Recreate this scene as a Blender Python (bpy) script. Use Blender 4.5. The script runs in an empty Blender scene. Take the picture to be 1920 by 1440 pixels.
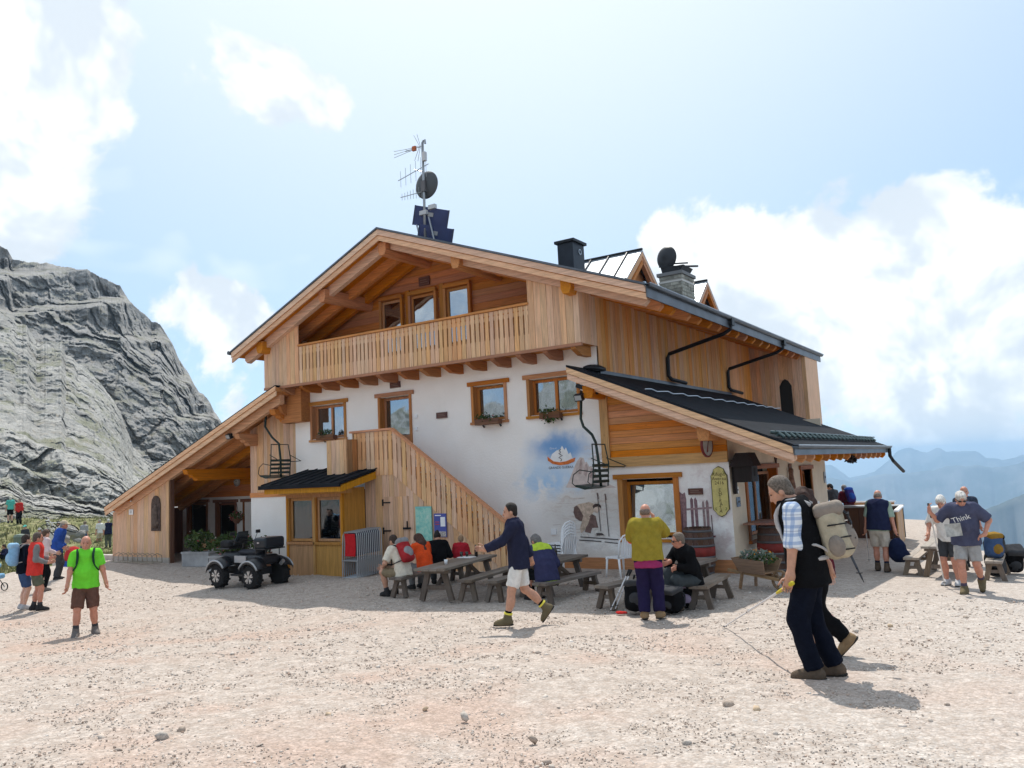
import bpy, math, random
import numpy as np
from mathutils import Vector, Matrix
R_ = math.radians
random.seed(7); rng = np.random.default_rng(7)
sc = bpy.context.scene
COL = sc.collection

# ------------------------------------------------------------------ camera
FPX, YAW, PITCH, ROLL = 1517.0, R_(33.2), R_(6.316), R_(-2.759)
CAM = Vector((5.54, -16.5, 2.21))
_f = Vector((-math.sin(YAW)*math.cos(PITCH), math.cos(YAW)*math.cos(PITCH), math.sin(PITCH)))
_r0 = Vector((math.cos(YAW), math.sin(YAW), 0)); _u0 = _r0.cross(_f)
_r = _r0*math.cos(ROLL) + _u0*math.sin(ROLL); _u = -_r0*math.sin(ROLL) + _u0*math.cos(ROLL)
cd = bpy.data.cameras.new('camera'); cam = bpy.data.objects.new('camera', cd); COL.objects.link(cam)
cam.matrix_world = Matrix(((_r.x, _u.x, -_f.x, CAM.x), (_r.y, _u.y, -_f.y, CAM.y), (_r.z, _u.z, -_f.z, CAM.z), (0, 0, 0, 1)))
cd.sensor_width = 36; cd.lens = FPX/1920*36; cd.clip_start = 0.05; cd.clip_end = 60000
sc.camera = cam
def ray(px, py):
    return _r*((px-960)/FPX) - _u*((py-720)/FPX) + _f
def at(px, py, ax, v):
    """world point seen at photo pixel (px,py) on the plane x|y|z = v"""
    d = ray(px, py); i = 'xyz'.index(ax); return CAM + d*((v-CAM[i])/d[i])

# ------------------------------------------------------------------ sun, sky, exposure
SUN_EL, SUN_AZ = R_(57.0), R_(54.0)      # azimuth: sun stands behind the hut, to the left
sun_dir = Vector((-math.cos(SUN_AZ)*math.cos(SUN_EL), math.sin(SUN_AZ)*math.cos(SUN_EL), math.sin(SUN_EL)))
sl = bpy.data.lights.new('sun', 'SUN'); sun = bpy.data.objects.new('sun', sl); COL.objects.link(sun)
sl.energy = 3.7; sl.angle = R_(0.53); sl.color = (1.0, 0.955, 0.89)
sun.rotation_euler = sun_dir.to_track_quat('Z', 'Y').to_euler(); sun.location = (0, 0, 60)

class NT:
    """small helper to write node trees"""
    def __init__(s, tree): s.t = tree; s.n = tree.nodes; s.l = tree.links
    def node(s, typ, **kw):
        n = s.n.new(typ)
        for k, v in kw.items():
            if k == 'ins':
                for a, b in v.items(): s.set(n, a, b)
            else: setattr(n, k, v)
        return n
    def set(s, n, a, b):
        i = n.inputs[a]
        if isinstance(b, bpy.types.NodeSocket): s.l.new(b, i)
        elif isinstance(b, bpy.types.Node): s.l.new(b.outputs[0], i)
        else:
            if hasattr(i.default_value, '__len__') and not hasattr(b, '__len__'): b = (b,)*len(i.default_value)
            if i.type == 'RGBA' and len(b) == 3: b = (*b, 1)
            i.default_value = b
    def math(s, op, a, b=None, c=None, clamp=False):
        n = s.node('ShaderNodeMath', operation=op, use_clamp=clamp); s.set(n, 0, a)
        if b is not None: s.set(n, 1, b)
        if c is not None: s.set(n, 2, c)
        return n.outputs[0]
    def vmath(s, op, a, b=None):
        n = s.node('ShaderNodeVectorMath', operation=op); s.set(n, 0, a)
        if b is not None: s.set(n, 1, b)
        return n.outputs['Value'] if op in ('LENGTH', 'DISTANCE', 'DOT_PRODUCT') else n.outputs[0]
    def noise(s, vec, scale, detail=4, rough=0.55, dist=0.0, out='Fac'):
        n = s.node('ShaderNodeTexNoise'); s.set(n, 'Vector', vec); s.set(n, 'Scale', scale); s.set(n, 'Detail', detail); s.set(n, 'Roughness', rough); s.set(n, 'Distortion', dist)
        return n.outputs[out]
    def voro(s, vec, scale, out='Distance', feature='F1', rnd=1.0):
        n = s.node('ShaderNodeTexVoronoi', feature=feature); s.set(n, 'Vector', vec); s.set(n, 'Scale', scale); s.set(n, 'Randomness', rnd)
        return n.outputs[out]
    def ramp(s, fac, stops, interp='LINEAR'):
        n = s.node('ShaderNodeValToRGB'); s.set(n, 'Fac', fac); cr = n.color_ramp; cr.interpolation = interp
        while len(cr.elements) < len(stops): cr.elements.new(0.5)
        for e, (p, c) in zip(cr.elements, stops):
            e.position = p; e.color = (*c, 1) if hasattr(c, '__len__') else (c, c, c, 1)
        return n.outputs[0]
    def mix(s, fac, a, b, blend='MIX'):
        n = s.node('ShaderNodeMix', data_type='RGBA', blend_type=blend)
        s.set(n, 0, fac); s.set(n, 6, a); s.set(n, 7, b); return n.outputs[2]
    def mapr(s, v, a, b, c=0.0, d=1.0, smooth=True):
        n = s.node('ShaderNodeMapRange', interpolation_type='SMOOTHSTEP' if smooth else 'LINEAR')
        for i, x in enumerate((v, a, b, c, d)): s.set(n, i, x)
        return n.outputs[0]
    def scale(s, vec, k):
        n = s.node('ShaderNodeMapping'); s.set(n, 'Vector', vec); s.set(n, 'Scale', k); return n.outputs[0]

w = bpy.data.worlds.new('World'); sc.world = w; w.use_nodes = True
T = NT(w.node_tree); T.n.clear()
sky = T.node('ShaderNodeTexSky', sky_type='NISHITA', sun_disc=False, sun_elevation=SUN_EL, sun_rotation=-(math.pi/2-SUN_AZ), altitude=2400, air_density=1.0, dust_density=2.2, ozone_density=1.0)
gen = T.node('ShaderNodeTexCoord').outputs['Generated']
# cumulus: broken cloud field over the whole sky, with the banks that stand in the photograph
def blob(px, py, sig, amp):
    d = ray(px, py).normalized()
    dist = T.vmath('DISTANCE', gen, tuple(d))
    return T.mapr(dist, 0.0, sig, amp, 0.0)
warp = T.noise(gen, 5.0, 1, 0.5, out='Color')
gw = T.vmath('ADD', gen, T.vmath('MULTIPLY', T.vmath('SUBTRACT', warp, (0.5, 0.5, 0.5)), (0.10, 0.10, 0.10)))
fb = T.noise(gw, 7.0, 6, 0.58)
fb2 = T.noise(gen, 2.6, 0, 0.5)
base = T.math('ADD', T.math('MULTIPLY', fb, 1.45), T.math('MULTIPLY', fb2, 0.45))
acc = base
for b in ((60, 60, .21, .42), (130, 210, .15, .34), (60, 330, .13, .30), (10, 430, .08, .22), (430, 140, .09, .40), (560, 175, .09, .38), (650, 205, .06, .34), (395, 610, .12, .32), (480, 560, .08, .20), (560, 455, .06, .12),
          (1800, 430, .15, .32), (1620, 470, .14, .32), (1440, 450, .11, .27), (1290, 460, .09, .34), (1230, 455, .05, .26), (1380, 560, .12, .30), (1830, 130, .09, -.30), (1900, 560, .20, .24), (1650, 640, .20, .22), (1860, 760, .16, .18), (1560, 760, .10, .16), (960, 300, .95, -.27), (1350, 220, .22, -.12), (820, 330, .16, -.08)):
    acc = T.math('ADD', acc, blob(*b))
cmask = T.mapr(acc, 0.93, 1.05)
wisp = T.mapr(T.noise(T.vmath('MULTIPLY', gw, (1.0, 1.0, 2.2)), 4.0, 3, 0.6), 0.42, 0.80)
skyc = T.vmath('SCALE', sky.outputs[0]); skyc.node.inputs['Scale'].default_value = 0.12
skyc = T.mix(0.55, skyc, (0.40, 0.62, 0.86))
aur = T.mapr(T.vmath('DISTANCE', gen, tuple(sun_dir)), 0.25, 1.05, 0.72, 0.0)      # thin high cloud glaring round the sun
skyc = T.mix(T.math('MAXIMUM', aur, T.math('MULTIPLY', wisp, 0.55)), skyc, (0.94, 0.97, 0.97))
ccol = T.mix(T.mapr(acc, 0.97, 1.40), (0.80, 0.84, 0.88), (1.25, 1.24, 1.20))
ccol = T.mix(T.mapr(T.noise(gw, 8.0, 4, 0.6), 0.62, 0.40, 0.0, 0.95), ccol, (0.60, 0.67, 0.74))
col = T.mix(T.math('MULTIPLY', cmask, 0.95), skyc, ccol)
# below the horizon the sky dome only shows past the edge of the land: same pale air
bg = T.node('ShaderNodeBackground'); T.set(bg, 'Color', col); T.set(bg, 'Strength', 1.0)
T.l.new(bg.outputs[0], T.node('ShaderNodeOutputWorld').inputs['Surface'])

w.cycles.sampling_method = 'MANUAL'; w.cycles.sample_map_resolution = 256
vs = sc.view_settings; sc.display_settings.display_device = 'sRGB'
vs.view_transform = 'Standard'; vs.look = 'None'; vs.exposure = 0.36; vs.gamma = 1.0; vs.use_curve_mapping = False
sc.cycles.use_denoising = True; sc.cycles.max_bounces = 8; sc.cycles.diffuse_bounces = 4; sc.cycles.glossy_bounces = 3
sc.cycles.transmission_bounces = 4; sc.cycles.transparent_max_bounces = 8; sc.cycles.volume_bounces = 0
sc.cycles.caustics_reflective = False; sc.cycles.caustics_refractive = False
# ------------------------------------------------------------------ mesh helpers
def V3(*a): return Vector(a[0]) if len(a) == 1 else Vector(a)
class MB:
    """collects faces; build() links them as one mesh object"""
    def __init__(s): s.v = []; s.f = []; s.m = []; s.cur = 0
    def add(s, vs, fs):
        b = len(s.v); s.v.extend([tuple(v) for v in vs]); s.f.extend([tuple(i+b for i in f) for f in fs]); s.m.extend([s.cur]*len(fs)); return s
    def box(s, lo, hi):
        (a, b, c), (d, e, g) = lo, hi
        return s.add([(a,b,c),(d,b,c),(d,e,c),(a,e,c),(a,b,g),(d,b,g),(d,e,g),(a,e,g)], [(0,3,2,1),(4,5,6,7),(0,1,5,4),(1,2,6,5),(2,3,7,6),(3,0,4,7)])
    def cbox(s, c, sz, M=None):
        h = [x/2 for x in sz]; vs = [Vector((x*h[0], y*h[1], z*h[2])) for z in (-1,1) for x, y in ((-1,-1),(1,-1),(1,1),(-1,1))]
        c = Vector(c); vs = [(M @ v if M is not None else v)+c for v in vs]
        return s.add(vs, [(0,3,2,1),(4,5,6,7),(0,1,5,4),(1,2,6,5),(2,3,7,6),(3,0,4,7)])
    def beam(s, p, q, wd, ht, up=(0,0,1)):
        """bar from p to q; wd sideways, ht along up (p,q on the axis)"""
        p, q = Vector(p), Vector(q); d = (q-p).normalized(); up = Vector(up)
        sd = d.cross(up)
        if sd.length < 1e-6: sd = d.cross(Vector((1,0,0)))
        sd.normalize(); u = sd.cross(d)
        o = [sd*(x*wd/2)+u*(y*ht/2) for x, y in ((-1,-1),(1,-1),(1,1),(-1,1))]
        return s.add([p+k for k in o]+[q+k for k in o], [(0,3,2,1),(4,5,6,7),(0,1,5,4),(1,2,6,5),(2,3,7,6),(3,0,4,7)])
    def prism(s, poly, ext):
        """closed polygon (list of 3d points) swept along ext"""
        ext = Vector(ext); n = len(poly); a = [Vector(p) for p in poly]; b = [p+ext for p in a]
        nrm = Vector((0,0,0))
        for i in range(n): nrm += a[i].cross(a[(i+1) % n])
        if nrm.dot(ext) > 0: a.reverse(); b.reverse()
        return s.add(a+b, [tuple(range(n)), tuple(range(2*n-1, n-1, -1))]+[(i, i+n, (i+1) % n+n, (i+1) % n) for i in range(n)])
    def tube(s, pts, r, n=6, cap=True):
        pts = [Vector(p) for p in pts]; rs = r if hasattr(r, '__len__') else [r]*len(pts)
        vs = []; fs = []; prev = None
        for i, p in enumerate(pts):
            d = (pts[min(i+1, len(pts)-1)]-pts[max(i-1, 0)]).normalized()
            if prev is None:
                a = d.orthogonal().normalized()
            else:
                a = (prev-d*prev.dot(d)).normalized()
            prev = a; b = d.cross(a)
            for k in range(n):
                t = 2*math.pi*k/n; vs.append(p+(a*math.cos(t)+b*math.sin(t))*rs[i])
        for i in range(len(pts)-1):
            for k in range(n): fs.append((i*n+k, i*n+(k+1) % n, (i+1)*n+(k+1) % n, (i+1)*n+k))
        if cap: fs += [tuple(range(n-1, -1, -1)), tuple((len(pts)-1)*n+k for k in range(n))]
        return s.add(vs, fs)
    def lathe(s, prof, c=(0,0,0), n=16, M=None, ring=False):
        """prof: (r,z) pairs, turned about z"""
        c = Vector(c); vs = []; fs = []
        for r, z in prof:
            for k in range(n):
                t = 2*math.pi*k/n; v = Vector((r*math.cos(t), r*math.sin(t), z)); vs.append((M @ v if M is not None else v)+c)
        m = len(prof)
        for i in range(m-1):
            for k in range(n): fs.append((i*n+k, i*n+(k+1) % n, (i+1)*n+(k+1) % n, (i+1)*n+k))
        if ring: fs += [((m-1)*n+k, (m-1)*n+(k+1) % n, (k+1) % n, k) for k in range(n)]
        else: fs += [tuple(range(n-1, -1, -1)), tuple((m-1)*n+k for k in range(n))]
        return s.add(vs, fs)
    def ball(s, c, r, n=8, M=None):
        r = r if hasattr(r, '__len__') else (r, r, r); c = Vector(c); vs = []; fs = []; m = max(3, n//2)
        for i in range(1, m):
            ph = math.pi*i/m
            for k in range(n):
                t = 2*math.pi*k/n; v = Vector((r[0]*math.sin(ph)*math.cos(t), r[1]*math.sin(ph)*math.sin(t), r[2]*math.cos(ph))); vs.append((M @ v if M is not None else v)+c)
        top = len(vs); v = Vector((0,0,r[2])); vs.append((M @ v if M is not None else v)+c); v = Vector((0,0,-r[2])); vs.append((M @ v if M is not None else v)+c)
        for i in range(m-2):
            for k in range(n): fs.append((i*n+k, (i+1)*n+k, (i+1)*n+(k+1) % n, i*n+(k+1) % n))
        for k in range(n): fs.append((top, k, (k+1) % n)); fs.append((top+1, (m-2)*n+(k+1) % n, (m-2)*n+k))
        return s.add(vs, fs)
    def mesh(s, name, mats, smooth=False):
        me = bpy.data.meshes.new(name); me.from_pydata(s.v, [], s.f)
        for m in (mats if isinstance(mats, (list, tuple)) else [mats]): me.materials.append(m)
        if any(s.m): me.polygons.foreach_set('material_index', s.m)
        if smooth: me.polygons.foreach_set('use_smooth', [True]*len(s.f))
        me.update(); return me
    def build(s, name, mats, parent=None, smooth=False, loc=None, **props):
        return link(name, s.mesh(name, mats, smooth), parent, loc, **props)
def link(name, me, parent=None, loc=None, rot=None, **props):
    o = bpy.data.objects.new(name, me); COL.objects.link(o)
    if parent is not None: o.parent = parent
    if loc is not None: o.location = loc
    if rot is not None: o.rotation_euler = rot
    for k, v in props.items(): o[k] = v
    return o
def thing(name, label, cat, loc=(0,0,0), rz=0.0, group=None):
    o = bpy.data.objects.new(name, None); COL.objects.link(o); o.location = loc; o.rotation_euler = (0,0,rz); o.empty_display_size = 0.1
    o['label'] = label; o['category'] = cat
    if group: o['group'] = group
    return o
def copy_tree(o, loc=None, rz=None, label=None, parent=None, group=None):
    c = o.copy(); COL.objects.link(c); c.parent = parent
    if loc is not None: c.location = loc
    if rz is not None: c.rotation_euler = (0,0,rz)
    if label: c['label'] = label
    if group: c['group'] = group
    for ch in o.children: copy_tree(ch, parent=c)
    return c
def grid_mesh(P):
    """P: (n,m,3) array -> verts, faces"""
    n, m = P.shape[:2]; i = np.arange(n*m).reshape(n, m)
    f = np.stack([i[:-1,:-1], i[1:,:-1], i[1:,1:], i[:-1,1:]], -1).reshape(-1, 4)
    return P.reshape(-1, 3), f
def np_mesh(name, v, f, mats, smooth=True):
    me = bpy.data.meshes.new(name); k = f.shape[1]
    me.vertices.add(len(v)); me.vertices.foreach_set('co', np.asarray(v, np.float32).ravel())
    me.loops.add(f.size); me.loops.foreach_set('vertex_index', np.asarray(f, np.int32).ravel())
    me.polygons.add(len(f)); me.polygons.foreach_set('loop_start', np.arange(0, f.size, k, dtype=np.int32))
    if smooth: me.polygons.foreach_set('use_smooth', np.ones(len(f), bool))
    for m in (mats if isinstance(mats, (list, tuple)) else [mats]): me.materials.append(m)
    me.update(calc_edges=True); me.validate(); return me
# value noise for geometry
_NT = np.random.default_rng(3).random((64, 64, 64))
def vnoise(p):
    p = np.asarray(p, float); i = np.floor(p).astype(int); t = p-i; t = t*t*(3-2*t); out = 0
    for dx in (0,1):
        for dy in (0,1):
            for dz in (0,1):
                wgt = (t[...,0] if dx else 1-t[...,0])*(t[...,1] if dy else 1-t[...,1])*(t[...,2] if dz else 1-t[...,2])
                out = out+wgt*_NT[(i[...,0]+dx) & 63, (i[...,1]+dy) & 63, (i[...,2]+dz) & 63]
    return out*2-1
def fbm(p, oct=5, gain=0.5):
    p = np.asarray(p, float); a = 1.0; o = 0
    for k in range(oct): o = o+a*vnoise(p*(2.03**k)+k*17.3); a *= gain
    return o

def worley(p):
    """distance to the nearest cell point and that cell's random value"""
    i = np.floor(p).astype(int); best = np.full(p.shape[:-1], 9.0); val = np.zeros(p.shape[:-1])
    for dx in (-1,0,1):
        for dy in (-1,0,1):
            for dz in (-1,0,1):
                c = i+np.array([dx,dy,dz]); a, b, d = c[...,0] & 63, c[...,1] & 63, c[...,2] & 63
                q = c+np.stack([_NT[a,b,d], _NT[b,d,a], _NT[d,a,b]], -1); r = ((p-q)**2).sum(-1); m = r < best
                best = np.where(m, r, best); val = np.where(m, _NT[(a+7) & 63, d, b], val)
    return np.sqrt(best), val

# ------------------------------------------------------------------ materials
MATS = {}
def mat(name, col, rough=0.8, metal=0.0, spec=0.3, vary=0.0, noise=None, bump=None, coat=0.0, rnd=0.0, sheen=0.0):
    """plain procedural surface: colour broken by noise, per-object variation, fine bump"""
    if name in MATS: return MATS[name]
    m = bpy.data.materials.new(name); m.use_nodes = True; t = NT(m.node_tree); t.n.clear()
    p = t.node('ShaderNodeBsdfPrincipled'); pos = t.node('ShaderNodeNewGeometry').outputs['Position']
    obc = t.node('ShaderNodeTexCoord').outputs['Object']
    c = None
    if noise:
        nz = t.noise(obc, noise, 5, 0.6); c = t.mix(t.mapr(nz, 0.3, 0.7), tuple(x*(1-vary) for x in col), tuple(min(1, x*(1+vary)) for x in col))
    else: c = tuple(col)
    if rnd:
        oi = t.node('ShaderNodeObjectInfo').outputs['Random']
        k = t.mapr(oi, 0, 1, 1-rnd, 1+rnd, smooth=False); h = t.node('ShaderNodeHueSaturation'); t.set(h, 'Color', c); t.set(h, 'Value', k); c = h.outputs[0]
    t.set(p, 'Base Color', c); t.set(p, 'Roughness', rough); t.set(p, 'Metallic', metal); t.set(p, 'Specular IOR Level', spec); t.set(p, 'Coat Weight', coat)
    if sheen: t.set(p, 'Sheen Weight', sheen)
    if bump:
        b = t.node('ShaderNodeBump'); t.set(b, 'Height', t.noise(obc, bump[0], 4, 0.6)); t.set(b, 'Strength', bump[1]); t.set(b, 'Distance', 0.02); t.set(p, 'Normal', b.outputs[0])
    t.l.new(p.outputs[0], t.node('ShaderNodeOutputMaterial').inputs[0]); MATS[name] = m; return m
def wood(name, col, axis, rnd=0.22, rough=0.65, knots=0.5, grey=0.0):
    """sawn board: grain runs along the world axis; every board its own tone"""
    if name in MATS: return MATS[name]
    m = bpy.data.materials.new(name); m.use_nodes = True; t = NT(m.node_tree); t.n.clear()
    pos = t.node('ShaderNodeNewGeometry').outputs['Position'] if axis != 'o' else t.node('ShaderNodeTexCoord').outputs['Object']
    oi = t.node('ShaderNodeObjectInfo').outputs['Random']
    off = t.vmath('ADD', pos, t.vmath('MULTIPLY', (1,1,1), t.node('ShaderNodeCombineXYZ', ins={0: t.math('MULTIPLY', oi, 37.0), 1: t.math('MULTIPLY', oi, 91.0), 2: t.math('MULTIPLY', oi, 53.0)}).outputs[0]))
    k = {'x': (0.7, 14, 14), 'y': (14, 0.7, 14), 'z': (14, 14, 0.7), 'o': (0.7, 14, 14)}[axis]; kk = {'x': (2.2, 7, 7), 'y': (7, 2.2, 7), 'z': (7, 7, 2.2), 'o': (2.2, 7, 7)}[axis]
    g = t.noise(t.scale(off, k), 2.2, 5, 0.65, 0.6); g2 = t.noise(t.scale(off, k), 9.0, 3, 0.6)
    c = t.mix(t.mapr(g, 0.28, 0.72), tuple(x*0.74 for x in col), tuple(min(1, x*1.18) for x in col))
    c = t.mix(t.math('MULTIPLY', t.mapr(g2, 0.55, 0.8), 0.30), c, (col[0]*0.55, col[1]*0.42, col[2]*0.34))
    kn = t.mapr(t.voro(t.scale(off, kk), 1.0), 0.035, 0.10, 1.0, 0.0)
    c = t.mix(t.math('MULTIPLY', kn, knots), c, (col[0]*0.40, col[1]*0.26, col[2]*0.18))
    if grey: c = t.mix(t.math('MULTIPLY', t.mapr(t.noise(off, 1.4, 4, 0.6), 0.3, 0.7), grey), c, (0.34, 0.31, 0.28))
    h = t.node('ShaderNodeHueSaturation'); t.set(h, 'Color', c); t.set(h, 'Value', t.mapr(oi, 0, 1, 1-rnd, 1+rnd*0.8, smooth=False))
    t.set(h, 'Saturation', t.mapr(t.math('FRACT', t.math('MULTIPLY', oi, 7.13)), 0, 1, 0.82, 1.12, smooth=False)); t.set(h, 'Hue', t.mapr(t.math('FRACT', t.math('MULTIPLY', oi, 3.7)), 0, 1, 0.493, 0.507, smooth=False))
    p = t.node('ShaderNodeBsdfPrincipled'); t.set(p, 'Base Color', h.outputs[0]); t.set(p, 'Roughness', rough); t.set(p, 'Specular IOR Level', 0.25)
    b = t.node('ShaderNodeBump'); t.set(b, 'Height', g); t.set(b, 'Strength', 0.25); t.set(b, 'Distance', 0.01); t.set(p, 'Normal', b.outputs[0])
    t.l.new(p.outputs[0], t.node('ShaderNodeOutputMaterial').inputs[0]); MATS[name] = m; return m
def glass(name, tint=(0.05, 0.07, 0.09), refl=0.42):
    """window pane: strong sky reflection over a half transparent dark pane"""
    if name in MATS: return MATS[name]
    m = bpy.data.materials.new(name); m.use_nodes = True; t = NT(m.node_tree); t.n.clear()
    gl = t.node('ShaderNodeBsdfGlossy', ins={'Color': (0.8, 0.9, 1.0), 'Roughness': 0.03}); tr = t.node('ShaderNodeBsdfTransparent', ins={'Color': (0.55, 0.6, 0.62)})
    pos = t.node('ShaderNodeNewGeometry').outputs['Position']
    b = t.node('ShaderNodeBump'); t.set(b, 'Height', t.noise(pos, 1.3, 2, 0.5)); t.set(b, 'Strength', 0.12); t.set(b, 'Distance', 0.05); t.set(gl, 'Normal', b.outputs[0])
    lw = t.node('ShaderNodeLayerWeight', ins={'Blend': 0.35}); fac = t.math('ADD', t.math('MULTIPLY', lw.outputs['Facing'], 0.35 if refl > .3 else 0.16), refl*0.75, clamp=True)
    mx = t.node('ShaderNodeMixShader'); t.set(mx, 0, fac); t.l.new(tr.outputs[0], mx.inputs[1]); t.l.new(gl.outputs[0], mx.inputs[2])
    t.l.new(mx.outputs[0], t.node('ShaderNodeOutputMaterial').inputs[0]); MATS[name] = m; return m
# ------------------------------------------------------------------ the ground
_C = np.array([(5.5,-16.5,.60),(5.5,-13,.46),(0,-14,.38),(9,-12,.48),(3.6,-8.8,.25),(-1.4,-6.2,.0),(-.06,-4.2,-.05),(0,0,-.02),(0,-1,-.02),(2.5,-2,-.08),(4.2,0,-.2),(2.3,3.5,-.28),(0,8,-.33),(0,14,-.4),(6,6,-.4),(-3,-1.5,-.01),(-9,-2.2,-.06),(-9.4,-8.25,-.3),(-14.7,-6.7,-.38),(-21.5,-.8,-.05),(-18.6,-.6,-.12),(-13,2,-.1),(-20,4,-.1),(-24,-2.5,-.45),(-6,-13,.2),(-14,-14,-.2),(-25,-9,-.6),(-30,3,-.75),(-42,10.8,-1.0),(-52,11,.5),(-50,4,.1),(-58,8,.9),(-65,20,.2),(-60,-5,-.5),(12,-6,.2),(12,2,-.4),(-40,30,-1.2),(-20,20,-.3),(30,0,-1.2),(25,-15,.2),(20,12,-1.5),(10,30,-2),(-20,40,-1.5),(0,25,-.7),(5,-30,.8),(-30,-25,-.6),(40,-30,-.5)])
def _tps(d2): return np.where(d2 > 0, d2*np.log(np.maximum(d2, 1e-9)), 0.0)
_d2 = ((_C[:,None,:2]-_C[None,:,:2])**2).sum(-1); _n = len(_C)
_A = np.zeros((_n+3, _n+3)); _A[:_n,:_n] = _tps(_d2)+np.eye(_n)*4.0; _A[:_n,_n] = 1; _A[:_n,_n+1:] = _C[:,:2]; _A[_n,:_n] = 1; _A[_n+1:,:_n] = _C[:,:2].T
_W = np.linalg.solve(_A, np.r_[_C[:,2], 0, 0, 0])
def zg(x, y):
    """height of the open ground"""
    x = np.asarray(x, float); y = np.asarray(y, float)
    r = np.hypot(x+15, y); k = np.minimum(1, 62/np.maximum(r, 1e-6)); xx = (x+15)*k-15; yy = y*k
    d2 = (xx[...,None]-_C[:,0])**2+(yy[...,None]-_C[:,1])**2
    z = (_tps(d2)*_W[:_n]).sum(-1)+_W[_n]+_W[_n+1]*xx+_W[_n+2]*yy
    ss = lambda t: np.clip(t, 0, 1)**2*(3-2*np.clip(t, 0, 1))
    d = np.maximum(0, y-(8.6+0.05*x))*ss((x-1.6)/2.5)              # the saddle breaks off right of the hut
    d = np.maximum(d, np.maximum(0, y-24)*ss((x+28+0.85*(y-24))/15))
    d = np.maximum(d, np.maximum(0, x-17-0.3*y))
    z = z-700*(1-np.exp(-0.9*d*np.minimum(1, d/1.5)/700))
    return z
def gz(x, y): return float(zg(x, y))
def gpt(px, py):
    """point on the ground seen at a photo pixel"""
    z = 0.0
    for _ in range(12): p = at(px, py, 'z', z); z = gz(p.x, p.y)
    p = at(px, py, 'z', z); return p

# --- gravel yard and grass bank: one sheet
GA, GB = at(-60, 1070, 'z', -.55), at(213, 1046, 'z', -.35)          # line where the gravel gives way to grass
GD = (GB-GA).normalized(); GN = Vector((-GD.y, GD.x, 0))
def ground_mat():
    m = bpy.data.materials.new('gravel_and_grass'); m.use_nodes = True; t = NT(m.node_tree); t.n.clear()
    pos = t.node('ShaderNodeNewGeometry').outputs['Position']
    flat = t.vmath('MULTIPLY', pos, (1, 1, 0.0))
    big = t.noise(flat, 0.16, 3, 0.55); med = t.noise(flat, 0.7, 4, 0.6, 0.4); fine = t.noise(flat, 5.0, 5, 0.65)
    c = t.mix(t.mapr(fine, 0.3, 0.7), (0.39, 0.335, 0.29), (0.535, 0.47, 0.415))
    sx = t.node('ShaderNodeSeparateXYZ', ins={0: pos}).outputs
    red = t.mapr(t.math('ADD', t.math('MULTIPLY', med, 0.6), t.math('MULTIPLY', big, 0.6)), 0.53, 0.70)
    redw = t.mapr(sx[1], -4.5, -8.5)
    c = t.mix(t.math('MULTIPLY', t.math('MULTIPLY', red, redw), 0.55), c, (0.46, 0.305, 0.235))
    gry = t.mapr(t.math('ADD', sx[0], t.math('MULTIPLY', big, 4.0)), 3.0, 8.0)
    c = t.mix(t.math('MULTIPLY', gry, 0.45), c, (0.50, 0.47, 0.435))
    # pebbles: every cell its own tone
    for sc_, amt in ((17.0, 0.25), (52.0, 0.50)):
        vn = t.node('ShaderNodeTexVoronoi'); t.set(vn, 'Vector', flat); t.set(vn, 'Scale', sc_)
        k = t.node('ShaderNodeSeparateColor', ins={0: vn.outputs['Color']}).outputs
        tone = t.mapr(k[0], 0, 1, 0.60, 1.34, smooth=False)
        cc = t.vmath('SCALE', c); t.set(cc.node, 'Scale', tone)
        c = t.mix(amt, c, cc)
        gap = t.mapr(vn.outputs['Distance'], 0.42, 0.72)
        c = t.mix(t.math('MULTIPLY', gap, 0.30), c, (0.28, 0.21, 0.16))
    h = t.math('ADD', t.math('MULTIPLY', t.voro(flat, 15.0), -1.0), t.math('MULTIPLY', t.voro(flat, 46.0), -0.6))
    # grass
    sd = t.vmath('DOT_PRODUCT', t.vmath('SUBTRACT', pos, tuple(GA)), tuple(GN))
    gmask = t.mapr(t.math('ADD', sd, t.math('MULTIPLY', t.noise(flat, 0.9, 4, 0.6), 2.4)), 1.0, 1.6)
    gmask = t.math('MULTIPLY', gmask, t.mapr(sx[0], -21.5, -22.5))
    gn = t.noise(flat, 1.6, 6, 0.65); gcol = t.ramp(gn, ((0.25, (0.05, 0.068, 0.025)), (0.45, (0.13, 0.14, 0.05)), (0.6, (0.24, 0.22, 0.11)), (0.78, (0.36, 0.33, 0.26))))
    c = t.mix(gmask, c, gcol)
    p = t.node('ShaderNodeBsdfPrincipled'); t.set(p, 'Base Color', c); t.set(p, 'Roughness', 0.95); t.set(p, 'Specular IOR Level', 0.15)
    b = t.node('ShaderNodeBump'); t.set(b, 'Height', h); t.set(b, 'Strength', 0.6); t.set(b, 'Distance', 0.018); t.set(p, 'Normal', b.outputs[0])
    t.l.new(p.outputs[0], t.node('ShaderNodeOutputMaterial').inputs[0]); return m
MG = ground_mat()
rad = np.concatenate([np.linspace(0.2, 3.6, 8), np.geomspace(4, 40, 210), np.geomspace(41.5, 160, 70), np.geomspace(170, 9000, 40)])
c0 = math.atan2(_f.y, _f.x)
ang = np.concatenate([np.linspace(c0-0.75, c0+0.75, 420), np.linspace(c0+0.75, c0-0.75+2*math.pi, 90)[1:]])
ang = np.r_[ang[:-1], ang[0]+2*math.pi]
A_, Rr = np.meshgrid(ang, rad, indexing='ij')
gx = CAM.x+Rr*np.cos(A_); gy = CAM.y+Rr*np.sin(A_); gzz = zg(gx, gy)
bump = fbm(np.stack([gx*0.55, gy*0.55, gx*0], -1), 4)*0.035+fbm(np.stack([gx*3.1, gy*3.1, gx*0+5], -1), 3)*0.010
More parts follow.
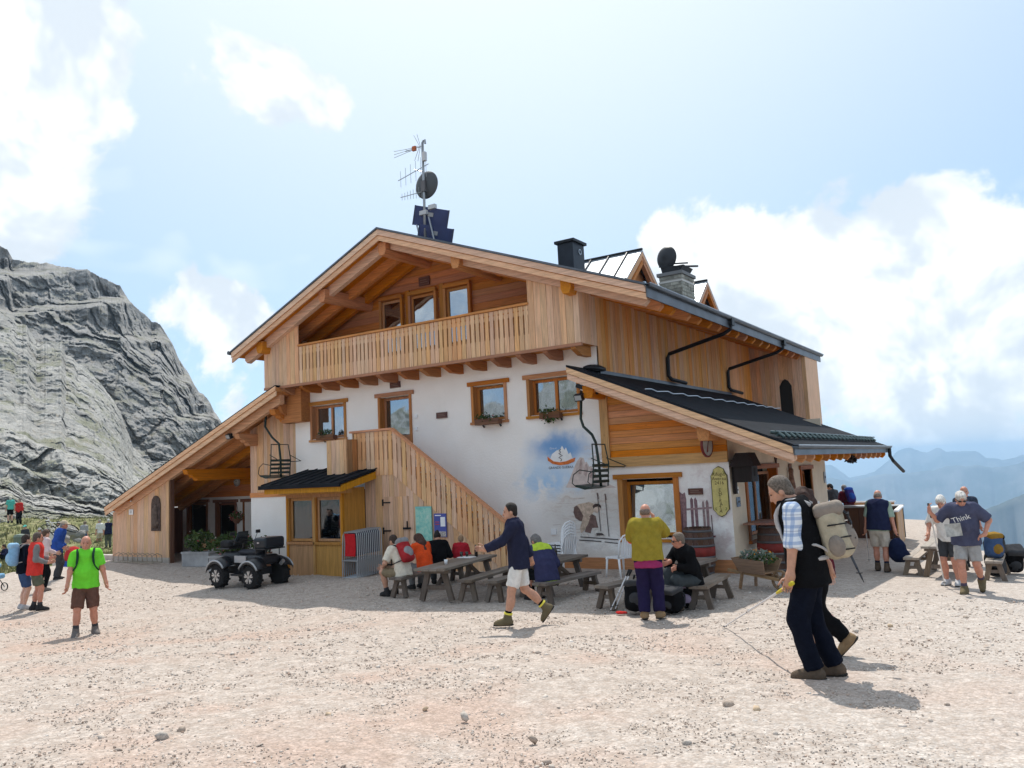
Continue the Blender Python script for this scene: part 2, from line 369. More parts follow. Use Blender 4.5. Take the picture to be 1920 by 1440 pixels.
near = np.clip((-0.4-gy)/1.0, 0, 1)*np.clip((60-Rr)/30, 0, 1)
gzz = gzz+bump*np.maximum(near, (gx < -23)*np.clip((90-Rr)/30, 0, 1)*4.0)
v, f = grid_mesh(np.stack([gx, gy, gzz], -1)); f = f[:, ::-1]
link('ground', np_mesh('ground', v, f, MG), kind='structure')

# --- loose gravel: real stones on the near half of the yard
ICO_V = []; _p = (1+5**.5)/2
for a, b in ((-1,_p),(1,_p),(-1,-_p),(1,-_p)): ICO_V += [(a,b,0)]
for a, b in ((-1,_p),(1,_p),(-1,-_p),(1,-_p)): ICO_V += [(0,a,b)]
for a, b in ((_p,-1),(_p,1),(-_p,-1),(-_p,1)): ICO_V += [(a,0,b)]
ICO_V = np.array(ICO_V)/math.hypot(1, _p)
ICO_F = np.array([(0,11,5),(0,5,1),(0,1,7),(0,7,10),(0,10,11),(1,5,9),(5,11,4),(11,10,2),(10,7,6),(7,1,8),(3,9,4),(3,4,2),(3,2,6),(3,6,8),(3,8,9),(4,9,5),(2,4,11),(6,2,10),(8,6,7),(9,8,1)])
def rocks(n, pos, size, rg, flat=0.6):
    """n faceted stones -> verts, faces"""
    V = np.repeat(ICO_V[None], n, 0)*(1+rg.normal(0, 0.20, (n, 12, 1)))
    V = V*np.stack([rg.uniform(0.8, 1.35, n), rg.uniform(0.65, 1.0, n), rg.uniform(flat*0.6, flat*1.3, n)], -1)[:, None]
    q = rg.normal(0, 1, (n, 4))*np.array([1, .25, .25, 1]); q /= np.linalg.norm(q, axis=1, keepdims=True); a, b, c, d = q.T
    M = np.stack([1-2*(c*c+d*d), 2*(b*c-a*d), 2*(b*d+a*c), 2*(b*c+a*d), 1-2*(b*b+d*d), 2*(c*d-a*b), 2*(b*d-a*c), 2*(c*d+a*b), 1-2*(b*b+c*c)], -1).reshape(n, 3, 3)
    V = np.einsum('nij,nkj->nki', M, V)*np.asarray(size)[:, None, None]+pos[:, None]
    F = ICO_F[None]+np.arange(n)[:, None, None]*12
    return V.reshape(-1, 3), F.reshape(-1, 3)
def stone_mat():
    m = bpy.data.materials.new('loose_stones'); m.use_nodes = True; t = NT(m.node_tree); t.n.clear()
    g = t.node('ShaderNodeNewGeometry'); r = g.outputs['Random Per Island']
    c = t.ramp(r, ((0.0, (0.34, 0.26, 0.21)), (0.12, (0.48, 0.39, 0.32)), (0.5, (0.58, 0.50, 0.43)), (0.8, (0.64, 0.57, 0.50)), (0.9, (0.52, 0.36, 0.27)), (1.0, (0.70, 0.66, 0.61))))
    c = t.mix(t.math('MULTIPLY', t.noise(g.outputs['Position'], 60, 3), 0.35), c, (0.34, 0.29, 0.25))
    p = t.node('ShaderNodeBsdfPrincipled'); t.set(p, 'Base Color', c); t.set(p, 'Roughness', 0.95); t.set(p, 'Specular IOR Level', 0.1)
    t.l.new(p.outputs[0], t.node('ShaderNodeOutputMaterial').inputs[0]); return m
MST = stone_mat()
rg = np.random.default_rng(11); N = 52000
rr = 3.6*(26/3.6)**(rg.random(N)**0.85); aa = c0+rg.uniform(-0.66, 0.66, N)
sx_ = CAM.x+rr*np.cos(aa); sy_ = CAM.y+rr*np.sin(aa)
size = 0.0035+0.010*rg.random(N)**4*np.clip(rr/8, .7, 1.5)+0.0035*rr/10; big_ = rg.random(N) < 0.005; size[big_] += rg.uniform(0.008, 0.022, big_.sum())
dens = vnoise(np.stack([sx_*0.6, sy_*0.6, sx_*0], -1)) > -0.55
keep = (sy_ < -1.2) & (dens | big_); sx_, sy_, size = sx_[keep], sy_[keep], size[keep]
bz = zg(sx_, sy_)+fbm(np.stack([sx_*0.55, sy_*0.55, sx_*0], -1), 4)*0.035
V_, F_ = rocks(len(sx_), np.stack([sx_, sy_, bz+size*0.15], -1), size, rg)
link('gravel', np_mesh('gravel', V_, F_, MST, smooth=False), kind='stuff', label='pale loose limestone gravel strewn over the yard', category='gravel')

# --- single stones one can point at
for i, (px, py, s, lab) in enumerate(((1670,1177,.075,'ochre angular stone lying alone beyond the vest hiker\'s shadow'),(1606,1186,.05,'small brown stone lying left of the ochre stone'),(1812,1160,.05,'dark flat stone on the gravel below the striding man'),
        (618,1345,.05,'dark brown stone in the left foreground gravel'),(305,1388,.06,'dark stone near the lower left of the yard'),(340,1374,.05,'grey stone beside the dark one, lower left of the yard'),(797,1332,.045,'small upright dark stone, centre foreground'),(872,1348,.06,'grey flat stone in the centre foreground'),(1365,1325,.07,'long grey-brown stone ahead of the vest hiker'),(1418,1335,.05,'rust-brown pebble ahead of the vest hiker'),(1288,1398,.05,'pale brown stone near the bottom edge, right of centre'),(1000,1390,.055,'lowest brown stone in the centre foreground'))):
    p = gpt(px, py); rv, rf = rocks(1, np.array([[0, 0, s*0.3]]), np.array([s*0.8]), np.random.default_rng(40+i), 0.75)
    o = link('stone', np_mesh('stone', rv, rf, mat('stone_%d' % (i % 3), ((.50,.38,.26),(.36,.29,.235),(.44,.39,.34))[0 if i == 0 else 1+i % 2], 0.95, noise=25, vary=0.25), smooth=False), loc=(p.x, p.y, p.z))
    o['label'] = lab; o['category'] = 'stone'; o['group'] = 'single stones on the gravel'

# ------------------------------------------------------------------ cliff behind, left
def rock_mat(name, tone, green=0.25):
    m = bpy.data.materials.new(name); m.use_nodes = True; t = NT(m.node_tree); t.n.clear()
    g = t.node('ShaderNodeNewGeometry'); pos = g.outputs['Position']; nz = t.node('ShaderNodeSeparateXYZ', ins={0: g.outputs['Normal']}).outputs[2]
    st = t.vmath('MULTIPLY', pos, (0.5, 0.5, 1.6))
    n1 = t.noise(st, 0.16, 8, 0.68, 0.6); n2 = t.noise(pos, 0.9, 6, 0.7); n3 = t.noise(t.vmath('MULTIPLY', pos, (1.4, 1.4, 0.12)), 0.35, 5, 0.6)
    c = t.ramp(n1, ((0.25, tuple(x*0.42 for x in tone)), (0.45, tuple(x*0.85 for x in tone)), (0.62, tone), (0.8, tuple(min(1, x*1.3) for x in tone))))
    c = t.mix(t.math('MULTIPLY', t.mapr(n2, 0.5, 0.75), 0.5), c, tuple(min(1, x*1.45) for x in tone))
    c = t.mix(t.math('MULTIPLY', t.mapr(n3, 0.56, 0.72), 0.50), c, (0.40, 0.32, 0.22))
    c = t.mix(t.math('MULTIPLY', t.mapr(n3, 0.44, 0.28), 0.50), c, (0.11, 0.115, 0.125))
    wpos = t.vmath('ADD', pos, t.vmath('SCALE', t.noise(pos, .5, 3, .6, out='Color')))
    ck = t.mapr(t.voro(t.vmath('MULTIPLY', wpos, (1, 1, .55)), .32, 'Distance', 'DISTANCE_TO_EDGE'), 0.0, 0.05, 1.0, 0.0)
    c = t.mix(t.math('MULTIPLY', ck, t.mapr(t.noise(pos, .12, 3, .6), .42, .6, 0.0, .75)), c, (0.05, 0.052, 0.058))
    gr = t.math('MULTIPLY', t.mapr(nz, 0.45, 0.8), t.mapr(t.noise(pos, 0.22, 5, 0.6), 0.48, 0.62))
    c = t.mix(t.math('MULTIPLY', gr, green), c, (0.16, 0.17, 0.06))
    p = t.node('ShaderNodeBsdfPrincipled'); t.set(p, 'Base Color', c); t.set(p, 'Roughness', 0.95); t.set(p, 'Specular IOR Level', 0.1)
    hgt = t.noise(st, 1.3, 6, 0.7)
    b = t.node('ShaderNodeBump'); t.set(b, 'Height', hgt); t.set(b, 'Strength', 1.0); t.set(b, 'Distance', 0.9); t.set(p, 'Normal', b.outputs[0])
    t.l.new(p.outputs[0], t.node('ShaderNodeOutputMaterial').inputs[0]); return m
MR1, MR2 = rock_mat('limestone_wall', (0.385, 0.372, 0.352), 0.28), rock_mat('limestone_ramp', (0.48, 0.465, 0.43), 0.5)
def cliff(name, sil, ybase, prof, m, seed, steps, dip, amp, nx=400, nt=320, stairw=0.7, col=6.0, rough=1.0, mask=(0, 0)):
    """rock face: sil = crest as photo pixels, prof = [(height share, metres from the camera)]; ledges step back along dipping strata"""
    xs = np.concatenate([np.linspace(sil[0][0], -30, 40)[:-1], np.linspace(-30, sil[-1][0], nx)]); nx = len(xs); ys = np.interp(xs, [p[0] for p in sil], [p[1] for p in sil])
    ys = ys+fbm(np.stack([xs*0.06, xs*0+seed, xs*0], -1), 5)*4.5
    yb = np.interp(xs, [p[0] for p in ybase], [p[1] for p in ybase])
    t = np.concatenate([np.linspace(0, 1, nt), 1+np.linspace(0, 1, 10)[1:]]); TT = np.clip(t, 0, 1)
    PY = yb[:, None]+(ys-yb)[:, None]*TT[None]; PX = np.repeat(xs[:, None], len(t), 1)
    D = np.array(_r)*((PX-960)/FPX)[..., None]-np.array(_u)*((PY-720)/FPX)[..., None]+np.array(_f); D = D/np.linalg.norm(D[..., :2], axis=-1, keepdims=True)
    pt, pd = [p[0] for p in prof], [p[1] for p in prof]
    d0, d1 = pd[0], pd[-1]; ref = np.array(CAM)+D*(0.5*(d0+d1))
    lo_ = np.stack([ref[..., 0]/30, ref[..., 1]/30, ref[..., 2]/30], -1)
    u = (950-PY)/500.0+dip*(PX-200)/500.0+0.020*fbm(lo_*0.9+seed, 2)+0.006*fbm(lo_*6+seed, 3)
    def stair(u, n, a=.74): k = np.floor(u*n); f_ = u*n-k; e = np.clip((f_-a)/(1-a), 0, 1); return (k+e*e*(3-2*e))/n
    us = stair(u, steps); us2 = stair(u+0.022*fbm(lo_*4+seed, 3), steps*3.1, .6)
    brk = np.clip(0.55+1.2*vnoise(lo_*1.7+seed*5), 0, 1)
    sft = np.clip((TT-mask[0])/max(mask[1]-mask[0], 1e-6), 0, 1)[None] if mask[1] > 0 else 0.0
    du = ((us-u)*stairw+(us2-u)*0.30*np.clip(0.3+1.5*vnoise(lo_*3+9), 0, 1))*brk*(1-.8*sft)*500                        # in pixels of height: turn into a shift along the slope
    hgt = np.maximum(yb-ys, 30)[:, None]
    tt = np.clip(TT[None]+du/hgt, -.05, 1.05); dist = np.interp(tt, pt, pd)
    P = np.array(CAM)+D*dist[..., None]
    if mask[1] > 0: soft = np.clip((TT-mask[0])/(mask[1]-mask[0]), 0, 1)[None]
    else: soft = np.zeros_like(TT)[None]
    g = (1-0.82*soft)
    w1, c1 = worley(P/np.array([col, col, col*2.6])+seed+0.10*fbm(P/col*.7, 3)[..., None]); w2, c2 = worley(P/np.array([col*.36, col*.36, col*.55])+seed*2+0.10*fbm(P/col*2, 3)[..., None])
    disp = amp*(1.6*fbm(P/(col*4.5)+seed, 3)+g*(1.0*(w1**2-.35)+0.9*(c1-.5)+0.40*(w2**2-.3)+0.42*(c2-.5))+0.20*rough*fbm(P/2.6, 5, .6)+0.17*rough*(worley(P/np.array([1.7, 1.7, 1.3])+.06*fbm(P/2, 2)[..., None])[1]-.5))
    disp = disp*(np.clip(1.0-TT, 0, .06)/.06*.8+.2)[None]*(np.clip(TT, 0, .05)/.05)[None]
    back = np.clip(t-1, 0, 1); scr = soft*np.clip(1.15-TT, 0, 1)[None]; Q = P.copy(); P = np.array(CAM)+D*(dist+disp*(1-.93*scr)+back[None]*(d1*0.5))[..., None]
    P[..., 2] += scr*(1.1*fbm(Q/9, 3)+.45*fbm(Q/2.4, 4, .6)+.5*(worley(Q/np.array([2.6, 2.6, 2.6]))[1]-.5)*np.clip(vnoise(Q/6)*2, 0, 1))
    P[..., 2] -= back[None]*(d1*0.10)
    v, f = grid_mesh(P); link(name, np_mesh(name, v, f, m), kind='structure')
cliff('cliff', [(-700,380),(-300,420),(-120,455),(0,462),(14,468),(24,486),(48,487),(100,494),(160,505),(180,516),(225,535),(240,560),(262,583),(285,600),(302,615),(325,645),(345,690),(370,730),(395,755),(410,782),(440,830),(480,900),(520,960)], [(-700,1000),(520,1000)], [(0,125),(.35,160),(.7,178),(1,245)], MR1, 1.7, 6.5, -0.10, 5.0, nt=330, col=11)
cliff('cliff_ramp', [(-700,500),(-200,560),(0,585),(50,610),(70,640),(115,640),(124,665),(175,705),(205,735),(228,775),(250,835),(285,868),(320,900),(360,950),(400,990)], [(-700,1005),(400,1000)], [(0,86),(.30,93),(.42,98),(1,160)], MR2, 4.2, 7.0, 0.55, 3.2, nx=460, nt=320, stairw=.45, col=7, rough=1.6, mask=(.40, .52))
cliff('cliff_foot', [(-700,850),(-100,860),(0,890),(40,912),(80,930),(130,938),(175,948),(215,962),(240,972),(270,988)], [(-700,1010),(270,1006)], [(0,64),(.5,70),(1,82)], MR2, 8.1, 9.0, 0.5, 1.8, nx=340, nt=140, stairw=.35, col=3.4, rough=2.2)

# rocky hill behind the photographer: it stands mirrored in the panes
gu, gv = np.meshgrid(np.linspace(-1, 1, 90), np.linspace(-1, 1, 90), indexing='ij'); hr_ = np.clip(1-np.hypot(gu, gv), 0, 1)
hx_ = -62+75*gu; hy_ = -118+62*gv; hh_ = np.stack([hx_, hy_, hx_*0], -1)
hzv = -3+20*hr_**.8*(1+.35*fbm(hh_/30, 4))+4*fbm(hh_/9, 5)*hr_+2.5*worley(hh_/6)[1]*hr_
v, f = grid_mesh(np.stack([hx_, hy_, hzv], -1)); link('rock_hill', np_mesh('rock_hill', v, f[:, ::-1], MR2), kind='structure')

# ------------------------------------------------------------------ far ranges across the valley
def far_mat():
    m = bpy.data.materials.new('far_forest_and_rock'); m.use_nodes = True; t = NT(m.node_tree); t.n.clear()
    pos = t.node('ShaderNodeNewGeometry').outputs['Position']
    c = t.mix(t.mapr(t.noise(pos, 0.004, 6, 0.6), 0.35, 0.65), (0.035, 0.05, 0.03), (0.17, 0.165, 0.15))
    p = t.node('ShaderNodeBsdfPrincipled'); t.set(p, 'Base Color', c); t.set(p, 'Roughness', 1.0); t.set(p, 'Specular IOR Level', 0.0)
    t.l.new(p.outputs[0], t.node('ShaderNodeOutputMaterial').inputs[0]); return m
MF = far_mat()
def ridge(sil, d, seed, jag):
    xs = np.linspace(sil[0][0], sil[-1][0], 420); ys = np.interp(xs, [p[0] for p in sil], [p[1] for p in sil])+fbm(np.stack([xs*0.03, xs*0+seed, xs*0], -1), 6, 0.55)*jag
    rx, ry, rz = np.array(_r), np.array(_u), np.array(_f)
    D = rx*((xs-960)/FPX)[:, None]-ry*((ys-720)/FPX)[:, None]+rz; D = D/np.linalg.norm(D[:, :2], axis=1, keepdims=True)
    top = np.array(CAM)+D*d; n = 60; t = np.linspace(0, 1, n)
    P = np.zeros((len(xs), n, 3)); zb = -1250.0
    for j, tt in enumerate(t):
        z = top[:, 2]+(zb-top[:, 2])*tt**0.9; k = 1-0.42*tt
        P[:, j, 0] = CAM.x+D[:, 0]*d*k; P[:, j, 1] = CAM.y+D[:, 1]*d*k; P[:, j, 2] = z
    g = fbm(np.stack([xs[:, None]*0.02+0*t[None], t[None]*1.2+0*xs[:, None], 0*xs[:, None]+0*t[None]+seed], -1), 5)*d*0.045*np.clip(t*6, 0, 1)[None]
    P[..., 0] += D[:, None, 0]*g; P[..., 1] += D[:, None, 1]*g
    bk = top.copy(); bk += D*np.array([1, 1, 0])*d*0.3; bk[:, 2] = zb
    P = np.concatenate([bk[:, None], P], 1)
    v, f = grid_mesh(P); link('far_range', np_mesh('far_range', v, f[:, ::-1], MF), kind='structure')
ridge([(1250,900),(1400,885),(1500,880),(1545,874),(1560,874),(1580,887),(1592,895),(1640,884),(1668,862),(1682,846),(1705,840),(1740,846),(1757,838),(1775,846),(1805,843),(1830,845),(1850,858),(1880,862),(1930,850),(2100,840),(2400,860)], 10500, 2.0, 3.0)
ridge([(1250,930),(1500,905),(1560,893),(1600,903),(1660,890),(1750,884),(1790,872),(1860,876),(1900,870),(1940,862),(2100,850),(2400,880)], 7600, 5.0, 3.0)
ridge([(1250,990),(1500,985),(1600,992),(1690,998),(1725,1003),(1750,992),(1800,968),(1850,952),(1900,932),(1960,915),(2100,890),(2400,880)], 3500, 9.0, 3.5)
# valley air
hz = MB(); hz.box((-14000, -3000, -1300), (13000, 14500, 112))
hm = bpy.data.materials.new('valley_haze'); hm.use_nodes = True; t = NT(hm.node_tree); t.n.clear()
pv = t.node('ShaderNodeVolumePrincipled', ins={'Color': (0.50, 0.74, 1.0), 'Density': 1.7e-4, 'Anisotropy': 0.35})
t.l.new(pv.outputs[0], t.node('ShaderNodeOutputMaterial').inputs['Volume'])
hz.build('haze', hm, kind='stuff', label='pale blue mountain haze filling the valley air', category='haze')
# ------------------------------------------------------------------ the hut
LARCH = (0.68, 0.415, 0.24); PINK = (0.72, 0.45, 0.28); ORANGE = (0.58, 0.215, 0.04); BROWN = (0.36, 0.155, 0.055)
W_v, W_hx, W_hy = wood('larch_boards_upright', LARCH, 'z', rnd=.13, grey=.10), wood('larch_boards_level', (0.62, 0.24, 0.06), 'x', rnd=.12), wood('larch_beam_deep', ORANGE, 'y', rnd=0.12)
W_fx = wood('larch_fascia', PINK, 'x', rnd=0.10, knots=0.35); W_sof = wood('larch_soffit', ORANGE, 'x', rnd=0.12); W_or = wood('orange_glazed_wood', (0.48, 0.235, 0.05), 'z', rnd=0.1, knots=0.2)
W_tr = wood('window_trim_wood', (0.48, 0.20, 0.06), 'z', rnd=0.12, knots=0.25); W_trx = wood('lintel_wood', (0.48, 0.20, 0.06), 'x', rnd=0.12, knots=0.25)
W_gab = wood('gable_boards', (0.52, 0.17, 0.03), 'x', rnd=0.10); W_dk = wood('dark_stained_wood', (0.10, 0.045, 0.025), 'z', rnd=0.15)
M_roof = mat('dark_roof_metal', (0.014, 0.016, 0.020), 0.8, metal=0.0, spec=0.08, vary=0.25, noise=3.0); M_gut = mat('zinc_grey_gutter', (0.115, 0.125, 0.14), 0.42, metal=0.7, vary=0.2, noise=2.0)
M_blk = mat('black_metal', (0.018, 0.018, 0.02), 0.45, metal=0.3); M_gl = glass('window_glass'); M_gl2 = glass('window_glass_dark', refl=0.08)
M_cur = mat('curtain_cloth', (0.72, 0.72, 0.74), 0.9, noise=6, vary=0.1); M_dark = mat('interior_shade_paint', (0.02, 0.018, 0.016), 0.9)  # near-black colour stands in for the shade of unlit rooms
def plaster_mat():
    m = bpy.data.materials.new('white_plaster_with_mural'); m.use_nodes = True; t = NT(m.node_tree); t.n.clear()
    pos = t.node('ShaderNodeNewGeometry').outputs['Position']
    n = t.noise(pos, 1.1, 5, 0.6); c = t.mix(t.mapr(n, 0.3, 0.75), (0.85, 0.81, 0.76), (0.90, 0.87, 0.83))
    c = t.mix(t.math('MULTIPLY', t.mapr(t.noise(t.vmath('MULTIPLY', pos, (5, 5, 0.6)), 1.0, 4, 0.6), 0.56, 0.8), 0.14), c, (0.66, 0.60, 0.54))
    szz_ = t.node('ShaderNodeSeparateXYZ', ins={0: pos}).outputs[2]
    c = t.mix(t.math('MULTIPLY', t.mapr(t.math('ADD', szz_, t.math('MULTIPLY', t.noise(pos, 3.5, 5, .65), -.55)), 0.05, 0.32, 1.0, 0.0), 0.45), c, (0.50, 0.43, 0.36))
    wv = t.vmath('SCALE', t.vmath('SUBTRACT', t.noise(pos, 2.2, 4, 0.6, out='Color'), (0.5, 0.5, 0.5))); wv.node.inputs['Scale'].default_value = 0.55
    wp = t.vmath('ADD', pos, wv)
    def patch(px, py, rx, ry, soft, col, amt, tex=None):
        nonlocal c
        p = at(px, py, 'y', 0); k = p.y-CAM.y; sxx = abs(at(px+10, py, 'y', 0).x-p.x)/10; szz = abs(at(px, py+10, 'y', 0).z-p.z)/10
        d = t.vmath('LENGTH', t.vmath('MULTIPLY', t.vmath('SUBTRACT', wp, (p.x, 0, p.z)), (1/(rx*sxx), 0, 1/(ry*szz))))
        f = t.mapr(d, 1-soft, 1+soft*0.6, amt, 0.0)
        if tex: f = t.math('MULTIPLY', f, tex)
        c = t.mix(f, c, col)
    strk = t.mapr(t.noise(t.vmath('MULTIPLY', wp, (1.2, 1, 7.0)), 1.6, 5, 0.65), 0.46, 0.66)
    cl = t.mapr(t.noise(wp, 3.0, 4, 0.6), 0.34, 0.62)
    patch(1052, 862, 66, 54, 0.85, (0.42, 0.58, 0.76), 0.6); patch(1050, 838, 56, 26, 0.85, (0.13, 0.31, 0.60), 0.9); patch(1020, 905, 50, 28, 0.9, (0.30, 0.54, 0.80), 0.8, cl)
    patch(1085, 905, 24, 22, 0.6, (0.40, 0.60, 0.80), 0.6); patch(1010, 880, 26, 26, 0.8, (0.55, 0.68, 0.80), 0.5)
    patch(1105, 965, 95, 55, 0.5, (0.60, 0.555, 0.51), 0.7); patch(1100, 950, 80, 40, 0.6, (0.50, 0.38, 0.31), 0.55, strk); patch(1110, 1010, 85, 30, 0.6, (0.55, 0.50, 0.47), 0.6, strk)
    patch(1120, 870, 26, 45, 0.5, (0.58, 0.47, 0.42), 0.75, strk)
    patch(1330, 930, 52, 75, 0.6, (0.56, 0.42, 0.40), 0.55, cl); patch(1355, 1010, 22, 45, 0.6, (0.50, 0.37, 0.35), 0.55, cl)
    p = t.node('ShaderNodeBsdfPrincipled'); t.set(p, 'Base Color', c); t.set(p, 'Roughness', 0.92); t.set(p, 'Specular IOR Level', 0.15)
    b = t.node('ShaderNodeBump'); t.set(b, 'Height', t.noise(pos, 18, 5, 0.65)); t.set(b, 'Strength', 0.4); t.set(b, 'Distance', 0.03); t.set(p, 'Normal', b.outputs[0])
    t.l.new(p.outputs[0], t.node('ShaderNodeOutputMaterial').inputs[0]); return m
M_pl = plaster_mat(); M_be = mat('cream_plaster', (0.68, 0.575, 0.44), 0.92, spec=0.15, vary=0.08, noise=1.5, bump=(18, 0.2))

HUT = thing('mountain_hut', 'timber and white plaster mountain hut with balcony gable and mural', 'mountain hut', (0, 0, 0))
XS = -2.86                                                     # right side of the main block
AP, LE, RE = (-8.34, 8.69), (-14.24, 6.18), (-1.03, 5.97); YF = -1.3; YB = 13.9
SLR = (AP[1]-RE[1])/(RE[0]-AP[0]); SLL = (AP[1]-LE[1])/(AP[0]-LE[0])
def zroof(x): return AP[1]-(x-AP[0])*SLR if x > AP[0] else AP[1]-(AP[0]-x)*SLL
def slab(mb, pts, dz0, dz1, y0, y1):
    """strip following the roof line pts [(x,z)..], from dz0 to dz1 below it, y0..y1"""
    top = [(x, y0, z+dz0) for x, z in pts]; bot = [(x, y0, z+dz1) for x, z in reversed(pts)]
    return mb.prism(top+bot, (0, y1-y0, 0))
def wall(mb, x0, x1, z0, z1, holes, th, y=0.0):
    xs = sorted({x0, x1, *[h[0] for h in holes], *[h[1] for h in holes]}); zs = sorted({z0, z1, *[h[2] for h in holes], *[h[3] for h in holes]})
    xs = [x for x in xs if x0 <= x <= x1]; zs = [z for z in zs if z0 <= z <= z1]
    for a, b in zip(xs, xs[1:]):
        for c, d in zip(zs, zs[1:]):
            if not any(h[0] <= (a+b)/2 <= h[1] and h[2] <= (c+d)/2 <= h[3] for h in holes): mb.add([(a,y,c),(b,y,c),(b,y,d),(a,y,d)], [(0,1,2,3)])
    for a, b, c, d in holes:
        mb.add([(a,y,c),(a,y+th,c),(a,y+th,d),(a,y,d)], [(0,3,2,1)]); mb.add([(b,y,c),(b,y+th,c),(b,y+th,d),(b,y,d)], [(0,1,2,3)])
        mb.add([(a,y,d),(b,y,d),(b,y+th,d),(a,y+th,d)], [(0,1,2,3)]); mb.add([(a,y,c),(b,y,c),(b,y+th,c),(a,y+th,c)], [(0,3,2,1)])
SIDE = Matrix(((0,-1,0,0),(1,0,0,0),(0,0,1,0),(0,0,0,1)))      # front-wall coordinates -> wall facing +x
def xf(mb, M):
    mb.v = [tuple(M @ Vector(v)) for v in mb.v]; return mb
def window(x0, x1, z0, z1, y=0.0, n=1, M=None, door=0.0, curtain=None, gl=None, tw=0.075, dep=0.16, lint=True, wood_=None, name='window'):
    """outer edge of the trim x0..x1, z0..z1; sash set back in the opening"""
    I = M or Matrix.Identity(4); wt, wx = wood_ or (W_tr, W_trx)
    a, b, c, d = x0+tw, x1-tw, z0+tw*0.8, z1-tw; yi = y+dep; s = 0.065
    m = MB()
    for p, q in (((a, yi, c), (a+s, yi+.06, d)), ((b-s, yi, c), (b, yi+.06, d)), ((a+s, yi, d-s), (b-s, yi+.06, d)), ((a+s, yi, c), (b-s, yi+.06, c+s+door))): m.box(p, q)
    for k in range(1, n): xm = a+(b-a)*k/n; m.box((xm-.04, yi-.004, c+s+door), (xm+.04, yi+.064, d-s))
    wdw = xf(m, I).build(name, wt, HUT)
    for i, (p, q) in enumerate((((x0, y-.035, z0), (a, y+dep+.03, z1-.05)), ((b, y-.035, z0), (x1, y+dep+.03, z1-.05)))): xf(MB().box(p, q), I).build('jamb_trim', wt, wdw)
    e = 0.09 if lint else 0.0
    xf(MB().box((x0-e, y-.06, z1-.05), (x1+e, y+.02, z1+.055)), I).build('lintel', wx, wdw)
    if not door: xf(MB().box((x0-.03, y-.07, z0-.03), (x1+.03, y+dep+.03, z0+.035)), I).build('sill', wx, wdw)
    for k in range(n):
        u0 = a+(b-a)*k/n+(s if k == 0 else .04); u1 = a+(b-a)*(k+1)/n-(s if k == n-1 else .04)
        xf(MB().box((u0, yi+.025, c+s+door), (u1, yi+.033, d-s)), I).build('pane', gl or M_gl, wdw)
    if curtain:
        g = MB(); nn = 26; zt = d-s; zb = c+s+door
        for (f0, f1, f2) in curtain:
            P = np.array([[(a+(b-a)*(f0+(f1-f0)*(i/nn)*(1 if r == 0 else f2)), yi+.10+.018*math.sin(i*1.9), zt if r == 0 else zb) for r in (0, 1)] for i in range(nn+1)])
            vv, ff = grid_mesh(P); g.add(vv, [tuple(q) for q in ff])
        xf(g, I).build('curtain', M_cur, wdw)
    return wdw
def X(px, py, y=0.0): return at(px, py, 'y', y).x
def Z(px, py, y=0.0): return at(px, py, 'y', y).z

# --- white front wall with its openings
wins = {'a': (-12.34, -10.90, 3.42, 4.50), 'd': (-9.67, -8.48, 2.50, 4.50), 'b': (-6.50, -5.42, 3.50, 4.50), 'c': (-4.83, -3.38, 3.52, 4.50), 'e': (-2.56, -1.12, 0.62, 2.02)}
holes = [(a+.07, b-.07, c+.05 if k != 'd' else c, d-.06) for k, (a, b, c, d) in wins.items()]
m = MB(); wall(m, -13.0, XS, -0.3, 5.12, [h for h in holes if h[0] < XS-.1], .34); wall(m, XS, 0.0, -0.3, 2.24, [holes[-1]], .34)
m.build('front_wall', M_pl, HUT)
window(*wins['a'], n=2, curtain=[(0.02, .45, .6), (.98, .55, .6)]); window(*wins['b'], n=1, curtain=[(0.0, .5, .75)]); window(*wins['c'], n=2, curtain=[(0.02, .5, .8), (.98, .55, .55)])
dr = window(*wins['d'], n=1, door=0.75, curtain=[(0.02, .98, 1.0)], name='upper_door'); MB().box((-8.66, .10, 3.42), (-8.60, .16, 3.56)).build('handle', M_blk, dr)
wde = window(*wins['e'], n=1, gl=glass('window_glass_bright', refl=.8), tw=0.12, dep=0.2)
for o_ in wde.children:
    if o_.name.startswith('pane'):                                # pane leaned inside its upright frame, shaped to mirror hill and sky
        for v_ in o_.data.vertices: v_.co.y -= (v_.co.z-.75)*-math.tan(R_(4.5))
# skirting board of dark larch along the foot of the wall
m = MB(); m.box((-4.6, -.03, -.12), (.03, -.002, .24)); m.build('skirting_board', W_trx, HUT)
m = MB(); m.box((.002, -.03, -.2), (.03, 8.5, .24)); m.build('skirting_board', W_hy, HUT)
# closed shell behind
m = MB(); m.box((-12.9, 13.0, -.5), (XS, 13.2, 6.4)); m.box((-13.02, .002, 1.9), (-12.9, 13.0, 6.3)); m.build('back_wall', W_v, HUT)
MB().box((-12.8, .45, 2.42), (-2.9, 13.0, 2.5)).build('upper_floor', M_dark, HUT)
MB().box((-12.8, 3.0, -.2), (-2.95, 3.06, 4.9)).build('inner_wall', M_dark, HUT); MB().box((-2.95, 4.2, -.2), (-.4, 4.26, 2.6)).build('inner_wall', M_dark, HUT); MB().box((-12.8, .5, 4.95), (-3.0, 13.0, 5.0)).build('attic_floor', M_dark, HUT)

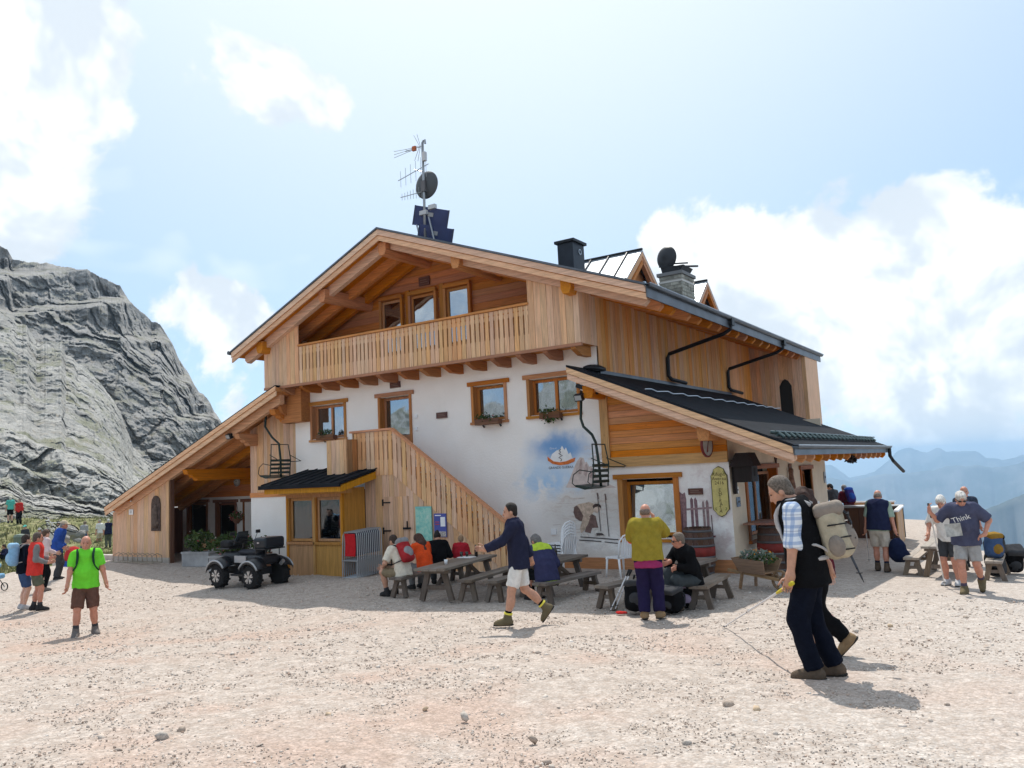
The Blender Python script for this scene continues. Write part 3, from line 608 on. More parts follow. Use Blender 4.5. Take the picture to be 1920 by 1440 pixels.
# --- annex at the right: boarded gable triangle, cream side wall
AT, AE = (-3.16, 4.54), (1.57, 2.51); YA = -1.0; YAB = 9.6; SA = (AT[1]-AE[1])/(AE[0]-AT[0])
def zan(x): return AT[1]-(x-AT[0])*SA
part = MB().box((XS-.02, -.07, 2.24), (0.0, -.002, 2.46)).build('tie_beam', wood('tie_beam_wood', (0.56, 0.31, 0.14), 'x', rnd=.05), HUT)
MB().box((XS-.02, -.075, 2.46), (-2.68, -.002, 4.0)).build('corner_post', wood('post_wood', (0.52, 0.28, 0.12), 'z', rnd=.05), HUT)
asid = MB().box((-2.68, .03, 2.24), (-.02, .06, 2.4)).build('annex_gable', W_hx, HUT)
h = 0.148
for k in range(12):
    z0 = 2.46+k*h; z1 = z0+h-.006
    xr0, xr1 = min(-.01, AT[0]+(AT[1]-.32-z0)/SA), min(-.01, AT[0]+(AT[1]-.32-z1)/SA)
    if xr0 < -2.6: break
    MB().prism([(-2.68, -.025, z0), (xr0, -.025, z0), (xr1, -.025, z1), (-2.68, -.025, z1)], (0, .05, 0)).build('board', W_hx, asid)
sw = MB(); hs = [(1.05, 3.35, .55, 2.05), (5.75, 6.75, -.3, 1.95)]
wall(sw, 0.0, 8.5, -.5, 3.0, hs, .3); xf(sw, SIDE).build('side_wall_cream', M_be, HUT)
m = MB(); m.box((-12.9, 8.5, -.6), (0.0, 8.6, 3.4)); m.build('annex_back_wall', M_be, HUT)
window(.95, 3.45, .5, 2.10, n=2, M=SIDE, gl=M_gl2, wood_=(wood('door_wood', (0.34, 0.12, 0.035), 'z', rnd=.05), wood('door_wood_level', (0.34, 0.12, 0.035), 'y', rnd=.05)), tw=.12, name='side_window')
dm = window(5.65, 6.85, -.35, 2.0, n=1, M=SIDE, door=.9, gl=M_gl2, wood_=(MATS['door_wood'], MATS['door_wood_level']), tw=.1, name='entrance_door')
# annex roof
ar = MB(); slab(ar, [AT, AE], 0, -.05, YA, YAB); ANR = ar.build('annex_roof', M_roof, HUT)
dk = MB(); slab(dk, [(AT[0]+.03, zan(AT[0]+.03)), (AE[0]-.05, zan(AE[0]-.05))], -.055, -.16, YA+.03, YAB-.05); dk.build('soffit', W_sof, ANR)
for dz0, dz1, yy in ((-.052, -.178, 0.0), (-.192, -.32, .03)):
    m = MB(); slab(m, [AT, AE], dz0, dz1, YA+yy, YA+yy+.04); m.build('fascia_board', W_fx, ANR)
for k, y in enumerate([YA+.34]+[YA+.34+.72*j for j in range(1, 15)]):
    m = MB(); x0 = AT[0]+.30 if y < 0 else XS+.02; e = AE[0]-.05
    m.prism([(x0, y, zan(x0)-.165), (e, y, zan(e)-.165), (e, y, zan(e)-.30), (e-.08, y, zan(e)-.38), (x0, y, zan(x0)-.40)], (0, .13, 0)); m.build('rafter', W_sof if k else W_fx, ANR)
for x, z in ((-.24, 2.70), (-2.80, 3.80)):
    m = MB(); zz = zan(x)-.47; m.prism([(x-.13, YA+.28, zz+.15), (x+.13, YA+.28, zz+.15), (x+.13, YA+.28, zz-.02), (x+.09, YA+.28, zz-.13), (x-.09, YA+.28, zz-.13), (x-.13, YA+.28, zz-.02)], (0, 1.0, 0)); m.build('purlin', W_hy, ANR)
# gutter, grey fascia plate, snow guards, downpipe
m = MB(); m.beam((AE[0]+.02, YA+.02, AE[1]-.135), (AE[0]+.02, YAB, AE[1]-.135), .03, .15); m.build('eave_plate', M_gut, ANR)
def gutter(x, z, y0, y1, r, parent):
    g = MB(); n = 8; P = np.array([[(x+r-r*math.cos(math.pi*i/n), y, z-r*math.sin(math.pi*i/n)) for y in (y0, y1)] for i in range(n+1)]); v_, f_ = grid_mesh(P); g.add(v_, [tuple(q) for q in f_])
    P[..., 0] = x+r+(P[..., 0]-x-r)*.9; v_, f_ = grid_mesh(P); g.add(v_, [tuple(q[::-1]) for q in f_])
    gt = g.build('gutter', M_gut, parent); 
    for k in range(int((y1-y0)/.8)+1): MB().tube([(x-.02, y0+.1+k*.8, z+.02), (x+r, y0+.1+k*.8, z+.012), (x+2*r+.01, y0+.1+k*.8, z+.005)], .011, 5).build('gutter_bracket', M_gut, gt)
    MB().tube([(x+2*r, y0, z+.004), (x+2*r, y1, z+.004)], .012, 6).build('gutter_bead', mat('bright_zinc', (.42, .45, .48), .35, metal=.8), gt)
gutter(AE[0]-.01, AE[1]-.03, YA-.02, YAB+.1, .07, ANR)
MSG = mat('teal_snow_guard', (.075, .11, .11), .4, metal=.4, vary=.3, noise=12)
for k in range(24):
    y = YA+.15+k*.42; x = AE[0]-.30; MB().tube([(x-.13, y, zan(x-.13)+.07), (x, y+.06, zan(x)+.10), (x+.13, y, zan(x+.13)+.07)], [.032, .042, .032], 8).build('snow_guard', MSG, ANR)
for zz in (.05, .13): MB().tube([(AE[0]-.30, YA+.05, zan(AE[0]-.3)+zz), (AE[0]-.30, YAB-.1, zan(AE[0]-.3)+zz)], .018, 6).build('snow_rail', MSG, ANR)
x = -1.35
m = MB(); m.tube([(x, YA+.1+.3*k, zan(x)+.07+.022*math.sin(k*2.1)) for k in range(35)], .014, 5); m.build('snow_chain', mat('bright_zinc', (.42, .45, .48)), ANR)
m = MB(); m.tube([(1.66, YAB-.2, 2.42), (1.66, YAB-.2, 2.2), (1.72, YAB-.1, 2.05), (1.85, YAB+.75, 1.72)], .05, 8); m.build('downpipe', M_blk, ANR)
# upper roof edge cap with its dark ridge lump
m = MB(); m.ball((-2.95, -.05, 4.50), (.22, .45, .10), 10); m.build('flashing_cap', M_blk, ANR, smooth=True)

# --- side wall of the upper storey: upright boards
W_sd = wood('side_boards', (0.64, 0.30, 0.105), 'z', rnd=.12)
SWL = MB().box((XS-.09, .02, 4.2), (XS-.03, 12.9, 6.1)).build('side_wall', W_v, HUT)
y = 0.0; k = 0
while y < 12.4:
    wd = random.choice((.15, .17, .2, .22)); zt = zroof(XS)-.30
    MB().box((XS-.03, y, 4.28), (XS+random.uniform(0, .012), y+wd-.006, zt)).build('board', W_sd, SWL); y += wd
MB().box((XS-.02, -.02, 4.36), (XS+.05, 9.2, 4.47)).build('flashing', M_gut, SWL)
# stair tower at the far end
ty = 11.6; TW = MB().box((XS, ty+.03, 3.0), (-1.02, 13.4, 5.9)).build('tower', W_v, HUT); xx = XS+.02
while xx < -1.05:
    wd = .155; zb = zan(xx)-.2; x2 = min(xx+wd, -1.0)
    if xx > -1.95 and xx < -1.5: MB().box((xx, ty, 4.95-.0), (x2-.005, ty+.03, zroof(xx)-.22)).build('board', W_v, TW)
    else: MB().box((xx, ty, zb), (x2-.005, ty+.03, zroof(xx)-.22)).build('board', W_v, TW)
    xx += wd
xc = -1.72; aw = .2
m = MB(); m.prism([(xc-aw, ty-.005, 3.6), (xc+aw, ty-.005, 3.6), (xc+aw, ty-.005, 4.72), (xc+aw*.5, ty-.005, 4.9), (xc, ty-.005, 4.97), (xc-aw*.5, ty-.005, 4.9), (xc-aw, ty-.005, 4.72)], (0, .03, 0)); m.build('arched_opening', M_dark, TW)  # flat dark panel on the tower paints the shade inside an arch

# --- main roof
RR = [AP, RE]; RL = [LE, AP]
m = MB(); slab(m, [LE, AP, RE], 0, -.04, YF, YB); ROOF = m.build('main_roof', M_roof, HUT)
m = MB(); slab(m, [(LE[0]+.05, zroof(LE[0]+.05)), AP, (RE[0]-.05, zroof(RE[0]-.05))], -.052, -.20, YF+.04, YB-.05); m.build('soffit', W_sof, ROOF)
for k in range(18):
    y = YF+.5+k*.82; m = MB(); slab(m, [(LE[0], LE[1]+.03), (AP[0], AP[1]+.03), (RE[0], RE[1]+.03)], 0, -.034, y-.012, y+.012); m.build('standing_seam', M_roof, ROOF)
m = MB(); slab(m, [(LE[0], LE[1]), AP, (RE[0], RE[1])], .012, -.035, YF-.03, YF); m.build('verge_flashing', M_gut, ROOF)
for side in (RL, RR):
    for dz0, dz1, yy in ((-.045, -.19, 0.0), (-.206, -.335, .03)):
        m = MB(); slab(m, side, dz0, dz1, YF+yy, YF+yy+.04); m.build('fascia_board', W_fx, ROOF)
for k, y in enumerate((YF+.36, YF+1.1, YF+1.75)):
    for a, b in (((AP[0]-.12, 1), (LE[0]+.18, -1)), ((AP[0]+.12, 1), (RE[0]-.12, 1))):
        x0, x1 = a[0], b[0]; m = MB(); s_ = 1 if x1 > x0 else -1
        m.prism([(x0, y, zroof(x0)-.205), (x1, y, zroof(x1)-.205), (x1, y, zroof(x1)-.34), (x1-s_*.10, y, zroof(x1)-.43), (x0, y, zroof(x0)-.475)], (0, .15, 0)); m.build('rafter', W_fx if k == 0 else W_sof, ROOF)
for k in range(3, 19):
    y = YF+.36+k*.72+.2; m = MB(); x0, x1 = -3.3, RE[0]-.12
    m.prism([(x0, y, zroof(x0)-.205), (x1, y, zroof(x1)-.205), (x1, y, zroof(x1)-.34), (x1-.10, y, zroof(x1)-.43), (x0, y, zroof(x0)-.46)], (0, .14, 0)); m.build('rafter', W_sof, ROOF)
    if k == 3:
        m = MB(); x0, x1 = LE[0]+.18, -12.5; m.prism([(x0, y-.8, zroof(x0)-.205), (x1, y-.8, zroof(x1)-.205), (x1, y-.8, zroof(x1)-.46), (x0+.1, y-.8, zroof(x0)-.43)], (0, .14, 0)); m.build('rafter', W_sof, ROOF)
for x in (-8.38, -10.62, -13.22, -6.02, -3.0):
    zz = zroof(x)-.42-(.07 if x == -8.38 else 0); m = MB(); hw = .13
    m.prism([(x-hw, YF+.20, zz+.17), (x+hw, YF+.20, zz+.17), (x+hw, YF+.20, zz-.05), (x+hw-.05, YF+.20, zz-.17), (x-hw+.05, YF+.20, zz-.17), (x-hw, YF+.20, zz-.05)], (0, 2.3, 0)); m.build('purlin', W_hy, ROOF)
m = MB(); m.beam((RE[0]+.02, YF+.02, RE[1]-.18), (RE[0]+.02, YB, RE[1]-.18), .03, .23); m.build('eave_plate', M_gut, ROOF)
gutter(RE[0]-.02, RE[1]-.02, YF-.03, YB+.1, .075, ROOF)
m = MB(); m.tube([(LE[0]-.06, YF-.05, LE[1]-.04), (LE[0]-.06, YB, LE[1]-.04)], .06, 8); m.build('left_gutter', M_gut, ROOF)
for yp in (3.9, 8.85):
    m = MB(); m.tube([(RE[0]+.05, yp, RE[1]-.1), (RE[0]+.04, yp, RE[1]-.32), (RE[0]-.15, yp, RE[1]-.42), (XS+.12, yp+.08, 5.22), (XS+.07, yp+.08, 5.12), (XS+.07, yp+.06, 4.62), (XS+.12, yp+.12, 4.53), (XS+.22, yp+.9, 4.47)], .052, 8); m.build('downpipe', M_blk, ROOF)
    MB().cbox((RE[0]+.05, yp, RE[1]-.14), (.16, .2, .2)).build('rain_head', M_blk, ROOF)
for k in range(22): MB().cbox((RE[0]-.35, YF+.8+k*.66, zroof(RE[0]-.35)+.05), (.05, .07, .10)).build('snow_guard', mat('bright_zinc', (.42, .45, .48)), ROOF)

# --- recessed gable wall with three windows
GY = 0.8; GB_ = MB().box((-13.0, GY+.03, 5.0), (-3.0, GY+.1, 6.6)).build('gable_wall', W_gab, HUT); h = .185
for k in range(19):
    z0 = 5.1+k*h; z1 = z0+h-.007
    def lim(z, s): return max(-12.95, AP[0]-(AP[1]-.2-z)/SLL) if s < 0 else min(-3.05, AP[0]+(AP[1]-.2-z)/SLR)
    if z1 > AP[1]-.25: break
    MB().prism([(lim(z0, -1), GY-.012, z0), (lim(z0, 1), GY-.012, z0), (lim(z1, 1), GY-.012, z1), (lim(z1, -1), GY-.012, z1)], (0, .04, 0)).build('board', W_gab, GB_)
for x0, x1 in ((-10.16, -9.28), (-9.06, -8.06), (-7.80, -6.90)):
    window(x0, x1, 5.3, 7.36, y=GY-.10, n=1, door=.35, curtain=[(0.0, .62, .9)] if x0 < -8 else None, dep=.04, lint=False)
for x0 in (-9.22, -8.0): MB().box((x0, GY-.05, 5.2), (x0+.14, GY-.015, 7.5)).build('batten', W_tr, GB_)

# --- balcony
BY = -.78; BAL = MB().box((-13.38, BY+.06, 5.04), (XS-.02, GY, 5.16)).build('balcony', W_sof, HUT)
def slat_poly(wd, z0, z1, n0=.34, n1=.80, hole=.90):
    """upright slat with waisted sides and a notch near the top"""
    H = z1-z0; k = .022; e = .0085; q = [(e, 0), (e, n0*H), (k, n0*H+.02), (k, n1*H-.02), (e, n1*H), (e, hole*H-.022), (.026, hole*H), (e, hole*H+.022), (e, H)]
    return q, [(wd-x, z) for x, z in reversed(q)]
XO0, XO1 = -11.93, -4.20; ns = 55; pit = (XO1-XO0)/ns
l_, r_ = slat_poly(pit, 5.04, 6.08); W_sl = wood('slat_larch', (0.70, 0.42, 0.225), 'z', rnd=.08); sm = MB().prism([(x, 0, z) for x, z in l_+r_], (0, .028, 0)).mesh('slat', W_sl)
for k in range(ns): link('slat', sm, BAL, (XO0+k*pit, BY, 5.04))
MB().box((XO0-.02, BY-.045, 6.09), (XO1+.02, BY+.09, 6.14)).build('handrail', W_hx, BAL); MB().box((XO0, BY+.03, 5.90), (XO1, BY+.07, 6.0)).build('rail', W_hx, BAL); MB().box((XO0, BY+.03, 5.2), (XO1, BY+.07, 5.3)).build('rail', W_hx, BAL)
def boards(x0, x1, y, zbot, ztop, parent, wds=(.15, .17, .19), th=.03, mm=None):
    x = x0
    while x < x1-.02:
        wd = min(random.choice(wds), x1-x); x2 = x+wd-.006; o = random.uniform(0, .01)
        zb0, zb1, zt0, zt1 = zbot(x), zbot(x2), ztop(x), ztop(x2)
        if zt0 > zb0+.02 or zt1 > zb1+.02: MB().prism([(x, y-o, zb0), (x2, y-o, zb1), (x2, y-o, max(zt1, zb1+.01)), (x, y-o, max(zt0, zb0+.01))], (0, th, 0)).build('board', mm or W_v, parent)
        x += wd
boards(-13.38, XO0, BY-.01, lambda x: 5.03, lambda x: zroof(x)-.20, BAL); boards(XO1, XS, BY-.01, lambda x: 5.03, lambda x: zroof(x)-.20, BAL)
for yy in np.arange(BY, -.02, .155): MB().box((XS-.03, yy+.02, 5.03), (XS-.0, min(yy+.172, 0), zroof(XS)-.25)).build('board', W_v, BAL)
for yy in np.arange(BY, .7, .155): MB().box((-13.40, yy+.02, 5.03), (-13.37, yy+.172, zroof(-13.4)-.25)).build('board', W_v, BAL)
MB().box((-13.0, BY+.02, 5.04), (-12.93, GY, 6.5)).build('cheek_board', W_v, BAL); MB().box((XS-.6, BY+.02, 5.04), (XS-.55, GY, 6.6)).build('cheek_board', W_v, BAL)
m = MB(); m.box((-13.4, BY-.03, 4.965), (XS+.01, BY+.05, 5.035)); m.build('base_beam', wood('balcony_base', (0.40, 0.16, 0.05), 'x', rnd=.05), BAL)
for k in range(14):
    x = -12.72+k*.735; m = MB(); m.prism([(x, BY+.03, 5.03), (x, .0, 5.03), (x, .0, 4.80), (x, BY+.35, 4.80), (x, BY+.05, 4.92)], (.13, 0, 0)); m.build('joist', wood('joist_wood', (0.40, 0.16, 0.05), 'y', rnd=.1), BAL)

# --- left wing: low sloping roof over the porch
LT, LEV = (-12.70, 5.05), (-21.40, 1.76); YL = -1.0; YLB = 9.0; SW = (LT[1]-LEV[1])/(LT[0]-LEV[0])
def zlw(x): return LT[1]-(LT[0]-x)*SW
m = MB(); slab(m, [LEV, LT], 0, -.028, YL, YLB); LW = m.build('wing_roof', M_roof, HUT)
m = MB(); slab(m, [(LEV[0]+.05, zlw(LEV[0]+.05)), (LT[0]-.02, zlw(LT[0]-.02))], -.052, -.18, YL+.04, YLB-.05); m.build('soffit', W_sof, LW)
for dz0, dz1, yy in ((-.03, -.155, 0.0), (-.170, -.30, .03)):
    m = MB(); slab(m, [LEV, LT], dz0, dz1, YL+yy, YL+yy+.04); m.build('fascia_board', W_fx, LW)
for k, y in enumerate((YL+.32, YL+1.1, YL+1.9, YL+2.7)):
    m = MB(); x0, x1 = LT[0]-.15, LEV[0]+.15; m.prism([(x0, y, zlw(x0)-.185), (x1, y, zlw(x1)-.185), (x1, y, zlw(x1)-.27), (x1+.1, y, zlw(x1)-.36), (x0, y, zlw(x0)-.44)], (0, .15, 0)); m.build('rafter', W_fx if k == 0 else W_sof, LW)
for x, ln in ((-17.45, 3.2), (-14.9, 3.2), (-13.3, .8)):
    zz = zlw(x)-.60; y0 = YL+.28
    m = MB(); m.prism([(x, y0, zz+.18), (x, y0+ln, zz+.18), (x, y0+ln, zz-.18), (x, y0+.42, zz-.18), (x, y0+.36, zz-.10), (x, y0+.26, zz-.07), (x, y0+.2, zz+.0), (x, y0+.06, zz+.03)], (.22, 0, 0)); m.build('carved_purlin', W_hy, LW)
# boarded end panel
PY_ = -.62; WP = MB().box((-21.45, PY_+.03, -.3), (-18.35, PY_+.12, 1.5)).build('wing_panel', W_v, HUT)
boards(-21.5, -18.30, PY_, lambda x: .06, lambda x: zlw(x)-.19, WP, wds=(.19, .21, .23))
MB().box((-21.5, PY_-.02, -.5), (-18.30, PY_+.1, .06)).build('plinth', mat('concrete_plinth', (.42, .37, .32), .95, noise=4, vary=.15), WP)
MB().box((-18.34, PY_+.03, -.3), (-18.25, PY_+.16, zlw(-18.3)-.3)).build('porch_post', wood('porch_cheek_wood', (.16, .06, .025), 'z'), HUT)
MB().box((-21.46, PY_+.12, -.4), (-21.38, 9.0, zlw(-21.4)-.2)).build('wing_side_wall', MATS['porch_cheek_wood'], HUT)
# porch: back wall, boarded strip of the main block, upper boards
PB = 2.0; m = MB(); wall(m, -21.38, -13.0, -.4, 1.9, [(-21.05, -19.95, .55, 1.72), (-19.4, -18.35, -.4, 1.68)], .2, y=PB); m.build('porch_wall', mat('porch_plaster', (.70, .66, .61), .92, noise=2, vary=.08), HUT)
for a, b, c, d, nm in ((-21.12, -19.9, .5, 1.76, 'window'), (-19.46, -18.3, -.4, 1.73, 'porch_door'), (-17.95, -17.2, -.4, 1.73, 'porch_door')):
    window(a, b, c, d, y=PB, n=1, gl=M_gl2, door=0.0 if nm == 'window' else .5, name=nm, dep=.06, wood_=(wood('porch_frame_wood', (.20, .07, .03), 'z', rnd=.1),)*2)
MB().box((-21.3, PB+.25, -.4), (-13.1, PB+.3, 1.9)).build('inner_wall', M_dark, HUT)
UB = MB().box((-21.3, PB+.03, 1.86), (-13.0, PB+.1, 2.0)).build('porch_upper_wall', W_gab, HUT)
for k in range(13):
    z0 = 1.88+k*.2; z1 = z0+.193; xl0 = max(-21.3, LT[0]-(LT[1]-.2-z0)/SW); xl1 = max(-21.3, LT[0]-(LT[1]-.2-z1)/SW)
    if xl1 < -13.1: MB().prism([(xl0, PB-.01, z0), (-13.0, PB-.01, z0), (-13.0, PB-.01, z1), (xl1, PB-.01, z1)], (0, .04, 0)).build('board', W_gab, UB)
SB = MB().box((-15.04, .03, 1.9), (-13.0, .1, 3.4)).build('strip_wall', W_v, HUT)
boards(-15.04, -13.0, 0.0, lambda x: 2.0, lambda x: zlw(x)-.25, SB, wds=(.14, .16))
MB().box((-15.06, -.03, 1.86), (-13.0, .06, 2.0)).build('sill_beam', W_hx, SB)
MB().box((-15.04, .0, -.3), (-13.0, .12, 1.86)).build('strip_plaster', M_pl, HUT)
MB().box((-15.1, .12, -.3), (-14.98, PB, 3.6)).build('porch_cheek', MATS['porch_plaster'], HUT)
m = MB(); m.box((-13.2, -.35, 4.0), (-12.35, .0, 5.0)); m.prism([(-13.2, -.62, 4.55), (-13.2, 0, 4.55), (-13.2, 0, 4.0), (-13.2, -.25, 4.0), (-13.2, -.32, 4.2), (-13.2, -.5, 4.3)], (.24, 0, 0)); m.build('corner_bracket', wood('bracket_wood', (.42, .17, .05), 'x', rnd=.05), HUT)
# --- kiosk (ticket booth) of orange wood
KY = -2.0; KX0, KX1 = -11.17, -9.13; KI = MB().box((KX0+.07, KY+.08, -.2), (KX1-.08, -.02, .72)).build('kiosk', W_or, HUT)
for k in range(2):
    a = KX0+.06+k*(KX1-KX0-.06)/2; b = a+(KX1-KX0-.18)/2; MB().box((a, KY+.03, -.2), (b, KY+.06, .70)).build('panel', W_or, KI)
    wd = window(a-.02, b+.02, .70, 1.90, y=KY+.05, n=1, gl=M_gl2, tw=.06, dep=.03, lint=False, wood_=(wood('kiosk_frame', (.45, .20, .05), 'z', rnd=.05),)*2)
for x in (KX0, (KX0+KX1)/2-.03, KX1-.07): MB().box((x, KY, -.2), (x+.07, KY+.07, 1.98)).build('post', W_or, KI)
MB().box((KX1-.06, KY+.07, -.2), (KX1, -1.2, 2.06)).build('side_panel', W_or, KI); MB().box((KX0, KY+.07, -.2), (KX0+.06, 0, 2.06)).build('side_panel', W_or, KI)
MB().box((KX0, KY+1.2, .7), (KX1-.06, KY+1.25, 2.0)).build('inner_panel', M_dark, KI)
MB().box((KX0-.25, KY-.03, 1.93), (KX1+.25, KY+.09, 2.06)).build('top_beam', W_or, KI)
kr = [(KX0-.42, -2.48, 2.20), (KX1+.42, -2.48, 2.20), (KX1+.42, -.85, 2.58), (KX0-.42, -.85, 2.58)]
m = MB(); m.prism(kr, (0, 0, -.05)); KR = m.build('kiosk_roof', M_roof, HUT)
for k in range(9):
    x = KX0-.40+k*.36; MB().prism([(x, -2.47, 2.205), (x+.024, -2.47, 2.205), (x+.024, -.85, 2.585), (x, -.85, 2.585)], (0, 0, .022)).build('standing_seam', M_roof, KR)
m = MB(); m.box((KX0-.44, -2.53, 2.10), (KX1+.44, -2.47, 2.20)); m.build('gutter', M_roof, KR)
m = MB(); m.box((KX0-.30, -2.44, 1.98), (KX1+.40, -2.38, 2.12)); m.prism([(KX1+.34, -2.38, 1.98), (KX1+.34, -2.38, 2.14), (KX1+.34, -.9, 2.50), (KX1+.34, -.9, 2.32)], (.06, 0, 0)); m.build('fascia_board', W_or, KR)
for k in range(6): MB().beam((KX0+.1+k*.4, -2.38, 2.06), (KX0+.1+k*.4, -1.0, 2.40), .07, .12).build('rafter', W_or, KR)
BX = MB().box((-10.02, -1.58, 2.36), (-9.36, -1.02, 3.24)).build('roof_box', W_v, HUT)
boards(-10.04, -9.34, -1.6, lambda x: 2.36, lambda x: 3.28, BX, wds=(.14, .17))
for yy in (-1.6, -1.42, -1.23): MB().box((-9.36, yy+.03, 2.38), (-9.33, yy+.2, 3.28)).build('board', wood('roof_box_side', (.40, .20, .08), 'z'), BX)
MB().box((-10.6, -.9, 2.45), (-10.15, -.3, 2.85)).build('vent_box', M_blk, HUT)

# --- outside stair with its boarded front
SY = -1.2; sx0, sxl, sx1 = -9.5, -8.15, -4.70; zt0, zt1 = 3.50, 1.07; sl_ = (zt0-zt1)/(sx1-sxl)
def zrail(x): return zt0 if x < sxl else zt0-(x-sxl)*sl_
STR = MB().box((-9.55, SY+.03, 2.38), (-8.1, 0, 2.5)).build('stair', W_hx, HUT)
for k in range(15):
    x = -8.1+k*.235; z = 2.5-(k+1)*.167; MB().box((x, SY+.05, z-.04), (x+.28, 0, z)).build('tread', W_hx, STR)
MB().prism([(-8.15, SY+.35, 2.4), (-4.6, SY+.35, -.2), (-8.15, SY+.35, -.2)], (0, .6, 0)).build('stringer', W_hx, STR)
nb = 9; pit = (sxl-sx0)/nb
for k in range(nb):
    l_, r_ = slat_poly(pit, 2.33, 3.44); MB().prism([(sx0+k*pit+x, SY, 2.33+z) for x, z in l_+r_], (0, .028, 0)).build('slat', W_sl, STR)
nb = 23; pit = (sx1-sxl)/nb
for k in range(nb):
    x = sxl+k*pit; l_, r_ = slat_poly(pit, 0, 1.11); MB().prism([(x+a, SY, zrail(x+a)-1.17+z) for a, z in l_+r_], (0, .028, 0)).build('slat', W_sl, STR)
m = MB(); m.box((sx0-.08, SY-.05, 3.45), (sxl, SY+.09, 3.50)); m.build('handrail', W_hx, STR)
m = MB(); m.prism([(sxl, SY-.05, 3.45), (sxl, SY-.05, 3.50), (sx1+.05, SY-.05, zrail(sx1+.05)), (sx1+.05, SY-.05, zrail(sx1+.05)-.05)], (0, .14, 0)); m.build('handrail', W_hx, STR)
MB().box((sx0-.02, SY, 2.36), (sx0+.04, -.02, 3.46)).build('end_panel', W_v, STR)
boards(-9.13, sx1, SY+.032, lambda x: -.12, lambda x: zrail(x)-1.10, STR, wds=(.16, .2, .23))
MB().box((sx1-.06, SY+.04, -.12), (sx1, 0, .5)).build('newel_panel', W_v, STR)
# store door under the stair
dx0, dx1 = at(722, 1000, 'y', SY).x, at(767, 1000, 'y', SY).x; dzt = at(745, 931, 'y', SY).z; dw = (dx1-dx0)/5
SD = MB().box((dx0, SY+.0, .0), (dx1, SY+.03, dzt)).build('store_door', W_v, HUT)
for k in range(5): MB().box((dx0+k*dw, SY-.014-.006*(k == 3), .0), (dx0+(k+1)*dw-.008, SY-.001, dzt)).build('board', W_v, SD)
for z in (dzt-.16, dzt*.52, .10): MB().box((dx0-.02, SY-.028, z), (dx0+.22, SY-.014, z+.035)).build('strap_hinge', M_blk, SD); MB().box((dx0-.05, SY-.03, z-.06), (dx0-.01, SY-.012, z+.10)).build('hinge_plate', M_blk, SD)
MB().box((dx1-.16, SY-.04, .98), (dx1+.08, SY-.021, 1.03)).build('bolt', M_blk, SD); MB().box((dx1-.04, SY-.04, .98), (dx1-.01, SY-.021, 1.18)).build('bolt', M_blk, SD)

# --- on the roof: dormers and chimneys
def dormer(y0, y1, xf_, zapex, zeave):
    yc = (y0+y1)/2; xb = -7.0
    m = MB(); t_ = .05; ov = .18
    s2 = (zapex-zeave)/((y1-y0)/2)
    for s in (-1, 1):
        ye = yc+s*((y1-y0)/2+ov); ze = zeave-ov*s2
        m.prism([(xf_+.25, yc, zapex), (xf_+.25, ye, ze), (xb, ye, ze), (xb-.5, yc, zapex)], (0, 0, -t_))
    d = m.build('dormer', mat('pale_metal_sheet', (.30, .33, .36), .38, metal=.6), HUT)
    MB().prism([(xf_-.05, y0+.1, zroof(xf_)-.1), (xf_-.05, y1-.1, zroof(xf_)-.1), (xf_-.05, y1-.1, zeave), (xf_-.05, yc, zapex-.12), (xf_-.05, y0+.1, zeave)], (-1.5, 0, 0)).build('gable', W_sof, d)
    MB().prism([(xf_-.04, y0+.2, zeave-.55), (xf_-.04, y1-.2, zeave-.55), (xf_-.04, y1-.2, zeave), (xf_-.04, yc, zapex-.3), (xf_-.04, y0+.2, zeave)], (.02, 0, 0)).build('opening', W_gab, d)
    for s in (-1, 1):
        ye = yc+s*((y1-y0)/2+ov); ze = zeave-ov*s2
        for q, (da, db, o) in enumerate(((-.05, -.19, 0), (-.185, -.30, -.04))):
            MB().prism([(xf_+.25+o, yc, zapex+da), (xf_+.25+o, ye, ze+da), (xf_+.25+o, ye, ze+db), (xf_+.25+o, yc, zapex+db)], (-.05, 0, 0)).build('fascia_board', W_fx, d)
        MB().beam((xf_-.3, ye-s*.1, ze-.14), (xb, ye-s*.1, ze-.14), .06, .2).build('eave_board', M_blk, d)
        MB().beam((xf_+.2, yc, zapex-.36), (xf_+.2, ye-s*.12, ze-.30), .1, .12, (1, 0, 0)).build('rafter', W_sof, d)
        MB().beam((xf_+.25, ye+s*.03, ze-.02), (xb, ye+s*.03, ze-.02), .04, .03).build('gutter', M_blk, d)
    for k in range(4): MB().prism([(xf_-.2-k*.6, yc-.02, zapex+.005), (xf_-.2-k*.6, y0-ov, zeave-ov*s2+.005), (xf_-.23-k*.6, y0-ov, zeave-ov*s2+.005), (xf_-.23-k*.6, yc-.02, zapex+.005)], (0, 0, .035)).build('standing_seam', M_blk, d)
    MB().beam((xf_+.25, yc, zapex+.02), (xb-.4, yc, zapex+.02), .08, .05).build('ridge_cap', M_blk, d)
dormer(3.95, 6.0, -4.0, 8.52, 7.62); dormer(9.4, 11.4, -4.0, 8.55, 7.65)
BC = MB().box((-4.62, 1.5, 6.8), (-4.16, 2.1, 8.10)).build('black_chimney', mat('black_chimney_sheet', (.022, .026, .034), .4, metal=.4, vary=.2, noise=3), HUT)
MB().box((-4.68, 1.44, 8.10), (-4.10, 2.16, 8.17)).build('cap', M_blk, BC)
m = MB(); m.lathe([(.075, 0), (.075, .02), (.05, .02), (.05, 0)], (-4.16, 1.85, 7.88), 14, Matrix.Rotation(math.pi/2, 3, 'Y'), True); m.build('flue_ring', mat('bright_zinc', (.42, .45, .48)), BC)
SCH = MB().box((-3.96, 6.62, 6.5), (-3.24, 7.62, 8.02)).build('stone_chimney', mat('mortar', (.40, .38, .34), .95), HUT)
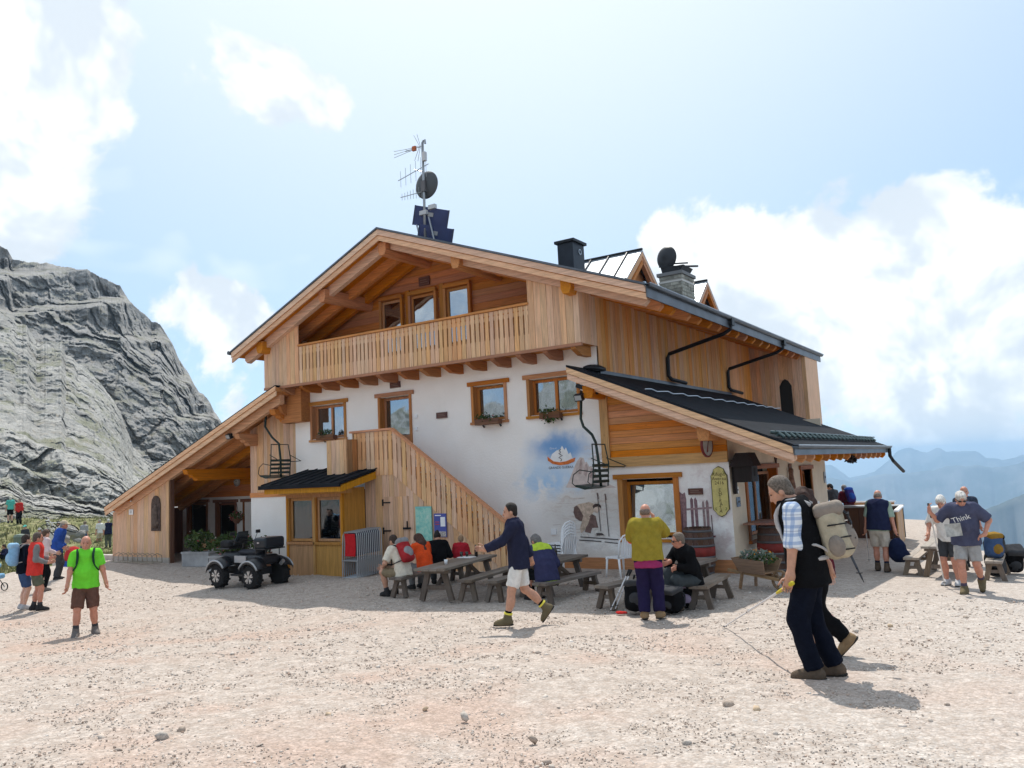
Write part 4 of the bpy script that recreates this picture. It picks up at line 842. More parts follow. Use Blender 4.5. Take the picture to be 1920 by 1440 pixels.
Mstn = mat('chimney_stone', (.33, .32, .27), .9, noise=9, vary=.25, rnd=.35)
for r_i in range(12):
    z = 6.75+r_i*.105
    if r_i in (5, 10): MB().box((-3.985, 6.595, z), (-3.215, 7.645, z+.05)).build('band', mat('pale_band_stone', (.62, .60, .56), .9), SCH); continue
    o = random.uniform(0, .2); yy = 6.6
    while yy < 7.6: w_ = random.uniform(.18, .34); MB().box((-3.25, yy, z), (-3.222+random.uniform(0, .01), min(yy+w_, 7.63)-.015, z+.092)).build('stone', Mstn, SCH); yy += w_
    xx = -3.96
    while xx < -3.3: w_ = random.uniform(.16, .3); MB().box((xx, 6.602-random.uniform(0, .01), z), (min(xx+w_, -3.235)-.015, 6.63, z+.092)).build('stone', Mstn, SCH); xx += w_
MB().box((-4.02, 6.55, 8.02), (-3.18, 7.69, 8.12)).build('cap', mat('grey_cap_stone', (.20, .20, .20), .8), SCH)
m = MB(); m.prism([(-3.9, 6.75, 8.12), (-3.35, 6.75, 8.12), (-3.2, 6.75, 8.32), (-3.95, 6.75, 8.34)], (0, .8, 0)); m.build('cowl', M_blk, SCH)
m = MB(); m.beam((-3.95, 6.65, 8.36), (-3.05, 7.6, 8.40), .05, .05); m.beam((-3.6, 6.6, 8.38), (-3.0, 6.6, 8.30), .04, .04); m.build('bracket_bar', M_blk, SCH)
# ------------------------------------------------------------------ soft shapes: signed distance fields -> one continuous surface
def _cone(P, a, b, r0, r1, side=None, wide=1.0):
    pa = P-a; ba = b-a; L = max(float(ba @ ba), 1e-9); h = np.clip((pa @ ba)/L, 0, 1); d = pa-h[..., None]*ba
    if side is not None and wide != 1.0: c = d @ side; d = d-(c*(1-1/wide))[..., None]*side
    return np.sqrt((d*d).sum(-1))-(r0+(r1-r0)*h)
def _ell(P, c, rad, M=None):
    q = P-c
    if M is not None: q = q @ M          # columns of M are the axes
    rad = np.asarray(rad); k = np.sqrt(((q/rad)**2).sum(-1)); k2 = np.sqrt(((q/rad**2)**2).sum(-1))
    return k*(k-1)/np.maximum(k2, 1e-6)
def _rbox(P, c, half, r, M=None):
    q = P-c
    if M is not None: q = q @ M
    d = np.abs(q)-(np.asarray(half)-r); return np.sqrt((np.maximum(d, 0)**2).sum(-1))+np.minimum(d.max(-1), 0)-r
def _bbox(pr):
    t = pr[0]
    if t == 'c': a, b, r0, r1 = pr[1:5]; r = max(r0, r1)*max(1, pr[6] if len(pr) > 6 else 1); return np.minimum(a, b)-r, np.maximum(a, b)+r
    r = np.max(pr[2]) if t == 'e' else np.linalg.norm(pr[2]); return pr[1]-r, pr[1]+r
def _ev(pr, P): return _cone(P, *pr[1:]) if pr[0] == 'c' else _ell(P, *pr[1:]) if pr[0] == 'e' else _rbox(P, *pr[1:])
def smin(a, b, k): h = np.maximum(k-np.abs(a-b), 0)/k; return np.minimum(a, b)-h*h*k*0.25
def sdf_surface(groups, res, inflate=0.0, kg=0.03):
    """groups: [(prims, blend, cuts)], cuts: (point, normal) keep where (p-point).normal < 0"""
    lo = np.min([_bbox(p)[0] for g in groups for p in g[0]], 0)-inflate-3*res-.02; hi = np.max([_bbox(p)[1] for g in groups for p in g[0]], 0)+inflate+3*res+.02
    n = np.ceil((hi-lo)/res).astype(int)+1; ax = [lo[i]+res*np.arange(n[i]) for i in range(3)]
    F = np.full(n, 9.0)
    for prims, k, cuts in groups:
        G = np.full(n, 9.0)
        for pr in prims:
            a, b = _bbox(pr); m = k+inflate+3*res+.01
            i0 = np.maximum(np.floor((a-m-lo)/res).astype(int), 0); i1 = np.minimum(np.ceil((b+m-lo)/res).astype(int)+1, n)
            S = tuple(slice(x, y) for x, y in zip(i0, i1)); P = np.stack(np.meshgrid(ax[0][S[0]], ax[1][S[1]], ax[2][S[2]], indexing='ij'), -1)
            G[S] = smin(G[S], _ev(pr, P)-inflate, k)
        for c, nn in cuts:
            c = np.asarray(c); nn = np.asarray(nn)/np.linalg.norm(nn)
            D = (ax[0]-c[0])[:, None, None]*nn[0]+(ax[1]-c[1])[None, :, None]*nn[1]+(ax[2]-c[2])[None, None]*nn[2]; G = np.maximum(G, D)
        F = np.minimum(F, G) if kg <= 0 else smin(F, G, kg)
    return surface_nets(F, lo, res)
def surface_nets(F, lo, res):
    S = F < 0; n = np.array(F.shape)
    C = sum(S[dx:n[0]-1+dx, dy:n[1]-1+dy, dz:n[2]-1+dz].astype(np.int8) for dx in (0,1) for dy in (0,1) for dz in (0,1))
    act = (C > 0) & (C < 8); idx = np.argwhere(act); vid = np.full(act.shape, -1, np.int64); vid[act] = np.arange(len(idx))
    acc = np.zeros((len(idx), 3)); cnt = np.zeros(len(idx))
    cor = [(x, y, z) for x in (0,1) for y in (0,1) for z in (0,1)]
    for a in cor:
        for k in range(3):
            if a[k]: continue
            b = list(a); b[k] = 1
            ia = idx+np.array(a); ib = idx+np.array(b); fa = F[tuple(ia.T)]; fb = F[tuple(ib.T)]; m = (fa < 0) != (fb < 0)
            t = np.where(m, fa/np.where(m, fa-fb, 1), 0); p = np.repeat(np.array(a, float)[None], len(idx), 0); p[:, k] += t
            acc[m] += p[m]; cnt[m] += 1
    V = lo+(idx+acc/np.maximum(cnt, 1)[:, None])*res; faces = []
    for k in range(3):
        u, w_ = [(1, 2), (2, 0), (0, 1)][k]
        sl0 = [slice(None)]*3; sl1 = [slice(None)]*3; sl0[k] = slice(0, n[k]-1); sl1[k] = slice(1, n[k])
        A, B = S[tuple(sl0)], S[tuple(sl1)]; E = np.argwhere(A != B)
        E = E[(E[:, u] > 0) & (E[:, w_] > 0) & (E[:, u] < n[u]-1) & (E[:, w_] < n[w_]-1)]
        if not len(E): continue
        def cell(du, dw): e = E.copy(); e[:, u] += du; e[:, w_] += dw; return vid[tuple(e.T)]
        q = np.stack([cell(-1, -1), cell(0, -1), cell(0, 0), cell(-1, 0)], -1); fl = A[tuple(E.T)]
        faces.append(np.where(fl[:, None], q, q[:, ::-1]))
    Fc = np.concatenate(faces) if faces else np.zeros((0, 4), int); Fc = Fc[(Fc >= 0).all(1)]
    return V, Fc
def vnormals(V, F):
    N = np.zeros_like(V); fn = np.cross(V[F[:, 2]]-V[F[:, 0]], V[F[:, 3]]-V[F[:, 1]])
    for k in range(4): np.add.at(N, F[:, k], fn)
    return N/np.maximum(np.linalg.norm(N, axis=1, keepdims=True), 1e-9)
def smooth_v(V, F, it=1, lam=0.5):
    for _ in range(it):
        A = np.zeros_like(V); c = np.zeros(len(V))
        for k in range(4):
            i, j = F[:, k], F[:, (k+1) % 4]; np.add.at(A, i, V[j]); np.add.at(A, j, V[i]); np.add.at(c, i, 1); np.add.at(c, j, 1)
        V = V+(A/np.maximum(c, 1)[:, None]-V)*lam
    return V
def soft_mesh(name, groups, mats, res, inflate=0.0, kg=.03, folds=0.0, ff=9.0, seed=0, extra=None):
    V, F = sdf_surface(groups, res, inflate, kg); V = smooth_v(V, F, 1, 0.4)
    if folds:
        N = vnormals(V, F); q = V*np.array([1, 1, .6])*ff+seed*7.7; wq = q+1.1*np.stack([vnoise(q*.5+3), vnoise(q*.5+11), vnoise(q*.5+29)], -1)
        V = V+N*(folds*((1-np.abs(vnoise(wq))*2.2)*.8-.2+0.45*vnoise(q*2.6)))[:, None]
    if extra is not None and len(extra.v):
        k = len(V); F2 = [tuple(i+k for i in f_) for f_ in extra.f]
        me = bpy.data.meshes.new(name); me.from_pydata([tuple(v_) for v_ in V]+extra.v, [], [tuple(f_) for f_ in F.tolist()]+F2)
        for m_ in (mats if isinstance(mats, (list, tuple)) else [mats]): me.materials.append(m_)
        me.polygons.foreach_set('use_smooth', [True]*len(me.polygons)); me.update(); return me
    return np_mesh(name, V, F, mats)

# ------------------------------------------------------------------ people
A3 = lambda *a: np.array(a, float)
def unit(v): return v/max(np.linalg.norm(v), 1e-9)
def rotv(v, ax, deg):
    return np.array(Matrix.Rotation(R_(deg), 3, Vector(ax)) @ Vector(v))
def ik(a, t, l1, l2, hint):
    d = t-a; L = np.linalg.norm(d); L2 = min(L, (l1+l2)*0.999); d = d/max(L, 1e-9); t = a+d*L2
    x = (l1*l1-l2*l2+L2*L2)/(2*L2); h = math.sqrt(max(l1*l1-x*x, 0)); hv = np.asarray(hint, float); hv = hv-d*(hv @ d)
    if np.linalg.norm(hv) < 1e-6: hv = A3(0, 1, 0)-d*d[1]
    return a+d*x+unit(hv)*h, t
def skin_mat(name, col):
    if name in MATS: return MATS[name]
    m = mat(name, col, 0.55, spec=0.35, noise=22, vary=0.10); p = [n for n in m.node_tree.nodes if n.type == 'BSDF_PRINCIPLED'][0]
    p.inputs['Subsurface Weight'].default_value = 0.12; p.inputs['Subsurface Radius'].default_value = (0.02, 0.008, 0.004); return m
SK1, SK2, SK3 = skin_mat('tanned_skin', (0.50, 0.265, 0.175)), skin_mat('sunburnt_skin', (0.53, 0.245, 0.165)), skin_mat('fair_skin', (0.60, 0.36, 0.265))
def cloth(name, col, **kw): return mat('cloth_'+name, col, 0.95, spec=0.05, noise=kw.get('noise', 14), vary=kw.get('vary', 0.11), bump=(70, 0.5))
M_eye = mat('dark_eye', (0.02, 0.015, 0.012), 0.3); M_lip = mat('lip', (0.33, 0.12, 0.10), 0.6); M_sole = mat('rubber_sole', (0.025, 0.024, 0.022), 0.9)
def person(label, loc, rz, pose, look, H=1.75, res=0.016, group=None, seed=0):
    """pose and look are small dicts; body built facing +y, feet on z = 0"""
    g = lambda k, d: pose.get(k, d); s = H/1.75; bulk = look.get('bulk', 1.0)
    P = A3(*g('pelvis', (0, 0, .93))); tw = g('twist', 0); lean = g('lean', 3); sd = g('side', 0)
    t = rotv(rotv((0, 0, 1), (1, 0, 0), -lean), (0, 1, 0), sd); rt = rotv((1, 0, 0), (0, 0, 1), tw); rt = unit(rt-t*(rt @ t)); fw = np.cross(t, rt)
    prt = rotv((1, 0, 0), (0, 0, 1), g('ptwist', 0)); bend = g('bend', 0)                 # rounded back
    t2 = unit(rotv(t, rt, -bend)); W = P+t*.22; N = W+t2*.31; fw2 = np.cross(t2, rt)
    shz = W+t2*.265; SH = {1: shz+rt*.170*bulk**.5, -1: shz-rt*.170*bulk**.5}
    J = {}
    for sg, k in ((1, 'R'), (-1, 'L')):
        ar = g(k+'A', (sg*.25, .04, .80, sg*.3, -1, 0)); tgt = A3(*ar[:3]); hint = A3(*ar[3:6]) if len(ar) >= 6 else A3(sg*.3, -1, 0)
        el, wr = ik(SH[sg], tgt, .285, .255, hint); J[k+'sh'], J[k+'el'], J[k+'wr'] = SH[sg], el, wr
        lg = g(k+'L', (sg*.10, 0, .085)); hip = P+prt*(sg*.09)+A3(0, 0, -.03); kh = A3(*lg[3:6]) if len(lg) >= 6 else A3(sg*.05, 1, 0)
        kn, an = ik(hip, A3(*lg[:3]), .425, .41, kh); J[k+'hip'], J[k+'kn'], J[k+'an'] = hip, kn, an
        fp, fy = g(k+'F', (0, sg*-8)); fd = rotv(rotv((0, 1, 0), (1, 0, 0), fp), (0, 0, 1), fy); J[k+'fd'] = fd; J[k+'fu'] = unit(np.cross(np.cross(fd, A3(0, 0, 1)), fd))
    hp, hy = g('head', (5, 0)); hr = g('headroll', 0)
    hz_ = rotv(t2*.5+A3(0, 0, .5), rt, 0); hz_ = unit(hz_); hf = unit(fw2-hz_*(fw2 @ hz_)); hf = rotv(hf, hz_, hy); hx = np.cross(hf, hz_)
    hz_ = rotv(hz_, hx, -hp); hf = rotv(hf, hx, -hp); hz_ = rotv(hz_, hf, hr); hx = np.cross(hf, hz_)
    HC = N+hz_*.155+hf*.022; HM = np.stack([hx, hf, hz_], -1); hd = lambda x, y, z: HC+HM @ A3(x, y, z)
    # ---- body
    fat = look.get('belly', 0.0)
    torso = [('c', P+A3(0, 0, -.02), W, .112*bulk, .100*bulk, rt, 1.36), ('c', W, shz-t2*.05, .102*bulk, .118*bulk, rt, 1.36), ('c', SH[-1]*.86+SH[1]*.14, SH[1]*.86+SH[-1]*.14, .066, .066), ('c', shz, N+t2*.03, .075, .058)]
    if fat: torso.append(('e', W+fw*.05*fat+t*-.02, A3(.145*bulk, .10+.05*fat, .15)*(1+.1*fat), np.stack([rt, fw, t], -1)))
    head = [('e', hd(0, -.014, .018), A3(.075, .094, .092), HM), ('e', hd(0, .026, -.045), A3(.058, .066, .078), HM), ('e', hd(0, .040, -.092), A3(.042, .046, .034), HM), ('c', hd(0, .088, -.004), hd(0, .108, -.044), .008, .0145), ('e', hd(0, .078, .014), A3(.046, .016, .012), HM), ('e', hd(.077, -.006, -.028), A3(.013, .022, .034), HM), ('e', hd(-.077, -.006, -.028), A3(.013, .022, .034), HM), ('e', hd(0, .088, -.078), A3(.022, .011, .012), HM)]
    neck = [('c', N-t2*.03, hd(0, -.02, -.06), .058, .054)]
    limbs = {}; hands = MB()
    for k, sg in (('R', 1), ('L', -1)):
        sh, el, wr, hip, kn, an, fd, fu = (J[k+q] for q in ('sh', 'el', 'wr', 'hip', 'kn', 'an', 'fd', 'fu'))
        fdir = unit(wr-el); pn = unit(np.cross(fdir, A3(sg*1., 0, 0)) if abs(fdir[0]) < .9 else np.cross(fdir, A3(0, 1, 0)))
        hdn = pose.get(k+'H'); hdir = unit(A3(*hdn)) if hdn is not None else unit(fdir+A3(0, .15, 0))
        thumb = unit(np.cross(hdir, np.cross(A3(0, 1, .25), hdir))); pal = np.cross(hdir, thumb)*sg
        palm = wr+hdir*.055
        limbs[k+'arm'] = [('c', sh, el, .054*bulk**.5, .043), ('c', el, wr, .045, .029), ('c', wr, palm+hdir*.02, .026, .030, unit(thumb), 1.35)]
        curl = pose.get(k+'curl', 35)
        if res <= .022:
            for fi in range(4):
                b = palm+hdir*.035+thumb*(.030-.020*fi); L = (.078, .086, .080, .062)[fi]; c1 = rotv(hdir, np.cross(pal, hdir), -curl*.6); ax = np.cross(hdir, pal)
                d1 = rotv(hdir, ax, curl*.5); d2 = rotv(hdir, ax, curl*1.4); d3 = rotv(hdir, ax, curl*2.1)
                p1 = b+d1*L*.42; p2 = p1+d2*L*.32; p3 = p2+d3*L*.26; hands.tube([Vector(q) for q in (b-hdir*.02, b, p1, p2, p3)], [.0095, .0095, .0088, .008, .006], 6)
            b = wr+hdir*.03+thumb*.026; d1 = unit(hdir*.6+thumb*.8); d2 = unit(hdir*.85+thumb*.35+pal*curl/90); hands.tube([Vector(q) for q in (b, b+d1*.035, b+d1*.035+d2*.035, b+d1*.035+d2*.06)], [.0125, .011, .010, .007], 6)
        else: limbs[k+'arm'].append(('c', palm, palm+hdir*.07, .028, .020, unit(thumb), 1.3))
        calf = kn*.62+an*.38-unit(np.cross(np.cross(an-kn, fd), an-kn))*0
        back = -fd+unit(an-kn)*(fd @ unit(an-kn)); back = unit(back)
        limbs[k+'leg'] = [('c', hip, kn, .088*bulk**.5, .061), ('c', kn, an, .056, .040), ('e', calf+back*.018, A3(.059, .059, .115), np.stack([unit(np.cross(unit(kn-an), back)), back, unit(kn-an)], -1))]
        limbs[k+'foot'] = [('c', an-fd*.03+fu*-.035, an+fd*.13-fu*.05, .036, .030)]
    grp = [(torso+neck+limbs['Rarm']+limbs['Larm']+limbs['Rleg']+limbs['Lleg']+limbs['Rfoot']+limbs['Lfoot'], .035, []), (head, .016, [])]
    skin = look.get('skin', SK1)
    fine = res*(.62 if res < .02 else .8)
    me = soft_mesh('person', grp, skin, res*.8, extra=hands if hands.v else None)
    o = link('person', me, None, loc, (0, 0, rz)); o.scale = (s, s, s); o['label'] = label; o['category'] = 'person'
    if group: o['group'] = group
    up = lambda n_, gr, m_, inf=0.0, folds=.004, r_=None, kg=.03: link(n_, soft_mesh(n_, gr, m_, r_ or res, inf, kg, folds, seed=seed), o)
    inf = .018
    # ---- upper clothes
    for ti, top in enumerate(look.get('tops', ())):
        nm, mt, slv, hem, ex = top[:5]; inf_t = inf+.012*ti+ex
        hemc = P+A3(0, 0, 0)+t*hem
        tor = [('c', P+t*min(0, hem-.02)+A3(0, 0, 0), W, .130*bulk, .110*bulk, rt, 1.36)]+torso[1:]
        gr = [(tor, .05, [(hemc, -t), (N+t2*.045, t2)])]
        for k in ('R', 'L'):
            sh, el, wr = J[k+'sh'], J[k+'el'], J[k+'wr']
            if slv > 0:
                a = [('c', sh, sh+(el-sh)*min(1, slv*2+.02), .058*bulk**.5, .053)]; cuts = []
                if slv > .5: e2 = el+(wr-el)*min(1, (slv-.5)*2); a.append(('c', el, e2+unit(e2-el)*.05, .052, .040)); cuts = [(e2, unit(wr-el))]
                else: e2 = sh+(el-sh)*slv*2; a[0] = ('c', sh, e2+unit(el-sh)*.06, .057*bulk**.5, .060); cuts = [(e2, unit(el-sh))]
                gr.append((a, .03, cuts))
        if len(top) > 5 and top[5] == 'hood': gr.append(([('c', N-fw2*.05+t2*.0, N-fw2*.07-t2*.06, .06, .05, rt, 1.5)], .03, []))
        if len(top) > 5 and top[5] == 'collar': gr.append(([('c', N-t2*.03, N+t2*.035, .066, .062)], .03, [(N+t2*.04, t2)]))
        up(nm, gr, mt, inf_t-.008, .011, kg=.045)
    # ---- lower clothes
    if 'bottom' in look:
        nm, mt, ln = look['bottom'][:3]; loose = look['bottom'][3] if len(look['bottom']) > 3 else .012
        gr = [([('c', P+t*.06, P-A3(0, 0, .05), .118*bulk, .118*bulk, prt, 1.36)], .05, [(P+t*.09, t)])]
        for k in ('R', 'L'):
            hip, kn, an = J[k+'hip'], J[k+'kn'], J[k+'an']
            if ln <= 1: e = hip+(kn-hip)*ln; gr.append(([('c', hip, e+unit(kn-hip)*.08, .088*bulk**.5+loose*.2, .066+loose*.75)], .05, [(e, unit(kn-hip))]))
            else: e = kn+(an-kn)*(ln-1); gr.append(([('c', hip, kn, .094*bulk**.5+loose, .066+loose), ('c', kn, e+unit(an-kn)*.06, .064+loose, .056+loose)], .05, [(e, unit(an-kn))]))
        up(nm, gr, mt, .006, .011, kg=.014)
    # ---- boots, socks
    for k in ('R', 'L'):
        an, fd, fu, kn = J[k+'an'], J[k+'fd'], J[k+'fu'], J[k+'kn']; bs = look.get('boots', cloth('boot', (.10, .075, .055))); hi = look.get('boot_h', .07)
        sp = an-fu*.078; cut = [(sp, -fu)]; side_ = np.cross(fd, fu)
        gb = [([('c', an-fd*.035-fu*.04, an+fd*.155-fu*.052, .046, .040, side_, 1.0), ('c', an-fu*.02, an+unit(kn-an)*hi, .050, .052), ('c', an-fu*.015, an+fd*.10-fu*.042, .046, .042)], .04, cut+[(an+unit(kn-an)*hi, unit(kn-an))])]
        b = up('boot', gb, bs, .004, 0, r_=min(res, .014))
        if res <= .018: link('sole', soft_mesh('sole', [([('c', an-fd*.04-fu*.068, an+fd*.16-fu*.068, .050, .045)], .02, [(sp-fu*.004, -fu), (sp+fu*.022, fu)])], M_sole, .011), b)
        if 'socks' in look: up('sock', [([('c', an, an+unit(kn-an)*(hi+.07), .044, .048)], .02, [(an+unit(kn-an)*(hi+.05), unit(kn-an))])], look['socks'], .004, .003, r_=min(res, .014))
    # ---- head details
    hs = look.get('hair', ('short', (.05, .03, .02))); M_h = mat('hair_%.3f_%.3f_%.3f' % hs[1], hs[1], 0.75, noise=60, vary=0.4, bump=(140, .6))
    capcut = [(hd(0, .045, .045), HM @ A3(0, .85, -.25)), (hd(0, .0, -.055), HM @ A3(0, .55, -.8))]; cap = [('e', hd(0, -.016, .020), A3(.081, .099, .098), HM)]
    rh = min(res, .013)
    if hs[0] == 'short': up('hair', [(cap+[('e', hd(0, -.052, -.048), A3(.064, .052, .058), HM)], .02, capcut)], M_h, .003, .006, r_=rh)
    elif hs[0] == 'full': up('hair', [(cap+[('e', hd(0, .055, .075), A3(.052, .035, .024), HM), ('e', hd(0, -.06, -.03), A3(.07, .05, .07), HM)], .03, [(hd(0, .075, .03), HM @ A3(0, .9, -.45)), (hd(0, .0, -.09), HM @ A3(0, .5, -.85))])], M_h, .004, .008, r_=rh)
    elif hs[0] == 'fringe': up('hair', [([('e', hd(0, -.03, -.005), A3(.081, .090, .066), HM)], .02, [(hd(0, .02, 0), HM @ A3(0, 1, -.1)), (hd(0, 0, .035), HM @ A3(0, 0, 1)), (hd(0, 0, -.065), HM @ A3(0, .4, -.9))])], M_h, .001, .004, r_=rh)
    elif hs[0] == 'long': up('hair', [(cap, .02, [(hd(0, .05, .04), HM @ A3(0, .85, -.3))]), ([('c', hd(0, -.055, .0), hd(0, -.085, -.17), .082, .085, hx, 1.25), ('c', hd(0, -.085, -.17), hd(0, -.10, -.34), .075, .045, hx, 1.3)], .03, [])], M_h, .004, .010, r_=rh)
    elif hs[0] == 'curly': up('hair', [(cap+[('e', hd(0, -.05, -.05), A3(.11, .10, .13), HM), ('e', hd(0, -.02, .03), A3(.10, .11, .10), HM)], .03, [(hd(0, .05, .04), HM @ A3(0, .85, -.3))])], M_h, .004, .022, r_=rh)
    elif hs[0] == 'bun': up('hair', [(cap, .02, capcut), ([('e', hd(0, -.08, .09), A3(.04, .04, .04), HM)], .02, [])], M_h, .004, .008, r_=rh)
    if 'hat' in look:
        up('cap', [([('e', hd(0, -.012, .035), A3(.086, .104, .09), HM)], .02, [(hd(0, 0, .03), HM @ A3(0, .12, -1))]), ([('e', hd(0, .10, .042), A3(.065, .075, .012), HM)], .02, [])], look['hat'], .004, .002, r_=rh)
    if res <= .022:
        e = MB()
        for sx in (-1, 1): e.ball(hd(sx*.031, .083, -.002), (.013, .007, .006), 8, Matrix(HM.tolist()))
        e.build('eyes', M_eye, o, smooth=True)
        e = MB(); e.ball(hd(0, .0975, -.078), (.019, .004, .004), 8, Matrix(HM.tolist())); e.build('mouth', M_lip, o, smooth=True)
        e = MB()
        for sx in (-1, 1): e.ball(hd(sx*.032, .090, .022), (.019, .005, .004), 8, Matrix(HM.tolist()))
        e.build('eyebrows', M_h, o, smooth=True)
    if look.get('shades'):
        e = MB()
        for sx in (-1, 1): e.ball(hd(sx*.033, .093, -.004), (.027, .008, .018), 10, Matrix(HM.tolist())); e.tube([Vector(hd(sx*.058, .088, .0)), Vector(hd(sx*.082, .03, .002)), Vector(hd(sx*.082, -.01, -.01))], .004, 5)
        e.tube([Vector(hd(-.012, .098, .0)), Vector(hd(.012, .098, .0))], .003, 5); e.build('sunglasses', mat('dark_lens', (.01, .01, .012), .15, spec=.6), o, smooth=True)
    o['_J'] = 0; del o['_J']
    Mw = Matrix.Translation(loc) @ Matrix.Rotation(rz, 4, 'Z') @ Matrix.Scale(s, 4)
    J.update(P=P, W=W, N=N, HC=HC, t=t, t2=t2, rt=rt, fw=fw2, HM=HM, Mw=Mw, s=s, o=o, bulk=bulk, loc=loc, rz=rz)
    return J
def backpack(label, J, main, accent, size=(.30, .20, .48), group=None, straps=None, res=.016, low=0.0, lid=True, detail=False):
    """rucksack worn on the back of figure J"""
    t, fw, rt, W, N = J['t2'], J['fw'], J['rt'], J['W'], J['N']; b = J['bulk']
    c = W+t*(.10-low)-fw*(.118*b+size[1]/2+.012); M = np.stack([rt, fw, t], -1); hw, hd_, hh = size[0]/2, size[1]/2, size[2]/2
    o = link('backpack', soft_mesh('backpack', [([('b', c, A3(hw, hd_, hh), min(hw, hd_)*.75, M), ('e', c-t*hh*.35-fw*.03, A3(hw*.95, hd_*1.1, hh*.6), M)], .04, [])], main, res, 0, folds=.008, ff=7), None, J['loc'], (0, 0, J['rz'])); o.scale = (J['s'],)*3
    o['label'] = label; o['category'] = 'backpack'
    if group: o['group'] = group
    if lid: link('lid', soft_mesh('lid', [([('b', c+t*hh*.92-fw*.01, A3(hw*.98, hd_*1.1, hh*.28), hh*.24, M)], .03, [])], accent, res, 0, folds=.006), o)
    link('front_pocket', soft_mesh('front_pocket', [([('e', c-fw*hd_*.85-t*hh*.25, A3(hw*.78, .075, hh*.55), M)], .03, [])], accent, res, 0, folds=.005), o)
    sm_ = straps or M_blk
    for sg in (-1, 1):
        sh = J['Rsh' if sg > 0 else 'Lsh']; x = rt*(sg*.105*b)
        p = [W+t*.27-fw*(.13*b)+x*.8, W+t*.335-fw*.05+x*1.05, W+t*.335+fw*.05+x*1.08, W+t*.25+fw*(.128*b)+x*1.0, W+t*.10+fw*(.132*b)+x*1.15, W+t*.0+fw*.10*b+x*1.62, W-t*.05-fw*.09*b+x*1.55, c-t*hh*.7+x*.9+fw*hd_*.6]
        q = []
        for i in range(len(p)-1):
            p0, p1, p2, p3 = p[max(i-1, 0)], p[i], p[i+1], p[min(i+2, len(p)-1)]
            for u in (0, .33, .66): q.append(Vector(.5*((2*p1)+(-p0+p2)*u+(2*p0-5*p1+4*p2-p3)*u*u+(-p0+3*p1-3*p2+p3)*u**3)))
        q.append(Vector(p[-1])); MB().tube(q, [.021]*12+[.012]*(len(q)-12), 6).build('strap', sm_, o, smooth=True)
    if detail:
        for sg in (-1, 1):
            link('side_pocket', soft_mesh('side_pocket', [([('e', c+rt*sg*hw*.98-t*hh*.45, A3(.045, hd_*.62, hh*.42), M)], .02, [])], accent, res, 0, folds=.006), o)
            for zz in (.35, -.15, -.62): MB().tube([Vector(c+rt*sg*hw*.5+fw*hd_*.95+t*hh*zz), Vector(c+rt*sg*(hw+.012)+t*hh*zz), Vector(c+rt*sg*hw*.85-fw*(hd_+.02)+t*hh*(zz-.05))], .007, 5).build('compression_strap', M_blk, o)
            MB().tube([Vector(c+rt*sg*hw*.6+fw*hd_*.9-t*hh*.8), Vector(W+rt*sg*.18*b-fw*.02-t*.16), Vector(W+rt*sg*.10*b+fw*.15*b-t*.17)], .02, 6).build('hip_belt', sm_, o, smooth=True)
        zz = [Vector(c-fw*(hd_+.045)+rt*hw*(.55 if k % 2 else -.55)+t*hh*(.55-.22*k)) for k in range(6)]; MB().tube(zz, .005, 5).build('bungee_cord', M_blk, o)
        for sg in (-1, 1): MB().tube([Vector(c+rt*sg*hw*.5+t*hh*1.12-fw*hd_*.5), Vector(c+rt*sg*hw*.5+t*hh*.62-fw*(hd_+.03)), Vector(c+rt*sg*hw*.5+t*hh*.2-fw*(hd_+.045))], .008, 5).build('lid_strap', M_blk, o); MB().cbox(c+rt*sg*hw*.5+t*hh*.55-fw*(hd_+.04), (.03, .015, .035)).build('buckle', M_blk, o)
    MB().tube([Vector(c+t*hh*1.0+fw*hd_*.4+rt*k*.05) if abs(k) else Vector(c+t*(hh*1.0+.06)+fw*hd_*.4) for k in (-1, 0, 1)], .009, 6).build('grab_loop', sm_, o)
    return o
def heading(p, ang):
    """rotation for someone at p who turns ang degrees left of facing away from the camera"""
    return math.atan2(-(p.x-CAM.x), p.y-CAM.y)+R_(ang)
def w2l(J, p):
    return J['Mw'] @ Vector(p)
# ------------------------------------------------------------------ the people in and near the yard
GV = Vector
def plaid():
    m = bpy.data.materials.new('cloth_plaid'); m.use_nodes = True; t = NT(m.node_tree); t.n.clear(); o = t.node('ShaderNodeTexCoord').outputs['Object']; s_ = t.node('ShaderNodeSeparateXYZ', ins={0: o}).outputs
    def band(v, f_, lo): return t.mapr(t.math('SINE', t.math('MULTIPLY', v, f_)), lo, lo+.15)
    c = t.mix(t.math('MULTIPLY', band(s_[2], 95, .2), .55), (.72, .76, .80), (.14, .26, .50)); c = t.mix(t.math('MULTIPLY', band(t.math('ADD', s_[0], s_[1]), 95, .2), .55), c, (.16, .28, .52)); c = t.mix(t.math('MULTIPLY', band(s_[2], 47, .93), .8), c, (.05, .08, .2))
    p = t.node('ShaderNodeBsdfPrincipled', ins={'Base Color': c, 'Roughness': .9}); t.l.new(p.outputs[0], t.node('ShaderNodeOutputMaterial').inputs[0]); return m
